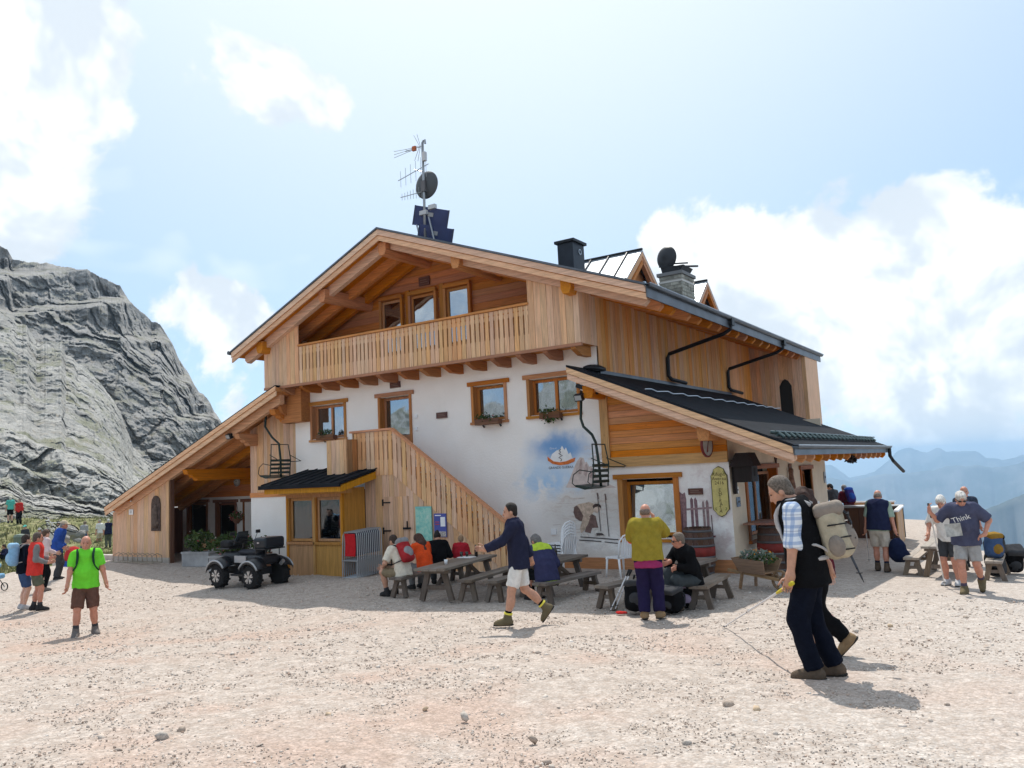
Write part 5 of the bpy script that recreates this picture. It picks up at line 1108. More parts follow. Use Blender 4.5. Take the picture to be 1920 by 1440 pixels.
C_ = dict(black=cloth('black', (.008, .008, .009)), navy=cloth('navy', (.018, .022, .055)), dnavy=cloth('dark_navy', (.007, .009, .017)), white=cloth('white', (.72, .70, .66)), offw=cloth('cream', (.66, .60, .49)), sand=cloth('sand', (.55, .46, .33)), grey=cloth('grey', (.20, .20, .20)), dgrey=cloth('dark_grey', (.055, .056, .06)), lgrey=cloth('light_grey', (.36, .35, .34)),
    lime=cloth('lime', (.16, .66, .045), vary=.06), brown=cloth('brown', (.13, .068, .05)), yellow=cloth('mustard', (.29, .225, .032)), magenta=cloth('magenta', (.30, .035, .12)), purple=cloth('purple_navy', (.020, .016, .052)), red=cloth('red', (.55, .035, .03)), orange=cloth('orange_red', (.75, .085, .02)), teal=cloth('teal', (.10, .46, .38)), blue=cloth('blue', (.03, .08, .33)), lblue=cloth('light_blue', (.22, .42, .62)), denim=cloth('denim', (.05, .09, .19)), slate=cloth('slate_blue', (.075, .08, .13)), olive=cloth('olive_grey', (.11, .12, .085)), maroon=cloth('maroon', (.10, .015, .025)), limeT=cloth('lime_trim', (.45, .58, .06)), pinkw=cloth('pale_pink', (.62, .50, .50)), gold=cloth('golden', (.26, .15, .03)), vneon=cloth('pale_yellow', (.75, .66, .10)))
BT = dict(brown=cloth('boot_brown', (.115, .085, .062)), tan=cloth('boot_tan', (.27, .18, .10)), grey=cloth('boot_grey', (.17, .15, .14)), dark=cloth('boot_dark', (.035, .033, .033)), olive=cloth('boot_olive', (.15, .12, .07)), pale=cloth('shoe_pale', (.45, .45, .46)))
def stand(px, py): p = gpt(px, py); return (p.x, p.y, p.z), p
def who(label, px, py, ang, pose, look, H=1.75, res=.016, group='hikers in the yard', seed=0, at_=None):
    p = GV(at_) if at_ else gpt(px, py)
    return person(label, (p.x, p.y, p.z), heading(p, ang), pose, look, H, res, group, seed)
def worldseat(label, x, y, face, pose, look, H=1.75, res=.018, group='people sitting at the tables', seed=0, z=None):
    """seated figure at world x,y; face = heading in degrees from +y towards -x"""
    return person(label, (x, y, gz(x, y) if z is None else z), R_(face), pose, look, H, res, group, seed)

# hiker with vest, right foreground
J1 = who('grey-haired hiker in black vest and plaid shirt looking down, pole in hand', 1536, 1272, 86, dict(pelvis=(0, .02, .925), lean=3, bend=9, head=(24, 4), LL=(-.09, .02, .085), LF=(0, 6), RL=(.09, -.13, .09), RF=(-4, -6), LA=(-.25, .14, .84, -.5, -1, 0), LH=(.1, .35, -1), Lcurl=55, RA=(.24, -.16, .84, .3, -1, 0)),
    dict(tops=(('shirt', plaid(), .56, -.10, .004), ('vest', C_['black'], 0, -.15, .012, 'collar')), bottom=('trousers', C_['dnavy'], 1.97, .014), boots=BT['brown'], hair=('short', (.15, .12, .095)), skin=SK1, bulk=1.12), 1.89, .0125, 'hikers in the yard', 1)
backpack('beige and grey-brown hiking pack worn by the vest hiker', J1, cloth('pack_beige', (.44, .385, .28)), cloth('pack_taupe', (.26, .22, .185)), (.31, .22, .43), low=.10, straps=cloth('strap_pale', (.45, .43, .42)), res=.013, detail=True)
J2 = who('dark-clothed hiker with curly brown hair, half hidden behind the vest hiker', 1550, 1224, 94, dict(pelvis=(0, 0, .92), lean=4, bend=5, head=(8, 0), LL=(-.09, -.20, .17), LF=(-46, 0), RL=(.09, -.02, .085), LA=(-.25, -.10, .82), RA=(.24, .16, .9)),
    dict(tops=(('jacket', C_['maroon'], 1, -.12, .008),), bottom=('trousers', C_['black'], 1.96, .014), boots=BT['tan'], socks=C_['red'], hair=('curly', (.055, .028, .02)), skin=SK3), 1.77, .0145, 'hikers in the yard', 2)
backpack('small black pack on the curly-haired hiker', J2, C_['black'], C_['dgrey'], (.26, .16, .36), low=.12)
# man striding left in navy fleece
J3 = who('dark-haired man in navy fleece and white shorts striding to the left', 978, 1171, 90, dict(pelvis=(0, 0, .93), lean=3, bend=4, head=(4, 6), LL=(-.08, .20, .085), LF=(0, 0), RL=(.09, -.37, .20), RF=(-52, 0), LA=(-.20, .46, 1.10, -.2, -.6, -1), LH=(0, 1, .1), RA=(.24, -.20, .86)),
    dict(tops=(('fleece', cloth('fleece_navy', (.022, .024, .048)), 1, -.14, .010, 'collar'),), bottom=('shorts', C_['white'], .88, .024), boots=BT['olive'], boot_h=.08, socks=C_['black'], hair=('short', (.022, .016, .013)), skin=SK1, bulk=1.05), 1.80, .0135, 'hikers in the yard', 3)
for k in 'RL':
    a = J3[k+'an']; kn = J3[k+'kn']; d = unit(kn-a); MB().tube([GV(a+d*.075), GV(a+d*.10)], .062, 12).build('sock_cuff', C_['vneon'], J3['o'])
# man in mustard top, seen from behind
J4 = who('balding man in mustard top seen from behind, magenta shirt at his waist', 1222, 1161, -4, dict(pelvis=(0, 0, .93), lean=2, bend=6, head=(4, -6), LL=(-.10, .0, .085), RL=(.12, .05, .085), LF=(0, 14), RF=(0, -16), LA=(-.10, .30, 1.38, -.75, -.35, -1), RA=(.12, .28, 1.46, .75, -.35, -1), LH=(.3, .3, 1), RH=(-.3, .3, 1)),
    dict(tops=(('shirt', C_['magenta'], .0, -.16, .010), ('T_shirt', C_['orange'], .62, -.03, -.004), ('sweater', C_['yellow'], .50, -.05, .006)), bottom=('trousers', C_['purple'], 1.95, .022), boots=BT['tan'], hair=('fringe', (.20, .15, .12)), skin=SK2, bulk=1.06), 1.70, .0145, 'hikers in the yard', 4)
# lime shirt man, left
J5 = who('bald man in lime green T-shirt and brown shorts walking towards us', 160, 1193, 176, dict(pelvis=(0, 0, .925), lean=2, bend=3, head=(4, 0), LL=(-.15, -.04, .085), LF=(0, 18), RL=(.14, .14, .085), RF=(0, -6), LA=(-.33, .05, .84, -.4, -1, 0), RA=(.28, .20, .84, .5, -1, 0)),
    dict(tops=(('T_shirt', C_['lime'], .38, -.10, .004),), bottom=('shorts', C_['brown'], .98, .036), boots=BT['grey'], boot_h=.09, socks=C_['dgrey'], hair=('fringe', (.16, .11, .09)), skin=SK2, bulk=1.14, belly=.8), 1.76, .0145, 'hikers in the yard', 5)
backpack('small dark pack with green straps on the lime shirt man', J5, C_['dgrey'], C_['olive'], (.26, .14, .36), straps=cloth('strap_green', (.02, .05, .035)))
# group at the left edge
J6 = who('man in red vest with grey sleeves and grey shorts, left edge of the yard', 64, 1146, -88, dict(lean=3, head=(2, 0), LL=(-.10, -.02, .085), RL=(.11, .10, .085), LA=(-.22, .28, 1.12, -.4, -.6, -1), RA=(.24, .24, 1.06, .4, -.6, -1), RH=(0, 1, .1), LH=(0, 1, .1)),
    dict(tops=(('shirt', C_['grey'], 1, -.10, .0), ('vest', cloth('vest_red', (.62, .05, .04)), 0, -.14, .014, 'collar')), bottom=('shorts', C_['olive'], .82, .025), boots=BT['dark'], socks=C_['dgrey'], hair=('short', (.10, .075, .06)), skin=SK2), 1.79, .02, 'group at the left edge', 6)
J7 = who('person in dark jacket and denim shorts with light blue pack, beside the red vest man', 42, 1143, -75, dict(lean=3, head=(4, 10), LA=(-.2, .2, 1.05, -.4, -.6, -1), RA=(.2, .24, 1.1, .4, -.6, -1)),
    dict(tops=(('jacket', C_['dnavy'], 1, -.10, .006),), bottom=('shorts', C_['denim'], .92, .015), boots=BT['pale'], boot_h=.04, hair=('short', (.04, .027, .02)), skin=SK3), 1.74, .02, 'group at the left edge', 7)
backpack('light blue rucksack worn at the left edge of the yard', J7, C_['lblue'], cloth('pack_pale_blue', (.30, .50, .68)), (.30, .19, .48), straps=C_['lgrey'])
J8 = who('woman in white shirt and black trousers behind the red vest man', 79, 1109, -60, dict(lean=4, head=(10, 0), LA=(-.15, .25, 1.1, -.4, -.6, -1), RA=(.2, .25, 1.05, .4, -.6, -1)), dict(tops=(('shirt', C_['pinkw'], 1, -.08, .0),), bottom=('trousers', C_['black'], 1.9, .010), boots=BT['grey'], boot_h=.04, hair=('short', (.10, .06, .04)), skin=SK3), 1.66, .022, 'group at the left edge', 8)
J9 = who('man in bright blue jacket, navy trousers and pale cap, left of the lime shirt man', 106, 1088, -100, dict(lean=8, bend=8, head=(8, 0), RA=(.18, .18, .95, .4, -1, 0), LA=(-.18, .18, .95, -.4, -1, 0)), dict(tops=(('jacket', C_['blue'], 1, -.14, .016),), bottom=('trousers', C_['dgrey'], 1.96, .018), boots=BT['dark'], hair=('short', (.25, .22, .2)), hat=C_['sand'], skin=SK2, bulk=1.1), 1.76, .022, 'group at the left edge', 9)
FARP = 'people on the grass beyond the yard'
J10 = who('woman in white top and dark skirt, standing on the grass edge', 90, 1058, -20, dict(lean=4, head=(5, 30)), dict(tops=(('shirt', C_['white'], .5, -.05, 0),), bottom=('shorts', C_['black'], .9, .03), boots=BT['dark'], hair=('short', (.20, .14, .09)), skin=SK3), 1.68, .028, FARP, 10)
who('dark-clothed woman in pale cap behind the red vest man', 74, 1052, 160, dict(lean=2), dict(tops=(('shirt', C_['maroon'], .9, -.05, 0),), bottom=('trousers', C_['dgrey'], 1.9), boots=BT['dark'], hair=('short', (.04, .02, .015)), hat=C_['lgrey'], skin=SK1), 1.66, .028, FARP, 11)
who('woman in teal top and black shorts on the grass bank', 19, 981, 10, dict(lean=2), dict(tops=(('T_shirt', C_['teal'], .4, -.06, 0),), bottom=('shorts', C_['black'], .85, .02), boots=BT['dark'], hair=('short', (.62, .58, .52)), skin=SK3), 1.68, .03, FARP, 12)
who('person in grey fleece and black trousers on the grass bank', 52, 984, 20, dict(lean=4), dict(tops=(('fleece', C_['grey'], 1, -.08, .01),), bottom=('trousers', C_['black'], 1.95), boots=BT['dark'], hair=('short', (.5, .46, .42)), skin=SK3), 1.72, .03, FARP, 13)
who('person in pale pink top at the left picture edge', 1, 977, 40, dict(lean=6), dict(tops=(('T_shirt', C_['pinkw'], .5, -.06, 0),), bottom=('trousers', C_['dgrey'], 1.95), boots=BT['dark'], hair=('short', (.3, .2, .15)), skin=SK3), 1.68, .03, FARP, 14)
who('man in white shirt and beige shorts by the corner of the hut', 187, 1026, 30, dict(lean=2, head=(0, 20)), dict(tops=(('shirt', C_['white'], .5, -.08, 0),), bottom=('shorts', C_['sand'], .85, .02), boots=BT['dark'], socks=C_['dgrey'], hair=('short', (.4, .33, .27)), skin=SK2), 1.72, .028, FARP, 15)
who('man in navy vest and dark trousers by the corner of the hut', 203, 1028, 10, dict(lean=2, RA=(.12, .2, 1.45, 1, -.2, -.7)), dict(tops=(('shirt', C_['white'], .6, -.05, 0), ('vest', C_['navy'], 0, -.12, .01)), bottom=('trousers', C_['olive'], 1.95, .012), boots=BT['dark'], hair=('short', (.6, .56, .5)), skin=SK2), 1.74, .028, FARP, 16)
SIT = lambda seat=.46, **k: {**dict(pelvis=(0, 0, seat+.085), lean=6, bend=14, head=(8, 0), LL=(-.11, .40, .085, -.1, .6, 1), RL=(.11, .42, .085, .1, .6, 1), LA=(-.14, .36, .66, -.5, -.6, -.3), RA=(.14, .36, .66, .5, -.6, -.3), LH=(.1, 1, -.2), RH=(-.1, 1, -.2)), **k}
GS = lambda **k: {**dict(pelvis=(0, 0, .10), lean=-4, bend=22, LL=(-.12, .62, .09, -.1, .3, 1), RL=(.13, .66, .09, .1, .3, 1), LA=(-.16, .38, .42, -.5, -.6, -.3), RA=(.16, .38, .42, .5, -.6, -.3)), **k}
who('dark-haired person sitting on the ground at the left edge', 12, 1052, 110, GS(), dict(tops=(('shirt', C_['navy'], .9, -.04, 0),), bottom=('trousers', C_['black'], 1.95), boots=BT['dark'], hair=('short', (.05, .03, .02)), skin=SK1), 1.7, .028, FARP, 17)
who('person in white T-shirt sitting beside the dark-haired one, left edge', 30, 1049, 20, GS(), dict(tops=(('T_shirt', C_['white'], .5, -.04, 0),), bottom=('trousers', C_['dgrey'], 1.95), boots=BT['dark'], hair=('short', (.2, .13, .08)), skin=SK3), 1.66, .028, FARP, 18)
who('person in patterned dark shirt sitting beside the piled bicycles', 128, 1026, 150, GS(), dict(tops=(('shirt', C_['maroon'], .9, -.04, 0),), bottom=('trousers', C_['black'], 1.95), boots=BT['dark'], hair=('short', (.05, .03, .02)), skin=SK1), 1.7, .028, FARP, 19)
who('dark-haired man in black jacket standing above the bicycles', 112, 1036, 60, dict(lean=4), dict(tops=(('jacket', C_['black'], 1, -.1, .01),), bottom=('trousers', C_['dgrey'], 1.95), boots=BT['dark'], hair=('short', (.03, .02, .015)), skin=SK1), 1.76, .03, FARP, 36)
who('person in grey shirt standing between bicycles and dark bundle', 156, 1032, -30, dict(lean=10, head=(14, 0)), dict(tops=(('shirt', C_['lgrey'], .6, -.08, 0),), bottom=('trousers', C_['denim'], 1.95), boots=BT['dark'], hair=('short', (.2, .15, .1)), skin=SK3), 1.7, .03, FARP, 37)
who('person in red top and black trousers at the top of the bank', 36, 984, 150, dict(lean=2), dict(tops=(('shirt', C_['red'], .9, -.08, 0),), bottom=('trousers', C_['black'], 1.95), boots=BT['dark'], hair=('short', (.05, .03, .02)), skin=SK3), 1.7, .03, FARP, 38)
who('child in teal bicycle helmet standing by the green bin', 47, 1040, 150, dict(lean=3), dict(tops=(('shirt', C_['dgrey'], .9, -.04, 0),), bottom=('trousers', C_['black'], 1.95), boots=BT['dark'], hair=('short', (.05, .03, .02)), hat=C_['teal'], skin=SK3), 1.62, .028, FARP, 20)

# ---- seated at the tables in front of the hut
X1 = worldseat('man in cream shirt sitting at the bench end, red pack on his back', -5.2, -4.28, 80, SIT(seat=.40, lean=14, bend=18, head=(6, 4), LL=(-.16, .34, .085, -.3, .6, 1), RL=(.14, .46, .085, .2, .6, 1), LA=(-.20, .40, .58, -.6, -.6, -.2), RA=(.18, .42, .56, .6, -.6, -.2)), dict(tops=(('shirt', C_['offw'], .42, -.10, .010),), bottom=('shorts', cloth('khaki', (.24, .19, .12)), .88, .025), boots=BT['dark'], boot_h=.05, socks=C_['dgrey'], hair=('short', (.045, .028, .02)), skin=SK1), 1.70, .0155, seed=21)
backpack('red and grey pack on the man in the cream shirt', X1, cloth('pack_red', (.36, .03, .035)), cloth('pack_grey_panel', (.26, .255, .26)), (.28, .18, .46), straps=cloth('strap_dark', (.03, .03, .035)))
worldseat('woman with long brown hair in orange jacket sitting at the left table', -5.25, -3.55, 70, SIT(seat=.42, lean=12, bend=16, head=(18, 6), LA=(-.12, .34, .92, -.6, -.4, -.6), RA=(.10, .36, .92, .6, -.4, -.6), LH=(.1, .6, .6), RH=(-.1, .6, .6)), dict(tops=(('jacket', C_['orange'], 1, -.10, .012),), bottom=('trousers', C_['grey'], 1.95, .012), boots=BT['dark'], hair=('long', (.075, .035, .025)), skin=SK3), 1.60, .0165, seed=22)
worldseat('dark-haired person in black jacket beside the woman in orange', -5.35, -3.0, 40, SIT(seat=.42, lean=12, bend=18, head=(14, 0)), dict(tops=(('jacket', C_['black'], 1, -.10, .014),), bottom=('trousers', C_['dgrey'], 1.95, .006), boots=BT['dark'], hair=('bun', (.018, .013, .012)), skin=SK1), 1.56, .0175, seed=23)
worldseat('fair-haired child in red jacket at the left table', -5.2, -2.45, 20, SIT(seat=.5, lean=6, head=(6, 20)), dict(tops=(('jacket', cloth('child_red', (.40, .02, .03)), 1, -.10, .012),), bottom=('trousers', C_['olive'], 1.95, .012), boots=BT['dark'], hair=('full', (.30, .19, .11)), skin=SK3), 1.25, .0165, seed=24)
worldseat('grey-haired man in navy jacket with lime trim sitting with his back turned', -1.93, -4.28, 62, SIT(seat=.40, lean=13, bend=24, head=(8, 10), LA=(-.16, .30, .74, -.6, -.4, -.6)), dict(tops=(('jacket_hem', C_['limeT'], 0, -.17, .012), ('jacket', cloth('jacket_navy', (.04, .042, .095)), 1, -.12, .010), ('collar', C_['limeT'], 0, .44, .006, 'collar')), bottom=('trousers', C_['black'], 1.95, .008), boots=BT['dark'], hair=('full', (.16, .15, .145)), skin=SK2, bulk=1.12), 1.70, .0155, seed=25)
worldseat('man in black jacket and sunglasses sitting on the right bench', .66, -4.12, 152, SIT(seat=.40, lean=12, bend=14, head=(2, -22), LL=(-.06, .36, .10, -.1, .6, 1), RL=(.02, .52, .22, .1, .6, 1), LA=(-.06, .34, .70, -.7, -.4, -.3), RA=(.10, .36, .78, .7, -.4, -.3)), dict(tops=(('jacket', C_['black'], 1, -.12, .012, 'collar'),), bottom=('trousers', cloth('trousers_slate', (.05, .06, .065)), 1.93, .01), boots=BT['brown'], hair=('short', (.17, .135, .105)), skin=SK2, shades=True), 1.70, .0145, seed=26)

# ---- right side
J30 = who('man in slate blue T-shirt and grey shorts striding towards us, map and pole in hand', 1822, 1113, 172, dict(pelvis=(0, 0, .93), lean=6, bend=8, head=(22, 16), LL=(-.13, -.28, .19), LF=(-46, 6), RL=(.08, .12, .085), RF=(0, -4), RA=(.46, .26, 1.36, .8, -.3, -1), RH=(0, .1, 1), LA=(-.30, .12, .98, -1, -.7, 0), LH=(.7, .5, -.3)),
    dict(tops=(('T_shirt', C_['slate'], .46, -.13, .016),), bottom=('shorts', C_['lgrey'], .86, .03), boots=BT['olive'], boot_h=.06, socks=cloth('sock_purple', (.09, .07, .10)), hair=('full', (.60, .57, .53)), skin=SK2, shades=True, bulk=1.14, belly=.7), 1.78, .0145, 'walkers by the right tables', 30)
J31 = who('white-haired person in white shirt standing behind the slate blue T-shirt man', 1788, 1098, 160, dict(lean=10, bend=10, head=(20, 10), RA=(.26, .25, .95, .6, -1, 0)), dict(tops=(('shirt', C_['white'], .55, -.10, .008),), bottom=('shorts', C_['dgrey'], .9, .015), boots=BT['pale'], boot_h=.04, hair=('full', (.68, .65, .60)), skin=SK2), 1.72, .0175, 'walkers by the right tables', 31)
J32 = who('man in dark patterned shirt standing behind the right picnic table', 1822, 1062, 200, dict(lean=2, head=(0, -10)), dict(tops=(('shirt', cloth('shirt_dark_pattern', (.04, .05, .075), noise=40, vary=.8), .5, -.10, .008),), bottom=('trousers', C_['dgrey'], 1.95), boots=BT['dark'], hair=('fringe', (.30, .24, .2)), skin=SK2), 1.80, .0185, 'walkers by the right tables', 32)
J33 = who('bald man in navy vest and beige shorts walking away with a blue bag', 1655, 1072, -8, dict(pelvis=(0, 0, .93), lean=5, bend=12, head=(12, 12), side=3, LL=(-.10, .12, .085), RL=(.10, -.08, .085), LA=(-.28, .10, .84), RA=(.32, .0, .84)), dict(tops=(('T_shirt', cloth('tee_sage', (.30, .38, .30)), .5, -.08, .004), ('vest', C_['navy'], 0, -.06, .014, 'collar')), bottom=('shorts', cloth('shorts_beige', (.52, .47, .40)), .90, .03), boots=BT['brown'], boot_h=.1, socks=cloth('sock_navy', (.02, .022, .04)), hair=('fringe', (.3, .24, .2)), skin=SK2, bulk=1.12), 1.76, .016, 'walkers by the right tables', 33)
who('person in grey and white jacket leaning at the terrace bar', 1572, 995, 40, dict(lean=12, bend=10, head=(8, 40), LA=(-.2, .4, 1.1), RA=(.2, .4, 1.1)), dict(tops=(('jacket', C_['dgrey'], 1, -.10, .01),), bottom=('trousers', C_['black'], 1.95), boots=BT['dark'], hair=('full', (.015, .012, .012)), skin=SK1), 1.72, .022, 'guests at the terrace bar', 34)
JB = who('person in maroon jacket with blue pack at the terrace bar', 1598, 1003, 30, dict(lean=14, bend=10, head=(8, 10), LA=(-.2, .4, 1.05), RA=(.2, .4, 1.05)), dict(tops=(('jacket', C_['maroon'], 1, -.10, .01),), bottom=('trousers', C_['brown'], 1.95, .01), boots=BT['dark'], hair=('short', (.30, .28, .26)), skin=SK1), 1.74, .022, 'guests at the terrace bar', 35)
backpack('violet-blue pack on the guest in maroon at the bar', JB, cloth('pack_violet', (.05, .035, .17)), C_['blue'], (.28, .18, .46), res=.022)
# ------------------------------------------------------------------ tables and benches of weathered wood
W_gr = wood('weathered_wood', (.145, .11, .082), 'y', rnd=.25, grey=.35, knots=.4); W_gl = wood('weathered_legs', (.105, .075, .053), 'z', rnd=.2, grey=.25)
def table(label, x, y, rz=0.0, L=2.1, Wd=.64, H=.72, z=None, group='trestle tables'):
    t = thing('picnic_table', label, 'table', (x, y, gz(x, y) if z is None else z), rz, group); n = 4; pw = Wd/n
    for k in range(n): MB().box((-Wd/2+k*pw+.004, -L/2, H-.045), (-Wd/2+(k+1)*pw-.004, L/2+random.uniform(-.02, .02), H)).build('plank', W_gr, t)
    for s in (-1, 1):
        yy = s*(L/2-.28); MB().box((-Wd/2+.03, yy-.04, H-.115), (Wd/2-.03, yy+.04, H-.047)).build('cross_beam', W_gl, t)
        for q in (-1, 1): MB().beam((q*.17, yy, H-.11), (q*.31, yy, .0), .10, .07, (0, 1, 0)).build('leg', W_gl, t)
        MB().box((-.27, yy-.025, .20), (.27, yy+.025, .28)).build('stretcher', W_gl, t)
        MB().beam((0, yy-s*.03, .27), (0, yy-s*.55, H-.06), .06, .06, (1, 0, 0)).build('brace', W_gl, t)
    return t
def bench(label, x, y, rz=0.0, L=1.9, Wd=.30, H=.45, z=None, group='benches'):
    t = thing('bench', label, 'bench', (x, y, gz(x, y) if z is None else z), rz, group)
    for k in range(2): MB().box((-Wd/2+k*Wd/2+.003, -L/2, H-.045), (-Wd/2+(k+1)*Wd/2-.003, L/2, H)).build('plank', W_gr, t)
    for s in (-1, 1):
        yy = s*(L/2-.16); MB().box((-Wd/2+.02, yy-.03, H-.10), (Wd/2-.02, yy+.03, H-.047)).build('cross_beam', W_gl, t)
        for q in (-1, 1): MB().beam((q*.08, yy, H-.09), (q*.16, yy+s*.04, 0), .09, .06, (0, 1, 0)).build('leg', W_gl, t)
        MB().box((-.13, yy-.02, .16), (.13, yy+.02, .22)).build('stretcher', W_gl, t)
    return t
TH, BH = .61, .385
table('long grey trestle table beside the people in orange and red', -4.28, -3.72, R_(11), L=2.4, H=TH); bench('grey bench carrying the row of guests left of their table', -5.22, -3.45, R_(4), L=2.3, H=BH); bench('empty grey bench on the right side of the left table', -3.62, -3.60, R_(9), L=2.1, H=BH)
table('grey trestle table behind the man in navy and lime', -2.42, -3.25, R_(2), L=1.8, H=TH); bench('grey bench the man in navy and lime sits on', -1.78, -3.80, R_(-6), L=1.7, H=BH); bench('short grey bench left of the middle table, behind the striding man', -2.92, -4.1, L=1.0, H=BH)
table('grey trestle table behind the man in the mustard top', .12, -3.35, R_(-4), L=1.8, H=TH); bench('grey bench the man in sunglasses sits on', .74, -3.55, R_(5), L=1.5, H=BH); bench('grey bench left of the mustard-topped man', -.56, -3.95, R_(-12), L=1.4, H=BH)
W_g0, W_g1 = W_gr, W_gl; W_gr = wood('pale_planks', (.36, .30, .235), 'y', rnd=.15, grey=.3); W_gl = wood('pale_legs', (.20, .145, .10), 'z', rnd=.15, grey=.2)
table('picnic table with pale planks at the right edge of the yard', 3.55, 2.45, L=1.9, H=.66, group='right picnic set'); bench('pale plank bench left of the right picnic table', 3.0, 2.75, L=1.9, H=.40, group='right picnic set'); bench('bench loaded with packs right of the right picnic table', 4.45, 2.3, L=1.5, H=.40, group='right picnic set')
W_gr, W_gl = W_g0, W_g1
# things on the tables
Mdk = mat('dark_bottle_glass', (.02, .012, .008), .12, spec=.6); Mwht = mat('white_plastic', (.82, .82, .82), .42, spec=.4, noise=3, vary=.05)
def put(name, mb, mm, label, cat, loc, group=None, smooth=True):
    o = mb.build(name, mm, None, smooth, loc); o['label'] = label; o['category'] = cat
    if group: o['group'] = group
    return o
tz = gz(-4.3, -3.7)+TH
put('bottle', MB().lathe([(.034, 0), (.034, .13), (.013, .19), (.013, .24)], n=12), Mdk, 'dark bottle on the left table', 'bottle', (-4.40, -2.95, tz))
for q, (dx, lab) in enumerate(((-.16, 'dark glass left of the bottle on the left table'), (-.26, 'second dark glass left of the bottle on the left table'))): put('glass', MB().lathe([(.026, 0), (.034, .11)], n=12), Mdk, lab, 'glass', (-4.40+dx, -3.05-.05*q, tz), 'glasses on the left table')
put('tray', MB().box((-.16, -.11, 0), (.16, .11, .012)), Mwht, 'white tray under the glasses on the left table', 'tray', (-4.52, -3.12, tz), smooth=False)
put('camera', MB().box((-.05, -.03, 0), (.05, .03, .07)).lathe([(.028, 0), (.026, .05)], (0, -.03, .035), 10, Matrix.Rotation(math.pi/2, 3, 'X')), M_blk, 'small black camera lying on the table before the sunglasses man', 'camera', (.36, -3.95, gz(.3, -4.0)+TH), smooth=False)

for q, (x, y, lab) in enumerate(((-2.35, -3.5, 'cup on the middle table behind the man in navy and lime'), (.05, -3.6, 'cup on the table behind the mustard-topped man'), (-4.2, -4.2, 'cup near the front end of the left table'))): put('cup', MB().lathe([(.025, 0), (.036, .09), (.030, .09), (.022, .01)], n=12), Mwht, lab, 'cup', (x, y, gz(x, y)+TH), 'cups on the tables')
for q, (x, y, lab) in enumerate(((-2.55, -2.9, 'dark bottle on the middle table'), (.22, -3.1, 'dark bottle on the table behind the mustard-topped man'))): put('bottle', MB().lathe([(.034, 0), (.034, .13), (.013, .19), (.013, .24)], n=12), Mdk, lab, 'bottle', (x, y, gz(x, y)+TH))
# --- white plastic chairs
def pchair(label, loc, rz, group):
    t = thing('plastic_chair', label, 'chair', loc, rz, group); m = MB()
    m.box((-.21, -.20, .40), (.21, .20, .425)); m.box((-.23, .195, .375), (.23, .225, .43)); m.build('seat', Mwht, t)
    for sx in (-1, 1):
        MB().tube([(sx*.20, .20, .42), (sx*.225, .235, 0)], [.026, .018], 6).build('leg', Mwht, t, smooth=True); MB().tube([(sx*.19, -.19, .42), (sx*.215, -.26, 0)], [.026, .018], 6).build('leg', Mwht, t, smooth=True)
    arc = [(.215*math.cos(a), -.21-.10*math.sin(a)*0-(.0), .43+.0) for a in (0,)]
    fr = [(-.20, -.20, .42), (-.215, -.235, .62), (-.195, -.262, .77), (-.12, -.285, .86), (0, -.295, .89), (.12, -.285, .86), (.195, -.262, .77), (.215, -.235, .62), (.20, -.20, .42)]
    b = MB().tube(fr, .019, 6).build('back_frame', Mwht, t, smooth=True)
    for k in range(5):
        x = -.13+k*.065; MB().beam((x, -.205, .42), (x*.95, -.285, .86-abs(x)*.35), .044, .012, (0, 1, 0)).build('slat', Mwht, b)
    return t
ch0 = pchair('single white plastic chair by the annex window', (-1.98, -1.25, gz(-2, -1.2)), R_(62), 'white plastic chairs')
ORD = ('lowest', 'second lowest', 'middle', 'second highest', 'topmost')
for k in range(5): copy_tree(ch0, (-3.52, -1.0, gz(-3.4, -1.0)+k*.062), R_(75), ORD[k]+' white plastic chair of the stack below the mural', group='white plastic chairs')

# --- folded deck chairs stacked by the store door
Mal = mat('grey_aluminium', (.36, .38, .40), .4, metal=.6)
def lounger(label, loc, fab):
    t = thing('deck_chair', label, 'deck chair', loc, 0, 'stack of folded deck chairs')
    MB().tube([(-.24, 0, .0), (-.25, .01, .42), (-.23, .03, .98), (-.19, .04, 1.06), (.19, .04, 1.06), (.23, .03, .98), (.25, .01, .42), (.24, 0, 0), (-.24, 0, 0)], .013, 6).build('frame', Mal, t)
    MB().tube([(-.21, .02, .06), (-.21, .015, .40), (.21, .015, .40), (.21, .02, .06)], .012, 6).build('leg_frame', Mal, t)
    MB().box((-.25, -.012, .385), (.25, .012, .41)).build('cross_bar', Mal, t)
    m = MB(); P = np.array([[(x, .018+.02*math.sin(math.pi*j/8), .50+.53*j/8) for j in range(9)] for x in (-.17, .17)]); v_, f_ = grid_mesh(P); m.add(v_, [tuple(q) for q in f_]); m.build('fabric', fab, t, smooth=True)
    return t
l0 = lounger('red deck chair at the front of the folded stack', (-8.56, -2.36, gz(-8.5, -2.3)), cloth('deck_red', (.50, .02, .025)))
l1 = lounger('folded grey deck chair in the stack between kiosk and store door', (-8.555, -2.30, gz(-8.5, -2.3)), cloth('deck_grey', (.09, .09, .12)))
NUM = ('first', 'second', 'third', 'fourth', 'fifth', 'sixth', 'seventh', 'eighth', 'ninth', 'tenth', 'eleventh', 'twelfth', 'last')
l1['label'] = 'first folded grey deck chair behind the red one in the stack'
for k in range(2, 14): copy_tree(l1, (-8.56+.006*k, -2.36+.058*k, gz(-8.5, -2.3)+.004*k), label=NUM[k-1]+' folded grey deck chair behind the red one in the stack')

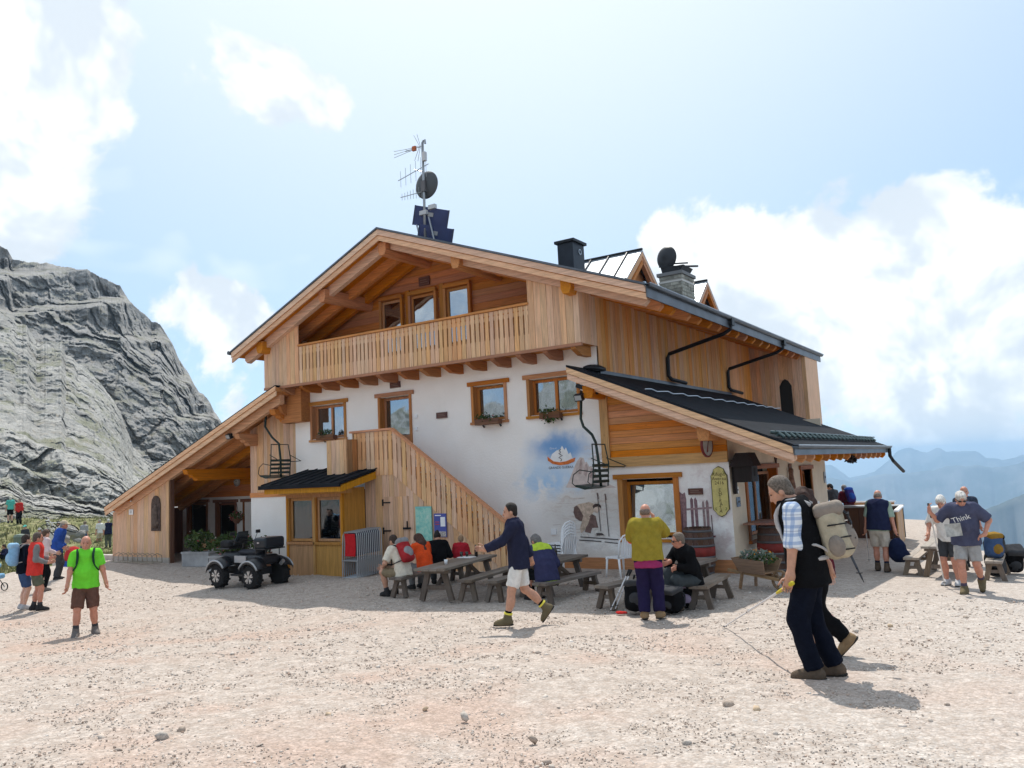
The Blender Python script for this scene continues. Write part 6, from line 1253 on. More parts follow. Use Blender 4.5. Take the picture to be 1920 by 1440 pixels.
# ------------------------------------------------------------------ quad bike
def quad():
    t = thing('quad_bike', 'black and silver quad bike parked before the kiosk', 'quad bike', (-10.86, -3.42, gz(-10.8, -3.4)), math.pi)
    Msil = mat('silver_plastic', (.40, .41, .42), .3, metal=.25, coat=.3); Mbl = mat('black_plastic', (.014, .015, .018), .38, spec=.4); Mty = mat('tyre_rubber', (.018, .017, .017), .95); Mrim = mat('alloy_rim', (.60, .61, .62), .3, metal=.8)
    RX = Matrix.Rotation(math.pi/2, 3, 'X'); r = .275
    for x in (-.60, .60):
        for y in (-.40, .40):
            w_ = MB(); w_.lathe([(.16, -.09), (.235, -.105), (r, -.075), (r+.005, 0), (r, .075), (.235, .105), (.16, .09)], (x, y, r), 22, RX)
            wh = w_.build('wheel', Mty, t, smooth=True); m = MB()
            for k in range(22):
                a = 2*math.pi*k/22; m.cbox((x+(r+.006)*math.cos(a), y+(.045 if k % 2 else -.045), r+(r+.006)*math.sin(a)), (.03, .10, .045), Matrix.Rotation(-a, 3, 'Y'))
            m.build('tread', Mty, wh); m = MB(); sg = 1 if y > 0 else -1
            m.lathe([(.165, -.02), (.165, .02)], (x, y+sg*.085, r), 18, RX); m.build('rim_disc', Mbl, wh)
            for k in range(5):
                a = 2*math.pi*k/5+.3
                for da in (-.22, .22): MB().beam((x+.03*math.cos(a), y+sg*.112, r+.03*math.sin(a)), (x+.145*math.cos(a+da), y+sg*.112, r+.145*math.sin(a+da)), .030, .02, (0, 1, 0)).build('spoke', Mrim, wh)
            m = MB(); m.lathe([(.035, -.01), (.03, .02)], (x, y+sg*.112, r), 10, RX); m.build('hub', Mrim, wh)
    MB().box((-.62, -.16, .30), (.66, .16, .46)).build('chassis', Mbl, t); MB().box((-.28, -.34, .27), (.28, .34, .31)).build('footboard', Mbl, t)
    link('body', soft_mesh('body', [([('b', A3(.45, 0, .66), A3(.30, .24, .16), .10), ('b', A3(.0, 0, .60), A3(.32, .15, .16), .08), ('b', A3(-.45, 0, .64), A3(.32, .28, .12), .08)], .06, [])], Mbl, .02), t)
    link('seat', soft_mesh('seat', [([('b', A3(-.12, 0, .80), A3(.38, .15, .075), .07), ('e', A3(-.40, 0, .86), A3(.15, .15, .08))], .05, [])], mat('seat_vinyl', (.02, .022, .03), .5), .018), t)
    for x in (-.60, .60):
        for sg in (-1, 1):
            m = MB(); n = 9; P = []
            for i in range(n+1):
                a = math.radians((18 if x > 0 else 30)+i*(132 if x > 0 else 125)/n); P.append([(x+.37*math.cos(a), sg*.25, r+.05+.37*math.sin(a)*1.05), (x+.37*math.cos(a), sg*.40, r+.04+.36*math.sin(a)*1.05), (x+.36*math.cos(a), sg*.53, r+.01+.34*math.sin(a)*1.02), (x+.35*math.cos(a), sg*.545, r-.03+.33*math.sin(a))])
            v_, f_ = grid_mesh(np.array(P)); m.add(v_, [tuple(q) for q in f_]); fo = m.build('fender', Mbl, t, smooth=True)
            md = fo.modifiers.new('s', 'SOLIDIFY'); md.thickness = .018; md.offset = 0
            MB().tube([(q[2][0], q[2][1]+sg*.012, q[2][2]+.012) for q in P], .022, 6).build('fender_trim', Msil, fo, smooth=True)
    m = MB(); m.box((.72, -.18, .52), (.84, .18, .60)); m.tube([(.86, -.26, .45), (.90, -.2, .62), (.90, .2, .62), (.86, .26, .45)], .018, 6); m.build('bumper', Mbl, t)
    for sg in (-1, 1): m = MB(); m.ball((.78, sg*.17, .66), (.06, .08, .045), 10); m.build('headlight', mat('lamp_glass', (.55, .57, .6), .15, spec=.6), t, smooth=True)
    for x0, x1, nm in ((.36, .86, 'front_rack'), (-.92, -.42, 'rear_rack')):
        m = MB(); m.tube([(x0, -.3, .90), (x1, -.3, .90), (x1, .3, .90), (x0, .3, .90), (x0, -.3, .90)], .014, 6)
        for k in range(4): xx = x0+(x1-x0)*(k+.5)/4; m.tube([(xx, -.3, .90), (xx, .3, .90)], .011, 6)
        for a, b in ((x0+.08, -.2), (x1-.08, -.2), (x0+.08, .2), (x1-.08, .2)): m.tube([(a, b, .90), (a, b, .74)], .012, 6)
        m.build(nm, Mbl, t)
    m = MB(); m.tube([(.26, 0, .78), (.20, 0, 1.02)], .03, 8); m.tube([(.10, -.38, 1.06), (.20, -.16, 1.06), (.20, .16, 1.06), (.10, .38, 1.06)], .014, 6); m.build('handlebar', Mbl, t)
    m = MB(); m.prism([(.34, -.20, .98), (.34, .20, .98), (.22, .15, 1.30), (.22, -.15, 1.30)], (-.012, 0, 0)); m.build('windscreen', mat('smoked_screen', (.03, .035, .04), .15, spec=.6), t)
    for sg in (-1, 1): MB().tube([(.16, sg*.30, 1.08), (.14, sg*.36, 1.24)], .008, 5).build('mirror_stalk', Mbl, t); MB().cbox((.14, sg*.38, 1.27), (.02, .13, .08)).build('mirror', Mbl, t); MB().cbox((-.02, sg*.27, .66), (.42, .05, .16)).build('side_panel', Msil, t)
    for k in range(3): MB().tube([(.30, -.1+.1*k, .9), (.24, -.12+.12*k, 1.02)], .006, 4).build('cable', Mbl, t)
    link('front_bag', soft_mesh('front_bag', [([('b', A3(.62, 0, 1.0), A3(.20, .24, .09), .06)], .03, [])], mat('bag_black', (.012, .012, .014), .8), .025, folds=.012), t)
    for sg in (-1, 1): MB().tube([(.08, sg*.39, 1.06), (.14, sg*.28, 1.06)], .021, 8).build('grip', Mbl, t)
    MB().cbox((.24, 0, 1.10), (.10, .18, .09), Matrix.Rotation(-.5, 3, 'Y')).build('dashboard', Mbl, t)
    link('top_case', soft_mesh('top_case', [([('b', A3(-.72, 0, 1.04), A3(.22, .30, .13), .06)], .03, [])], mat('case_plastic', (.015, .02, .026), .3), .02), t)
    for k in range(2): MB().cbox((-.70, -.3 if k else .3, 1.05), (.06, .03, .03)).build('case_latch', Mrim, t)
    m = MB(); m.tube([(-.88, -.2, .52), (-.98, -.2, .60)], .045, 8); m.build('exhaust', Mrim, t)
quad()

# ------------------------------------------------------------------ foliage: planters and window boxes
def leafmat(name, a, b):
    m = bpy.data.materials.new(name); m.use_nodes = True; t = NT(m.node_tree); t.n.clear(); r = t.node('ShaderNodeNewGeometry').outputs['Random Per Island']
    c = t.mix(r, a, b); p = t.node('ShaderNodeBsdfPrincipled', ins={'Base Color': c, 'Roughness': .6, 'Specular IOR Level': .3}); tl = t.node('ShaderNodeBsdfTranslucent', ins={'Color': c})
    mx = t.node('ShaderNodeMixShader', ins={0: .25}); t.l.new(p.outputs[0], mx.inputs[1]); t.l.new(tl.outputs[0], mx.inputs[2]); t.l.new(mx.outputs[0], t.node('ShaderNodeOutputMaterial').inputs[0]); return m
M_lf = leafmat('leaf_green', (.025, .055, .012), (.085, .13, .03)); M_fw = leafmat('petal_white', (.75, .70, .66), (.72, .45, .48)); M_fr = leafmat('petal_red', (.35, .03, .05), (.45, .09, .14)); M_fo = leafmat('petal_orange', (.75, .16, .01), (.80, .42, .02)); M_lg = leafmat('leaf_grey_green', (.13, .18, .14), (.25, .30, .24))
def leaves(n, c, rad, size, rg, hang=0.0):
    """cloud of bent leaf quads in an ellipsoid"""
    d = rg.normal(0, 1, (n, 3)); d /= np.linalg.norm(d, axis=1, keepdims=True); P = np.array(c)+d*np.array(rad)*rg.random((n, 1))**.4; P[:, 2] -= hang*rg.random(n)
    a = rg.normal(0, 1, (n, 3)); a /= np.linalg.norm(a, axis=1, keepdims=True); b = np.cross(a, rg.normal(0, 1, (n, 3))); b /= np.linalg.norm(b, axis=1, keepdims=True); s = size*rg.uniform(.6, 1.3, (n, 1))
    V = np.stack([P-a*s, P+b*s*.45, P+a*s, P-b*s*.45], 1).reshape(-1, 3); return V, np.arange(4*n).reshape(n, 4)
def plant(parent, n, c, rad, size, seed, m=None, hang=0.0, flowers=(), nm='foliage'):
    rg = np.random.default_rng(seed); v_, f_ = leaves(n, c, rad, size, rg, hang); link(nm, np_mesh(nm, v_, f_, m or M_lf, smooth=False), parent)
    for (mm, k, sz) in flowers: v_, f_ = leaves(k, c, [q*1.05 for q in rad], sz, rg, hang); link('blossoms', np_mesh('blossoms', v_, f_, mm, smooth=False), parent)
M_box = wood('planter_wood', (.16, .07, .035), 'x', rnd=.1)
for i, (px0, px1, py, lab, n) in enumerate(((596, 628, 826, 'wooden flower box under the left window of the white wall', 150), (893, 938, 798, 'wooden flower box under the single-pane window', 150), (1014, 1052, 786, 'dark flower box with trailing plants under the window beside the annex roof', 260))):
    a, b = at(px0, py, 'y', -.20), at(px1, py, 'y', -.20); L = b.x-a.x
    t = thing('flower_box', lab, 'flower box', ((a.x+b.x)/2, -.18, a.z), 0, 'window flower boxes')
    for q, (z0, yy) in enumerate(((0, -.09), (.075, -.09))): MB().box((-L/2, yy, z0), (L/2, yy+.02, z0+.068)).build('board', M_box, t)
    MB().box((-L/2+.01, -.07, .0), (L/2-.01, .08, .12)).build('trough', M_box, t)
    for s in (-1, 1): MB().beam((s*L*.35, .10, .02), (s*L*.35, .17, -.05), .03, .03).build('bracket', M_blk, t)
    plant(t, n, (-.05, -.02, .20), (L*.48, .11, .13), .045, 70+i, hang=.22 if i == 2 else .06, flowers=((M_fw, 26 if i != 1 else 34, .028), (M_fr, 14 if i == 0 else 4, .028)))
for i, (x, y, w_, h_, lab, gp) in enumerate(((-14.2, -1.3, 1.5, .42, 'long planter with dense dark green shrubs behind the quad bike', 1), (-16.6, -.7, 1.1, .42, 'pale grey planter box with leafy plant in the porch', 0))):
    t = thing('planter', lab, 'planter', (x, y, gz(x, y)), R_(8), 'porch planters'); m = MB(); m.box((-w_/2, -.2, 0), (w_/2, .2, h_)); m.build('trough', mat('planter_grey', (.33, .33, .33), .8, noise=3, vary=.2), t)
    MB().box((-w_/2-.02, -.22, h_-.04), (w_/2+.02, .22, h_+.02)).build('rim', MATS['planter_grey'], t)
    plant(t, 900 if i == 0 else 420, (0, 0, h_+.33), (w_*.52, .34, .36), .075, 80+i, flowers=((M_fr, 40 if i == 0 else 6, .05), (M_fw, 16, .035)))
t = thing('hanging_basket', 'hanging flower basket with dark red blossoms in the porch', 'flower basket', tuple(at(444, 975, 'y', .9)), 0); MB().lathe([(.06, -.12), (.15, 0), (.16, .05)], n=12).build('basket', M_box, t); plant(t, 160, (0, 0, .12), (.25, .25, .18), .05, 90, flowers=((M_fr, 50, .045), (M_fw, 16, .03)))
for k in range(3): a = 2.1*k; MB().tube([(.15*math.cos(a), .15*math.sin(a), .05), (0, 0, .55)], .004, 4).build('chain', M_blk, t)
t = thing('flower_pot', 'tall pot of pink flowers beside the kiosk', 'flower pot', (-12.6, -1.5, gz(-12.6, -1.5)), 0); MB().lathe([(.12, 0), (.18, .5), (.19, .55)], n=14).build('pot', mat('terracotta', (.30, .15, .09), .9), t); plant(t, 160, (0, 0, .75), (.24, .24, .25), .055, 91, flowers=((M_fr, 26, .05), (M_fw, 60, .05)))
t = thing('wood_stack', 'small pile of boxes and paper sacks inside the porch', 'boxes', (-17.9, .5, gz(-17.9, .5)), 0)
for k, (x, z, s_, c) in enumerate(((0, 0, .42, 'cardboard'), (.03, .32, .38, 'cardboard'), (.45, 0, .36, 'sack'))): MB().cbox((x, 0, z+.16), (s_, s_*.8, .31), Matrix.Rotation(.12*k, 3, 'Z')).build('box', mat(c, (.34, .20, .10) if c == 'cardboard' else (.60, .57, .54), .9, noise=4, vary=.15), t)

# wheelbarrow planter
t = thing('wheelbarrow', 'wooden wheelbarrow planted with flowers beside the corner barrel', 'wheelbarrow', (1.0, -1.75, gz(1.0, -1.75)), R_(-22)); t.scale = (.84, .84, .84); Wb = wood('barrow_wood', (.27, .165, .09), 'o', rnd=.15)
for sg in (-1, 1): MB().beam((-.65, sg*.24, .38), (.55, sg*.10, .24), .05, .06).build('handle', Wb, t); MB().beam((-.28, sg*.22, .36), (-.34, sg*.26, 0), .05, .05, (0, 1, 0)).build('leg', Wb, t); MB().prism([(-.35, sg*.22, .36), (.28, sg*.18, .32), (.36, sg*.30, .62), (-.45, sg*.34, .66)], (0, sg*.025, 0)).build('side_board', Wb, t)
MB().prism([(-.36, -.22, .36), (-.36, .22, .36), (-.47, .34, .66), (-.47, -.34, .66)], (.02, 0, 0)).build('end_board', Wb, t); MB().box((-.35, -.2, .34), (.28, .2, .37)).build('floor', Wb, t)
m = MB(); m.lathe([(.175, -.025), (.215, -.025), (.215, .025), (.175, .025)], (.52, 0, .215), 20, Matrix.Rotation(math.pi/2, 3, 'X'), True); wl = m.build('wheel', Wb, t)
for k in range(6): a = math.pi*k/3; MB().beam((.52, 0, .215), (.52+.2*math.cos(a), 0, .215+.2*math.sin(a)), .03, .03, (0, 1, 0)).build('spoke', Wb, wl)
plant(t, 320, (-.04, 0, .68), (.42, .28, .16), .05, 95, M_lg, flowers=((M_fo, 46, .045), (M_fw, 16, .04))); plant(t, 220, (.1, 0, .64), (.36, .28, .12), .05, 96, M_lf)

# barrels
W_ba = wood('barrel_oak', (.105, .05, .03), 'z', rnd=.2, knots=.1); M_hoop = mat('iron_hoop', (.12, .12, .125), .5, metal=.6); M_bred = mat('barrel_red_band', (.22, .028, .022), .7, noise=5, vary=.2)
def barrel(label, x, y, h_=.95, r=.33):
    t = thing('barrel', label, 'barrel', (x, y, gz(x, y)), 0, 'wine barrels'); n = 18; ns_ = 8; m = MB(); pr = lambda z: r*(.82+.18*math.sin(math.pi*z/h_)); da = math.pi/n*.96
    P = np.array([[(pr(h_*j/ns_)*math.cos(a), pr(h_*j/ns_)*math.sin(a), h_*j/ns_) for j in range(ns_+1)] for a in (-da, 0, da)]); v_, f_ = grid_mesh(P); m.add(v_, [tuple(q) for q in f_]); sm = m.mesh('stave', W_ba)
    for k in range(n): link('stave', sm, t, None, (0, 0, 2*math.pi*k/n))
    for z in (.04, .20, .38, .62, .78, .93): zz = z*h_; MB().lathe([(pr(zz)+.006, zz-.022), (pr(zz+.02)+.006, zz+.022)], n=24).build('hoop', M_hoop, t, smooth=True)
    zz = .5*h_; MB().lathe([(pr(zz-.09)+.003, zz-.09), (pr(zz)+.004, zz), (pr(zz+.09)+.003, zz+.09)], n=24).build('red_band', M_bred, t, smooth=True)
    MB().lathe([(.0, h_-.03), (r*.80, h_-.03)], n=18).build('lid', W_ba, t); return t
barrel('barrel against the wall under the painted skis, behind the sunglasses man', -.62, -.42); barrel('barrel table by the side window at the hut corner', .52, 1.0, 1.0, .36)
t = thing('table_top', 'reddish plank top laid across the corner barrel', 'table top', (.52, 1.0, gz(.52, 1.0)+1.0), R_(2))
for k in range(4): MB().box((-.46+k*.232, -.62, 0), (-.46+k*.232+.226, .62, .035)).build('plank', wood('top_plank', (.25, .10, .06), 'y', rnd=.25, grey=.3), t)

# ------------------------------------------------------------------ chairlift seats hung up as ornaments
M_lift = mat('dark_green_tube', (.018, .032, .026), .45, metal=.2)
def lift(label, pts, y, xb, zs, s=-1):
    t = thing('chairlift_seat', label, 'chairlift seat', tuple(at(*pts[0], 'y', y)), 0, 'chairlift seats hung on the hut'); O = GV(t.location)
    L = lambda *p: tuple(GV(p)-O); P = [at(*q, 'y', y) for q in pts]; MB().tube([L(*q) for q in P], .032, 8).build('hanger', M_lift, t, smooth=True)
    MB().cbox(L(P[0].x+.15, y, P[0].z+.03), (.55, .10, .09), Matrix.Rotation(.38 if s < 0 else -.38, 3, 'Y')).build('grip_block', M_blk, t)
    b = MB(); y0, y1 = y-.42, y+.30; b.tube([L(xb, y0, zs), L(xb+.05, y0, zs+.5), L(xb+.02, y0+.04, zs+.92), L(xb, y1-.04, zs+.92), L(xb+.05, y1, zs+.5), L(xb, y1, zs)], .016, 6); bk = b.build('back_frame', M_lift, t)
    for k in range(4): MB().box(L(xb+.015, y0, zs+.08+k*.115), L(xb+.04, y1, zs+.145+k*.115)).build('slat', M_lift, bk)
    MB().prism([L(xb, y0, zs), L(xb-.42, y0, zs+.06), L(xb-.44, y0, zs+.02), L(xb-.2, y0, zs-.05)], (0, y1-y0, 0)).build('seat', M_lift, t)
    for yy in (y0, y1): MB().tube([L(xb+.03, yy, zs+.32), L(xb-.30, yy, zs+.38), L(xb-.46, yy, zs+.28), L(xb-.50, yy, zs+.10), L(xb-.42, yy, zs+.03)], .012, 6).build('arm_rest', M_lift, t)
    MB().tube([L(xb, y0, zs+.62), L(xb+.46, y0-.02, zs+.42), L(xb+.60, (y0+y1)/2, zs+.40), L(xb+.46, y1+.02, zs+.42), L(xb, y1, zs+.62)], .012, 6).build('safety_bar', M_lift, t)
lift('green chairlift seat hanging under the annex roof before the mural', [(1090, 733), (1089, 785), (1094, 800), (1110, 815), (1117, 830), (1123, 870), (1127, 912)], -.55, at(1128, 905, 'y', -.55).x, at(1128, 912, 'y', -.55).z)
lift('green chairlift seat hanging at the left wing above the kiosk', [(500, 762), (497, 800), (510, 820), (523, 832), (526, 860), (527, 895)], -.5, at(528, 890, 'y', -.5).x, at(528, 893, 'y', -.5).z)
# ------------------------------------------------------------------ signs, lettering and the painted wall
_dg = None
def text_mb(txt, size, M, mb=None, ext=0.0):
    """lettering as flat mesh, placed by matrix M (x right, y up in the text plane)"""
    c = bpy.data.curves.new('t', 'FONT'); c.body = txt; c.size = size; c.align_x = 'CENTER'; c.align_y = 'CENTER'; c.resolution_u = 3
    o = bpy.data.objects.new('t', c); COL.objects.link(o); bpy.context.view_layer.update(); me = bpy.data.meshes.new_from_object(o.evaluated_get(bpy.context.evaluated_depsgraph_get()))
    mb = mb or MB(); mb.add([M @ v_.co for v_ in me.vertices], [tuple(p.vertices) for p in me.polygons]); bpy.data.objects.remove(o); bpy.data.curves.remove(c); bpy.data.meshes.remove(me); return mb
FRONT = Matrix(((1,0,0,0),(0,0,-1,0),(0,1,0,0),(0,0,0,1)))      # text plane -> wall facing -y
def sheet(name, pts, y, mm, parent=None, th=.003):
    """flat painted shape given as photo pixels on the plane y"""
    return MB().prism([tuple(at(px, py, 'y', y)) for px, py in pts], (0, th, 0)).build(name, mm, parent)
def pm(col, k=.2, nz=9): return mat('paint_%.2f_%.2f_%.2f' % col, col, .92, spec=.1, noise=nz, vary=k)
Zc = lambda x, y: (960+x*.19441, 780+y*.19441)
MUR = thing('wall_painting', 'faded wall painting of a mountain and a skier bending over his skis', 'mural', (0, 0, 0))
zp = lambda L: [Zc(*q) for q in L]
sheet('painted_mountain', zp([(520,690),(560,600),(590,520),(625,440),(655,398),(690,405),(705,450),(720,440),(745,490),(765,480),(800,545),(835,600),(900,640),(1010,690),(820,700)]), -.002, pm((.60, .50, .455), .16, 5), MUR, .0015)
for L, c in (([(640,560),(655,430),(672,410),(680,470),(668,560)], (.44, .33, .30)), ([(690,560),(702,470),(720,460),(735,520),(715,590)], (.46, .35, .32)), ([(745,590),(758,510),(772,505),(790,560),(780,610)], (.42, .31, .29)), ([(610,580),(620,500),(632,470),(636,540)], (.52, .42, .38))): sheet('painted_crag', zp(L), -.005, pm(c), MUR, .0015)
SKN = [([(600,880),(640,850),(740,830),(790,845),(806,900),(765,955),(720,1000),(690,970),(650,905)], (.52, .40, .31), 'painted_jacket'), ([(600,878),(592,930),(612,985),(652,1012),(688,1022),(690,965),(650,892),(625,862)], (.155, .10, .085), 'painted_trousers'), ([(745,968),(702,1118),(758,1130),(772,1080),(832,1078),(806,965),(772,945)], (.18, .115, .10), 'painted_trousers'),
    ([(688,962),(655,1085),(668,1130),(700,1100),(735,1040),(755,975)], (.50, .38, .29), 'painted_sleeve'), ([(782,870),(790,925),(822,938),(848,905),(856,880),(830,860)], (.58, .45, .37), 'painted_face'), ([(778,866),(800,846),(838,846),(858,868),(856,888),(832,872),(800,880),(786,896)], (.07, .05, .045), 'painted_hair'), ([(668,1128),(735,1135),(752,1160),(700,1182),(660,1170)], (.62, .57, .52), 'painted_boot'), ([(786,1078),(830,1080),(850,1130),(900,1150),(896,1165),(800,1160)], (.60, .56, .51), 'painted_boot'), ([(812,1128),(868,1128),(892,1152),(815,1156)], (.10, .08, .075), 'painted_binding')]
for i, (L, c, nm) in enumerate(SKN): sheet(nm, zp(L), -.0075-.0007*i, pm(c, .25, 14), MUR, .0012)
def stroke(name, a, b, w_, c, y=-.012):
    p, q = at(*Zc(*a), 'y', y), at(*Zc(*b), 'y', y); return MB().beam(p, q, .0012, w_, (0, 0, 1) if abs(p.z-q.z) < abs(p.x-q.x) else (1, 0, 0)).build(name, pm(c), MUR)
stroke('painted_ski', (648,1196), (862,1210), .022, (.07, .06, .06)); stroke('painted_ski', (660,1166), (1025,1192), .022, (.07, .06, .06)); stroke('painted_ski', (893,1214), (1022,1228), .020, (.07, .06, .06))
stroke('painted_pole', (822,745), (855,1112), .016, (.10, .08, .075), -.0135); stroke('painted_pole', (896,752), (935,1162), .016, (.10, .08, .075), -.0135); sheet('painted_grip', zp([(815,742),(828,742),(836,800),(826,808)]), -.015, pm((.16, .11, .10)), MUR); sheet('painted_grip', zp([(890,750),(902,750),(912,806),(902,812)]), -.015, pm((.16, .11, .10)), MUR)
for k in range(9): a = (420+random.uniform(-30, 200), 800+k*42); stroke('painted_snow_line', a, (a[0]+random.uniform(60, 190), a[1]+random.uniform(-20, 12)), random.uniform(.008, .018), (.54, .45, .40), -.0032)
# painted skis and boots beside the entrance
Zs = lambda x, y: (1140+x*.20833, 820+y*.20833); zs_ = lambda L: [Zs(*q) for q in L]
for i, L in enumerate(([(638,485),(668,510),(690,495),(705,560),(712,880),(664,885)], [(738,560),(748,540),(765,560),(780,880),(758,880)], [(772,560),(785,540),(802,570),(822,880),(798,880)], [(845,590),(856,568),(866,600),(890,880),(868,880)], [(878,580),(890,560),(904,590),(920,880),(898,880)])):
    sheet('painted_ski', zs_(L), -.004-.0006*i, pm(((.25, .15, .155), (.20, .12, .13), (.23, .14, .15), (.30, .21, .20), (.27, .18, .18))[i], .3, 16), MUR, .0012)
sheet('painted_ledge', zs_([(655,882),(970,884),(968,900),(655,902)]), -.0085, pm((.24, .09, .10)), MUR); sheet('painted_strap', zs_([(705,640),(935,625),(935,640),(705,658)]), -.0095, pm((.33, .22, .22)), MUR)
for a, b in (((930,700),(962,1060)), ((668,690),(676,880))): p, q = at(*Zs(*a), 'y', -.0105), at(*Zs(*b), 'y', -.0105); MB().beam(p, q, .0012, .018, (1, 0, 0)).build('painted_pole', pm((.13, .07, .08)), MUR)
# emblem with mountain, scarf and lettering
EM = thing('painted_emblem', 'emblem of a white peak over an orange ribbon lettered GRANDE GUERRA', 'emblem', (0, 0, 0))
sheet('peak', zp([(362,432),(385,368),(430,332),(462,322),(482,286),(505,328),(520,302),(546,370),(562,350),(592,425),(560,442),(470,452)]), -.006, pm((.78, .77, .75), .05), EM, .0012)
arc = [(340,390),(345,430),(390,462),(460,475),(540,465),(600,440),(612,400),(570,415),(520,436),(460,446),(400,436),(365,410)]; sheet('ribbon', zp(arc), -.0085, pm((.62, .17, .05), .25, 14), EM, .0012)
m = MB(); m.tube([at(*Zc(*q), 'y', -.009) for q in ((470,318),(455,335),(470,350),(450,362),(485,382),(452,400),(480,418),(470,436))], .010, 5); m.build('path_line', pm((.03, .03, .035)), EM)
for txt, sz, (zx, zy), c in (('GRANDE GUERRA', .082, (472, 497), (.035, .035, .04)), ('Giro d.', .07, (398, 312), (.70, .75, .80))):
    p = at(*Zc(zx, zy), 'y', -.0045); text_mb(txt, sz, Matrix.Translation(p) @ FRONT).build('lettering', pm(c, .05), EM)
# yellow entrance board
SG = thing('entrance_sign', 'tall yellow board lettered ENTRATA beside the corner', 'sign', (0, 0, 0)); c0_ = at(1350, 922, 'y', -.03); M_sy = mat('sign_yellow', (.56, .47, .17), .6, noise=10, vary=.12); M_sb = mat('sign_border', (.10, .085, .03), .6)
def board_out(k):
    hw, hh = .165*k, .50; o = [(-hw, -.36), (-hw*.62, -.42*1.02), (-hw*.5, -hh+.03), (0, -hh-(.02 if k > 1 else 0)), (hw*.5, -hh+.03), (hw*.62, -.42*1.02), (hw, -.36), (hw, .33), (hw*.75, .40), (hw*.6, .47), (0, hh+(.03 if k > 1 else .01)), (-hw*.6, .47), (-hw*.75, .40), (-hw, .33)]
    return o
MB().prism([(c0_.x+x, -.03, c0_.z+z) for x, z in board_out(1.08)], (0, .026, 0)).build('border', M_sb, SG); MB().prism([(c0_.x+x, -.036, c0_.z+z) for x, z in board_out(.97)], (0, .02, 0)).build('board', M_sy, SG)
M_let = mat('sign_letter', (.07, .045, .02), .7)
for txt, sz, dz in (('Rifugio', .105, .36), ('Averau', .105, .27), ('2416', .10, .18)): text_mb(txt, sz, Matrix.Translation((c0_.x, -.0385, c0_.z+dz)) @ FRONT).build('lettering', M_let, SG)
for k, ch in enumerate('ENTRATA'): text_mb(ch, .098, Matrix.Translation((c0_.x+.01*math.sin(k*2), -.0385, c0_.z+.03-k*.072)) @ FRONT @ Matrix.Rotation(.25*math.sin(k*1.7), 4, 'Z')).build('lettering', M_let, SG)
for s_ in (-1, 1):
    for zc in (.42, -.38): MB().tube([(c0_.x+s_*.09, -.038, c0_.z+zc), (c0_.x+s_*.12, -.038, c0_.z+zc-.03*(1 if zc > 0 else -1)), (c0_.x+s_*.10, -.038, c0_.z+zc-.06*(1 if zc > 0 else -1))], .008, 5).build('ornament', mat('sign_ornament', (.20, .22, .06), .7), SG)
# carved wooden plaques
M_plq = wood('plaque_wood', (.115, .05, .04), 'x', rnd=.1)
for px0, py0, px1, py1, y, lab in ((731, 717, 750, 726, -.03, 'small carved plaque above the upper door'), (818, 774, 838, 783, -.03, 'small carved plaque right of the upper door'), (1290, 916, 1318, 927, -.03, 'carved plaque above the painted skis'), (785, 521, 805, 533, GY-.06, 'small plaque high on the gable wall')):
    a, b = at(px0, py0, 'y', y), at(px1, py1, 'y', y); t = thing('plaque', lab, 'plaque', ((a.x+b.x)/2, y, (a.z+b.z)/2), 0, 'carved plaques'); hw, hh = (b.x-a.x)/2, max(.06, (a.z-b.z)/2)
    MB().box((-hw, -.01, -hh), (hw, .028, hh)).build('board', M_plq, t)
    for q in (-1, 1): MB().box((-hw*.94, -.014, q*hh*.8-.006), (hw*.94, -.008, q*hh*.8+.006)).build('rim', mat('plaque_rim', (.20, .11, .08), .7), t)
    for q in range(2): MB().box((-hw*.7, -.013, -hh*.25+q*hh*.5-.006), (hw*(.7-.2*q), -.009, -hh*.25+q*hh*.5+.006)).build('carved_line', mat('plaque_line', (.26, .17, .13), .8), t)
def box_thing(name, lab, cat, lo, hi, mm, group=None):
    c = [(a+b)/2 for a, b in zip(lo, hi)]; c[2] = lo[2]; return put(name, MB().box([a-b for a, b in zip(lo, c)], [a-b for a, b in zip(hi, c)]), mm, lab, cat, c, group, False)
for px, py, lab, s_ in ((779, 780, 'small white doorbell box right of the upper door', .05), (780, 804, 'small white switch box below the doorbell', .045), (1038, 997, 'white socket cover low on the painted wall', .07)): p = at(px, py, 'y', -.03); box_thing('wall_box', lab, 'switch box', (p.x-s_, -.035, p.z-s_), (p.x+s_, -.002, p.z+s_), Mwht, 'small boxes on the wall')
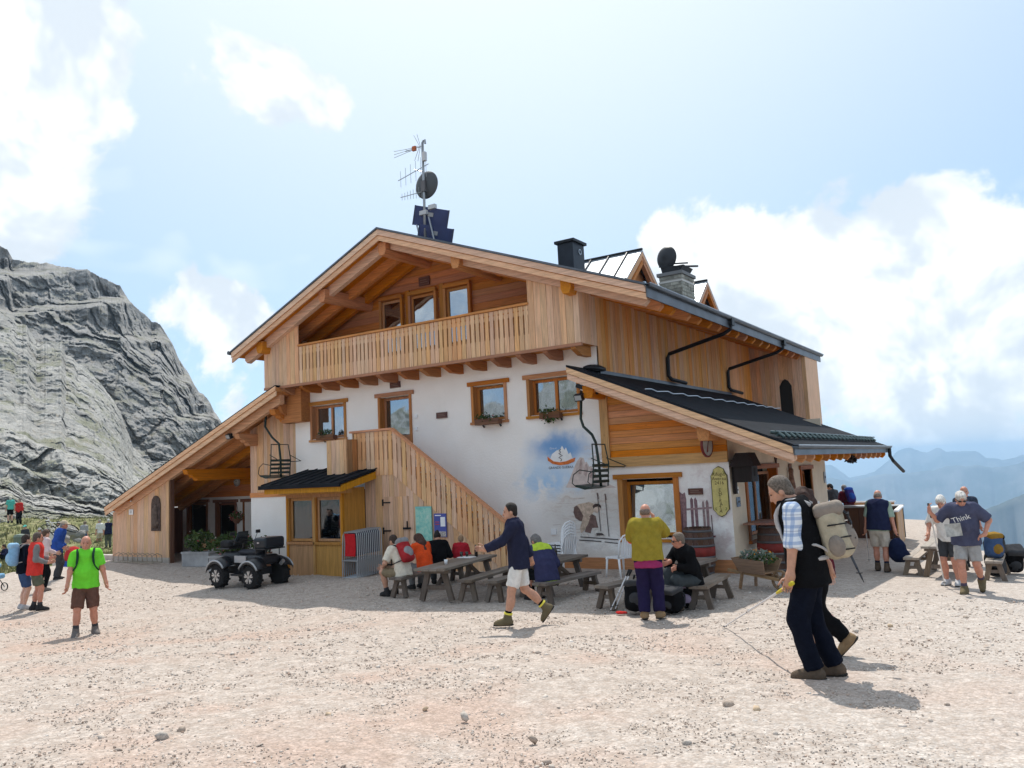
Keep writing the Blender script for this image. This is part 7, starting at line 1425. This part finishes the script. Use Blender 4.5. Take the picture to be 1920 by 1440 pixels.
# map board and poster on the stair front
sy_ = SY-.012
def pic(nm, lab, cat, px0, py0, px1, py1, mm, extra=()):
    a, b = at(px0, py0, 'y', sy_), at(px1, py1, 'y', sy_); t = thing(nm, lab, cat, ((a.x+b.x)/2, sy_, (a.z+b.z)/2)); hw, hh = (b.x-a.x)/2, (a.z-b.z)/2
    MB().box((-hw, -.015, -hh), (hw, .01, hh)).build('panel', mm, t)
    for i, (f0, f1, g0, g1, m2, n2) in enumerate(extra): MB().box((-hw+2*hw*f0, -.0185-.001*i, -hh+2*hh*g0), (-hw+2*hw*f1, -.0145, -hh+2*hh*g1)).build(n2, m2, t)
    return t
def mapmat():
    m = bpy.data.materials.new('printed_map'); m.use_nodes = True; t = NT(m.node_tree); t.n.clear(); pos = t.node('ShaderNodeNewGeometry').outputs['Position']
    c = t.ramp(t.noise(pos, 7, 6, .6), ((.3, (.10, .40, .36)), (.5, (.24, .56, .47)), (.62, (.34, .60, .50)), (.75, (.52, .66, .58)))); c = t.mix(t.math('MULTIPLY', t.mapr(t.voro(pos, 9, 'Distance', 'DISTANCE_TO_EDGE'), .0, .03, 1, 0), .4), c, (.65, .70, .55))
    p = t.node('ShaderNodeBsdfPrincipled', ins={'Base Color': c, 'Roughness': .35}); t.l.new(p.outputs[0], t.node('ShaderNodeOutputMaterial').inputs[0]); return m
pic('map_board', 'large teal hiking map on the stair front', 'map', 779, 950, 811, 1014, mapmat(), ((0, 1, .965, 1, mat('map_head', (.20, .52, .50), .5), 'title_strip'),))
pic('poster', 'blue poster with mountain picture beside the teal map', 'poster', 814, 963, 838, 1007, mat('poster_blue', (.07, .09, .33), .5, noise=3, vary=.1), ((.55, .93, .45, .85, Mwht, 'white_sheet'), (.06, .98, .02, .24, mat('poster_rock', (.40, .36, .33), .7, noise=40, vary=.6), 'mountain_picture'), (.1, .6, .90, .94, Mwht, 'title_line'), (.1, .45, .62, .66, mat('poster_red', (.40, .06, .10), .6), 'text_line'), (.1, .45, .52, .56, MATS['poster_red'], 'text_line')))
# clock, carved figure, number plate
def disc(nm, lab, cat, c, r, nrm, rim, face, hands=True):
    t = thing(nm, lab, cat, tuple(c)); q = GV(nrm).to_track_quat('Z', 'Y').to_matrix(); m = MB(); m.lathe([(r, -.02), (r, .018), (r*.88, .024), (r*.88, .012)], n=28, M=q); m.build('rim', rim, t, smooth=False)
    MB().lathe([(0.0, .014), (r*.89, .014)], n=28, M=q).build('face', face, t)
    if hands:
        for k in range(12): a = k*math.pi/6; MB().cbox(q @ GV((r*.76*math.cos(a), r*.76*math.sin(a), .017)), (r*.10, r*.04, .004), q @ Matrix.Rotation(a, 3, 'Z')).build('hour_mark', M_blk, t)
        for a, l in ((1.0, .5), (2.6, .7)): MB().cbox(q @ GV((r*l*.5*math.cos(a), r*l*.5*math.sin(a), .021)), (r*l, r*.05, .004), q @ Matrix.Rotation(a, 3, 'Z')).build('hand', M_blk, t)
    return t
Mfc = mat('clock_face', (.75, .75, .74), .4)
disc('clock', 'round white clock on the boards inside the porch', 'clock', at(444, 904, 'y', PB-.05), .15, (0, -1, 0), mat('clock_rim', (.45, .43, .40), .5), Mfc)
dk_ = disc('round_sign', 'oval-looking round white sign with dark red rim under the annex roof', 'sign', GV((-.33, -.30, 2.60)), .25, (1, -.12, 0), mat('sign_rim_red', (.16, .02, .02), .5), Mfc, False); MB().beam((.018, -.05, -.14), (.018, .06, .16), .008, .03, (1, 0, 0)).build('mark', mat('sign_rim_red', (.16, .02, .02)), dk_)
ca = at(292, 963, 'y', PY_-.03); t = thing('carved_relief', 'dark arched wood carving on the pale boards of the wing', 'carving', (ca.x, PY_-.02, ca.z))
m = MB(); m.prism([(-.24, -.02, -.56), (.24, -.02, -.56), (.24, -.02, .30), (.20, -.02, .46), (.1, -.02, .56), (0, -.02, .58), (-.1, -.02, .56), (-.2, -.02, .46), (-.24, -.02, .30)], (0, .03, 0)); m.build('panel', mat('carving_wood', (.075, .05, .04), .7, noise=9, vary=.5, bump=(20, .8)), t)
link('figure', soft_mesh('figure', [([('e', A3(0, -.02, .24), A3(.07, .05, .09)), ('c', A3(0, -.02, .12), A3(.02, -.02, -.35), .10, .13), ('c', A3(-.12, -.02, .05), A3(.10, -.03, -.12), .035, .03), ('c', A3(-.16, -.02, -.42), A3(.17, -.02, -.30), .04, .04)], .04, [])], mat('carving_relief', (.12, .085, .065), .7, noise=14, vary=.3), .025), t)
for k, (px, py) in enumerate(((246, 960),)): p = at(px, py, 'y', PY_-.02); t = thing('house_number', 'small white number tile on the wing boards', 'number plate', (p.x, PY_-.02, p.z)); MB().box((-.12, -.012, -.09), (.12, .0, .09)).build('tile', Mwht, t); text_mb('21', .13, Matrix.Translation((0, -.0135, 0)) @ FRONT).build('lettering', M_blk, t)
p = at(250, 936, 'y', PY_); t = thing('wall_lamp', 'small wooden wall lamp above the number tile', 'lamp', (p.x, PY_-.03, p.z)); MB().prism([(-.07, -.14, -.06), (.07, -.14, -.06), (.09, 0, .06), (-.09, 0, .06)], (0, 0, .05)).build('shade', W_tr, t); MB().ball((0, -.07, -.05), .04, 8).build('bulb', Mfc, t, smooth=True)
# bird-house lantern, plaques and figures on the cream side wall
p = at(1394, 880, 'x', .25); t = thing('bird_house', 'dark wooden bird house on a bracket at the hut corner', 'bird house', (.02, p.y, p.z)); Wd_ = wood('black_stained_wood', (.018, .010, .008), 'z', rnd=.1, knots=.1)
MB().box((.10, -.20, -.26), (.46, .20, .08)).build('box', Wd_, t); MB().prism([(.02, -.28, .06), (.54, -.28, .06), (.40, -.20, .34), (.14, -.20, .34)], (0, .5, 0)).build('roof', Wd_, t); MB().box((.0, -.05, -.5), (.06, .05, .2)).build('bracket', Wd_, t); MB().box((.0, -.03, -.22), (.12, .03, -.16)).build('arm', Wd_, t); MB().box((.462, -.06, -.14), (.468, .06, .02)).build('opening', M_dark, t)  # dark plate on the box front paints the shade of the entry hole
for px, py, hw, hh, mm, lab, nm, cat in ((1381, 919, .07, .07, Mwht, 'small white notice under the bird house', 'notice', 'notice'), (1384, 941, .10, .10, mat('notice_blue', (.16, .22, .30), .6, noise=18, vary=.5), 'blue-grey notice beside the side window', 'notice', 'notice'), (1454, 863, .09, .12, W_dk, 'dark pointed pennant on the cream wall', 'pennant', 'pennant'), (1481, 877, .12, .10, mat('relief_brown', (.22, .12, .08), .8, noise=14, vary=.4), 'brown carved tile on the cream wall', 'carved_tile', 'carving'), (1546, 895, .10, .16, mat('light_switch_grey', (.35, .37, .40), .5), 'grey meter box at the far corner of the cream wall', 'meter_box', 'meter box')):
    p = at(px, py, 'x', .01); t = thing(nm, lab, cat, (.012, p.y, p.z))
    if nm == 'pennant': MB().prism([(0, -hw*1.3, hh), (0, hw*1.3, hh), (0, 0, -hh)], (.02, 0, 0)).build('cloth', mm, t)
    else: MB().box((0, -hw, -hh), (.02, hw, hh)).build('panel', mm, t); MB().box((.02, -hw*.7, -hh*.15), (.024, hw*.7, hh*.25)).build('print', mat('print_grey', (.08, .08, .09), .7), t)
p = at(1484, 905, 'x', .08); t = thing('wood_figure', 'small carved wooden figure hung on the cream wall', 'carving', (.03, p.y, p.z)); link('figure', soft_mesh('figure', [([('c', A3(.06, 0, .25), A3(.06, 0, -.25), .05, .11), ('e', A3(.06, 0, .30), A3(.07, .07, .08))], .04, [])], mat('relief_brown', (.22, .12, .08)), .03), t)
# flood lights under the eaves
for px, py, y, lab in ((1086, 745, -.75, 'black flood light under the annex roof'), (430, 818, -.72, 'black flood light under the left wing roof')):
    p = at(px, py, 'y', y); t = thing('flood_light', lab, 'flood light', tuple(p), 0, 'flood lights'); MB().cbox((0, 0, 0), (.20, .12, .15), Matrix.Rotation(.4, 3, 'X')).build('housing', M_blk, t); MB().cbox((0, -.065, -.02), (.16, .008, .11), Matrix.Rotation(.4, 3, 'X')).build('lens', mat('lens_grey', (.35, .36, .36), .2), t); MB().tube([(0, .02, .05), (0, .1, .16)], .015, 6).build('arm', M_blk, t)

# ------------------------------------------------------------------ antenna mast on the ridge
M_stl = mat('galvanised_steel', (.34, .35, .36), .4, metal=.7); M_pan = mat('solar_panel_back', (.018, .035, .13), .35, spec=.5, noise=2, vary=.2)
MX, MY = -8.50, .85; MA = thing('antenna_mast', 'roof mast with dish, aerials and blue solar panels on the ridge', 'antenna mast', (MX, MY, 8.3))
zof = lambda px, py: at(px, py, 'y', MY).z-8.3; xof = lambda px, py: at(px, py, 'y', MY).x-MX
MB().tube([(0, 0, 0), (.02, 0, 2.1), (.03, 0, 3.42)], .038, 8).build('pole', M_stl, MA, smooth=True); MB().tube([(.03, 0, 3.3), (.05, 0, 3.46), (.12, 0, 3.47), (.13, 0, 3.36)], .03, 8).build('pole_hook', M_stl, MA)
q = Matrix.Rotation(R_(78), 3, 'X'); dsh = MB().lathe([(0.0, .10), (.15, .09), (.30, .045), (.40, -.01), (.405, -.02), (.40, -.012), (.30, .035), (.15, .08), (0, .09)], (.02, .12, 2.2), 28, Matrix.Rotation(R_(90), 3, 'X')).build('dish', mat('dish_dark_grey', (.075, .08, .085), .55), MA, smooth=True); MB().cbox((.03, .0, 2.12), (.14, .12, .32)).build('dish_clamp', mat('steel_dark', (.14, .13, .13), .5, metal=.5), MA)
for k in range(2):
    c = GV((.21+.10*(1-k), .15+.05*k, .42+.50*k)) if False else GV((.24-.13*k, .16, .66+.57*k)); Rm_ = Matrix.Rotation(R_(30), 3, 'Z') @ Matrix.Rotation(R_(13), 3, 'Y') @ Matrix.Rotation(R_(14), 3, 'X'); pn_ = MB().cbox(c, (.98, .03, .55), Rm_).build('solar_panel', M_pan, MA)
    for sx in (-.49, .49): MB().cbox(c+Rm_ @ GV((sx, -.005, 0)), (.03, .045, .56), Rm_).build('frame_rail', mat('panel_frame', (.05, .06, .10), .4, metal=.5), pn_)
    MB().cbox(c+Rm_ @ GV((-.02, -.03, .08)), (.16, .03, .11), Rm_).build('junction_box', M_stl, pn_)
for sx in (-.20, .28): MB().beam((sx+.12, .03, .12), (sx-.12, .0, 1.2), .035, .035).build('panel_strut', M_stl, MA)
for c in ((-.02, 0, 1.36), (.30, 0, 1.46)): MB().cbox(c, (.24, .10, .12)).build('equipment_box', mat('pale_box', (.55, .55, .55), .6), MA)
MB().cbox((.10, -.02, 2.98), (.10, .10, .26)).build('transmitter', mat('pale_box', (.55, .55, .55)), MA)
def yagi(a, b, n, l0, l1, vert, nm='aerial'):
    m = MB(); a, b = GV(a), GV(b); m.tube([a, b], .012, 5)
    for k in range(n):
        p = a.lerp(b, (k+.5)/n); l = l0+(l1-l0)*k/max(n-1, 1); m.tube([p-GV((0, 0, l)) if vert else p-GV((0, l, 0)), p+GV((0, 0, l)) if vert else p+GV((0, l, 0))], .006, 4)
    m.build(nm, M_stl, MA)
yagi((.22, 0, 2.74), (-.92, 0, 2.52), 6, .34, .24, True); yagi((.10, 0, 1.98), (-.85, 0, 2.0), 9, .18, .10, True); yagi((0, 0, 3.32), (-.62, 0, 3.32), 3, .10, .10, False)
for dz in (-.06, 0, .06): MB().tube([(-.30, 0, 3.32+dz*.4), (-1.05, 0, 3.34+dz*1.6)], .007, 4).build('aerial_rod', M_stl, MA)
MB().cbox((-.28, 0, 3.32), (.12, .07, .13)).build('feed_box', mat('feed_orange', (.45, .12, .04), .6), MA)
for s_ in (-1, 1): MB().tube([(-.08, 0, 3.34), (-.28, 0, 3.34+s_*.38)], .007, 4).build('reflector_rod', M_stl, MA); MB().tube([(-.05, 0, 3.34), (-.20, .05, 3.34+s_*.40)], .007, 4).build('reflector_rod', M_stl, MA)
MB().tube([(0, 0, 2.55), (-.30, 0, 2.70)], .016, 5).build('aerial_arm', M_stl, MA)
p = at(1248, 483, 'y', 7.1); t = thing('satellite_dish', 'round black dish standing behind the stone chimney cowl', 'satellite dish', tuple(p)); MB().lathe([(0.0, .09), (.16, .08), (.30, .03), (.375, -.02), (.375, -.03), (.30, .015), (.16, .065), (0, .075)], (0, .05, 0), 28, Matrix.Rotation(R_(90), 3, 'X') @ Matrix.Rotation(R_(-14), 3, 'Y')).build('dish', mat('dish_black', (.03, .03, .034), .5), t, smooth=True)
MB().tube([(0, .05, 0), (.05, .02, -.42)], .03, 6).build('post', M_blk, t)

# ------------------------------------------------------------------ poles, bags and small gear
Mpole = mat('pole_alloy', (.66, .66, .67), .4, metal=.15); Mgrip = mat('pole_grip', (.02, .02, .02), .8)
def pole(label, a, b, grip=None, group='trekking poles', shaft=None):
    """a = handle, b = tip (world)"""
    a, b = GV(a), GV(b); t = thing('trekking_pole', label, 'trekking pole', tuple(b), 0, group); d = a-b; L = d.length; d.normalize()
    MB().tube([d*.04, d*L*.45], .0095, 6).build('lower_shaft', shaft or Mpole, t); MB().tube([d*L*.45, d*L*.86], .0125, 6).build('upper_shaft', shaft or Mpole, t); MB().tube([GV((0, 0, 0)), d*.07], [.003, .008], 6).build('tip', Mgrip, t)
    MB().tube([d*L*.84, d*L*.93, d*L], [.013, .018, .020], 8).build('grip', grip or Mgrip, t, smooth=True); MB().tube([d*L*.44, d*L*.47], .012, 6).build('clamp', Mgrip, t); MB().lathe([(.03, 0), (.03, .006)], tuple(d*.10), 10).build('basket', Mgrip, t)
hnd = w2l(J1, J1['Lwr']+unit(J1['Lwr']-J1['Lel'])*.07); pole('silver trekking pole with yellow grip held by the vest hiker', hnd+(hnd-gpt(1357, 1176)).normalized()*.10, gpt(1357, 1176), mat('grip_yellow', (.55, .45, .03), .7))
pole('dark trekking pole hanging at the curly-haired hiker\'s side', at(1592, 1035, 'y', -8.0), at(1620, 1092, 'y', -8.15), shaft=mat('pole_dark', (.06, .06, .065), .4, metal=.5))
h2 = w2l(J30, J30['Rwr']+A3(0, .03, .08)); pole('white trekking pole held upright by the slate blue T-shirt man', h2+GV((0, 0, .06)), gpt(1772, 1100), shaft=mat('pole_white', (.72, .72, .70), .4))
for k, (xa, xb) in enumerate(((1180, 1143), (1184, 1152))): a = at(xa, 1068, 'y', -4.35-.05*k); pole(('silver pole leaning on the bench left of the mustard-topped man', 'second silver pole leaning on the same bench')[k], a, gpt(xb, 1148-2*k))
pole('silver pole standing among the packs right of the bench poles', at(1190, 1078, 'y', -4.4), gpt(1172, 1140))
h3 = w2l(J33, J33['Lwr']); pole('pole in the left hand of the man in the navy vest', h3+GV((0, 0, .05)), gpt(1630, 1052))
def pack(label, px, py, size, mm, m2, rz=0.0, tilt=0.0, p=None, lid=True):
    p = p or gpt(px, py); t = thing('backpack', label, 'backpack', tuple(p), R_(rz), 'packs put down in the yard'); h_ = size[2]; M = np.array(Matrix.Rotation(R_(tilt), 3, 'X')); up = M @ A3(0, 0, 1); c = up*h_*.5+A3(0, 0, .02+abs(math.sin(R_(tilt)))*size[1]*.4)
    link('body', soft_mesh('body', [([('b', c, A3(size[0]/2, size[1]/2, h_/2), size[1]*.36, M), ('e', c-up*h_*.18-M @ A3(0, size[1]*.2, 0), A3(size[0]*.5, size[1]*.5, h_*.33), M)], .05, [])], mm, .02, folds=.012, ff=8, seed=px % 7), t)
    if lid: link('lid', soft_mesh('lid', [([('b', c+up*h_*.48, A3(size[0]*.48, size[1]*.55, h_*.13), h_*.1, M)], .03, [])], m2, .02, folds=.008), t)
    link('front_pocket', soft_mesh('front_pocket', [([('e', c-M @ A3(0, size[1]*.5, h_*.12), A3(size[0]*.36, .06, h_*.26), M)], .03, [])], m2, .02, folds=.006), t)
    for s_ in (-1, 1): MB().tube([GV(c+M @ A3(s_*size[0]*.22, size[1]*.5, h_*.4)), GV(c+M @ A3(s_*size[0]*.3, size[1]*.72, h_*.1)), GV(c+M @ A3(s_*size[0]*.34, size[1]*.5, -h_*.38))], .016, 6).build('strap', M_blk, t)
    return t
pack('black pack standing left of the mustard-topped man\'s legs', 1192, 1150, (.30, .24, .42), C_['black'], C_['dgrey'], 30, -12); pack('black pack lying right of the mustard-topped man\'s legs', 1262, 1150, (.38, .27, .33), C_['black'], C_['dgrey'], -20, 10); pack('black pack with lilac top beside the sunglasses man', 1290, 1140, (.30, .24, .36), C_['black'], cloth('lilac', (.34, .28, .40)), 10, 6)
pack('black pack with red stripe leaning beyond the right benches', 1898, 1075, (.36, .26, .52), C_['black'], C_['dgrey'], 20, 34); pack('dark pack lying on the ground right of the right bench', 1872, 1082, (.34, .26, .40), C_['dgrey'], C_['black'], -10, 30)
pack('blue and golden pack on the bench behind the slate blue T-shirt man', 0, 0, (.30, .22, .42), C_['denim'], C_['gold'], 40, 5, p=GV((4.45, 2.0, gz(4.4, 2.0)+.40))); pack('dark pack on the far end of the loaded bench', 0, 0, (.34, .26, .36), C_['dgrey'], C_['black'], 10, 5, p=GV((4.45, 2.7, gz(4.4, 2.7)+.40))); pack('pack with blue trim on the right picnic table', 0, 0, (.26, .20, .30), C_['lgrey'], C_['blue'], 10, 20, p=GV((3.6, 2.9, gz(3.6, 2.9)+.66)), lid=False)
put('map_sheet', MB().add([(-.13, 0, -.10), (.11, .02, -.13), (.14, -.03, .08), (-.11, .01, .11)], [(0, 1, 2, 3)]), mat('map_paper', (.40, .39, .36), .8, noise=12, vary=.3), 'folded grey map held before the slate blue T-shirt', 'map', tuple(w2l(J30, J30['W']+J30['fw']*.30+A3(.12, 0, -.0))), smooth=False).rotation_euler = (0, 0, J30['rz'])
ts = text_mb('Think', .125, Matrix.Identity(4)); q_ = J30; ctr = q_['W']+q_['t2']*.16+q_['fw']*.205*1.14
fr = Matrix(((-q_['rt'][0], q_['t2'][0], q_['fw'][0], ctr[0]), (-q_['rt'][1], q_['t2'][1], q_['fw'][1], ctr[1]), (-q_['rt'][2], q_['t2'][2], q_['fw'][2], ctr[2]), (0, 0, 0, 1))) @ Matrix.Rotation(.3, 4, 'Z')
xf(ts, fr).build('shirt_lettering', mat('print_white', (.72, .72, .70), .7), J30['o'])
# hand bag of the man in the navy vest
b_ = w2l(J33, J33['Rwr']+A3(.02, 0, -.12)); t = thing('bag', 'dark blue sports bag hanging from the bald man\'s right hand', 'bag', (b_.x, b_.y, b_.z-.55)); link('body', soft_mesh('body', [([('e', A3(0, 0, .26), A3(.17, .15, .24)), ('e', A3(.03, 0, .14), A3(.20, .17, .14))], .06, [])], cloth('bag_navy', (.012, .018, .05)), .02, folds=.014, ff=8), t); MB().tube([(-.06, 0, .45), (-.03, 0, .58), (.03, 0, .58), (.06, 0, .45)], .012, 6).build('handle', M_blk, t)
put('red_cloth', MB().ball((0, 0, .02), (.08, .05, .025), 8).ball((.06, .02, .02), (.06, .03, .02), 8), C_['red'], 'red glove lying beside the pole tips at the bench', 'glove', tuple(gpt(1163, 1151)), smooth=False)
# ------------------------------------------------------------------ left edge of the yard
def wheel(parent, c, r, M, spokes=10, tyre=None, nm='wheel'):
    wv = MB().lathe([(r-.025, -.018), (r, -.018), (r, .018), (r-.025, .018)], c, 20, M, True).build(nm, tyre or M_blk, parent)
    m = MB()
    for k in range(spokes): a = 2*math.pi*k/spokes; m.tube([GV(c), GV(c)+M @ GV(((r-.02)*math.cos(a), (r-.02)*math.sin(a), 0))], .004, 3)
    m.build('spokes', Mpole, wv)
p = gpt(-6, 1108); t = thing('stroller', 'blue pushchair cut by the left picture edge', 'pushchair', tuple(p), R_(200)); t.scale = (.72, .72, .72); RXm = Matrix.Rotation(math.pi/2, 3, 'X')
link('seat', soft_mesh('seat', [([('b', A3(.1, 0, .55), A3(.30, .22, .10), .08), ('b', A3(.34, 0, .75), A3(.08, .22, .28), .07), ('e', A3(.2, 0, .95), A3(.30, .25, .16))], .05, [])], C_['lblue'], .025), t)
for c in ((-.35, 0, .16), (.35, -.26, .16), (.35, .26, .16)): wheel(t, c, .16, RXm)
MB().tube([(-.35, 0, .16), (-.1, 0, .45), (.35, -.24, .75), (.75, -.24, 1.02), (.75, .24, 1.02), (.35, .24, .75)], .016, 6).build('frame', M_blk, t); MB().tube([(.35, -.26, .16), (.2, -.22, .5)], .014, 6).build('frame_leg', M_blk, t); MB().tube([(.35, .26, .16), (.2, .22, .5)], .014, 6).build('frame_leg', M_blk, t)
p = gpt(37, 1042); t = thing('bin', 'grey-green rubbish bin standing on the grass', 'bin', tuple(p)); MB().lathe([(.24, 0), (.30, .95), (.32, .95), (.32, 1.0), (.28, 1.0)], n=16).build('body', mat('bin_green', (.16, .20, .16), .6), t, smooth=False); MB().lathe([(.33, 1.0), (.25, 1.12), (.05, 1.16)], n=16).build('lid', MATS['bin_green'], t)
p = gpt(135, 1032); t = thing('red_backpack', 'large red pack on the ground behind the lime shirt man', 'backpack', tuple(gpt(138, 1062)), 0); link('body', soft_mesh('body', [([('e', A3(0, 0, .34), A3(.34, .26, .32)), ('e', A3(.1, 0, .18), A3(.36, .26, .2))], .06, [])], cloth('pack_bright_red', (.42, .035, .035)), .03, folds=.02, ff=6), t); MB().box((-.2, -.3, .02), (.26, -.2, .2)).build('side_pocket', C_['blue'], t)
def bike(label, px, py, rz, tilt):
    p = gpt(px, py); t = thing('bicycle', label, 'bicycle', (p.x, p.y, p.z+.12), R_(rz), 'bicycles piled on the rocks'); B = Matrix.Rotation(R_(tilt), 3, 'X'); q = lambda x, z, y=0: B @ GV((x, y, z)); fm = mat('bike_white', (.62, .62, .60), .4)
    for x in (-.52, .52): wheel(t, q(x, .34), .34, B @ RXm)
    for nm, a, b in (('top_tube', (-.12, .82), (.36, .80)), ('down_tube', (-.08, .32), (.38, .72)), ('seat_tube', (-.08, .32), (-.16, .90)), ('chain_stay', (-.08, .32), (-.52, .34)), ('seat_stay', (-.13, .78), (-.52, .34)), ('fork', (.37, .84), (.52, .34))): MB().tube([q(*a), q(*b)], .02, 6).build(nm, fm, t)
    MB().tube([q(.37, .92, -.3), q(.34, .94), q(.37, .92, .3)], .014, 6).build('handlebar', M_blk, t); MB().ball(q(-.18, .94), (.13, .06, .03), 8).build('saddle', M_blk, t)
bike('white bicycle lying on top of the rocks', 122, 1004, 20, 55); bike('second bicycle lying below the white one on the rocks', 140, 1012, 150, -60); bike('bicycle leaning at the edge of the rock pile', 108, 1008, -40, 30)
for i, (px, py, s_) in enumerate(((60, 968, .6), (70, 985, .5), (84, 1002, .4), (95, 990, .65), (100, 975, .5), (112, 1000, .5), (118, 1014, .45), (128, 1003, .6), (145, 1008, .5), (150, 1018, .35))):
    p = gpt(px, py); rv, rf = rocks(1, np.array([[0, 0, s_*.25]]), np.array([s_*.75]), np.random.default_rng(300+i), .8); o = link('boulder', np_mesh('boulder', rv, rf, MR2, smooth=False), loc=tuple(p)); o['label'] = ('leftmost', 'second', 'third', 'fourth', 'fifth', 'sixth', 'seventh', 'eighth', 'ninth', 'rightmost')[i]+' pale boulder, counted from the left, on the grass bank'; o['category'] = 'boulder'; o['group'] = 'boulders on the grass bank'
_b = link('gear_bundle', soft_mesh('gear_bundle', [([('e', A3(0, 0, .25), A3(.45, .3, .28)), ('b', A3(.2, 0, .4), A3(.22, .2, .3), .1), ('e', A3(-.3, .1, .2), A3(.3, .3, .2))], .06, [])], C_['black'], .04, folds=.04, ff=4), None, tuple(gpt(172, 1020))); _b['label'], _b['category'] = ( 'dark bundle of gear on the grass beside the two men', 'gear')
a, b = at(120, 1052, 'y', -.3), at(212, 1050, 'y', -.45); t = thing('kerb', 'pale concrete kerb between grass and gravel left of the hut', 'kerb', (0, 0, 0))
for k in range(4): p0 = GV((-21.6-k*1.02, -.45+.02*k, gz(-21.6-k, -.45))); MB().box((p0.x-1.0, p0.y-.12, p0.z-.15), (p0.x, p0.y+.12, p0.z+.16)).build('kerb_stone', mat('kerb_concrete', (.50, .46, .41), .9, noise=5, vary=.12), t)
t = thing('bicycle_rack', 'row of steel bicycle loops before the pale boards of the wing', 'bicycle rack', (0, 0, 0)); Mrk = mat('rack_steel', (.30, .26, .20), .5, metal=.4)
zr = gz(-20, -1.05); MB().tube([(-20.75, -1.1, zr+.03), (-18.4, -1.1, zr+.03)], .018, 6).build('rail', Mrk, t); MB().tube([(-20.75, -.8, zr+.03), (-18.4, -.8, zr+.03)], .018, 6).build('rail', Mrk, t)
for k in range(9): x = -20.65+k*.27; MB().tube([(x, -1.1, zr+.03), (x-.04, -1.06, zr+.24), (x+.05, -.95, zr+.32), (x+.12, -.84, zr+.24), (x+.1, -.8, zr+.03)], .011, 6).build('loop', Mrk, t)

# ------------------------------------------------------------------ terrace bar at the back right
bz = gz(.3, 12.5); t = thing('bar_counter', 'dark terrace bar counter with steel top', 'bar counter', (0, 0, bz), 0)
for k in range(8): MB().box((-1.0+k*.31, 11.62, 0), (-1.0+k*.31+.30, 11.66, .98)).build('board', W_dk, t)
MB().box((-1.05, 11.58, .98), (1.5, 12.3, 1.03)).build('top', mat('steel_top', (.30, .30, .30), .35, metal=.6), t); MB().box((-1.0, 11.66, 0), (1.48, 12.2, .97)).build('carcass', M_dark, t)
W_tp = wood('terrace_panel_wood', (.52, .30, .15), 'z', rnd=.12)
for i, (x0, y0, x1, y1, h_, lab) in enumerate(((1.55, 11.4, 1.75, 8.9, 1.0, 'pale wooden terrace screen right of the bar'), (-.9, 15.4, .8, 15.1, .95, 'pale wooden terrace screen behind the bar'))):
    t = thing('terrace_screen', lab, 'screen', (x0, y0, bz), math.atan2(y1-y0, x1-x0), 'terrace screens'); L = math.hypot(x1-x0, y1-y0); n = int(L/.16)
    for k in range(n): MB().box((k*L/n, -.015, 0), ((k+1)*L/n-.008, .015, h_)).build('board', W_tp, t)
    MB().box((-.02, -.06, h_), (L+.02, .06, h_+.05)).build('coping', Mwht, t)
t = thing('high_table', 'tall brown table beside the bar guests', 'table', (-.35, 9.9, gz(-.35, 9.9))); MB().lathe([(.32, 1.0), (.32, 1.04)], n=18).build('top', W_tr, t); MB().tube([(0, 0, 0), (0, 0, 1.0)], .05, 8).build('post', W_tr, t); MB().lathe([(.24, 0), (.05, .05)], n=14).build('foot', W_tr, t)
# bunch of dried flowers under the annex eave
t = thing('dried_bunch', 'dark dried bunch hanging under the annex eave', 'dried flowers', (1.42, 5.1, 2.16)); plant(t, 90, (0, 0, 0), (.12, .25, .10), .06, 130, leafmat('dried_leaf', (.02, .012, .01), (.06, .035, .03)))

# ------------------------------------------------------------------ grass on the bank
rg = np.random.default_rng(5); N = 60000
u_ = rg.random(N)**.8; px_ = rg.uniform(-60, 330, N); gx_ = -23.0-60*u_*rg.random(N); gy_ = -3+rg.random(N)*40
sdv = (gx_-GA.x)*GN.x+(gy_-GA.y)*GN.y; ok = (sdv > .3) & (gx_ < -22.3) & (gy_ < 38) & (vnoise(np.stack([gx_*.35, gy_*.35, gx_*0], -1)) > -.35); gx_, gy_ = gx_[ok], gy_[ok]
gzv = zg(gx_, gy_)+np.where(gx_ < -23, 4.0, 1.0)*(fbm(np.stack([gx_*.55, gy_*.55, gx_*0], -1), 4)*.035); n = len(gx_); hgt = rg.uniform(.06, .22, n)*(1+.8*np.maximum(0, vnoise(np.stack([gx_*.5, gy_*.5, gx_*0+3], -1)))); an_ = rg.uniform(0, 6.28, n); wd = .035
P0 = np.stack([gx_, gy_, gzv-.02], -1); dx = np.stack([np.cos(an_), np.sin(an_), an_*0], -1)*wd; ln_ = np.stack([rg.normal(0, .06, n), rg.normal(0, .06, n), hgt], -1)
link('grass', np_mesh('grass', np.stack([P0-dx, P0+dx, P0+ln_], 1).reshape(-1, 3), np.arange(3*n).reshape(n, 3), leafmat('grass_blades', (.06, .08, .025), (.26, .235, .11)), smooth=False), kind='stuff', label='short dry mountain grass on the bank left of the hut', category='grass')
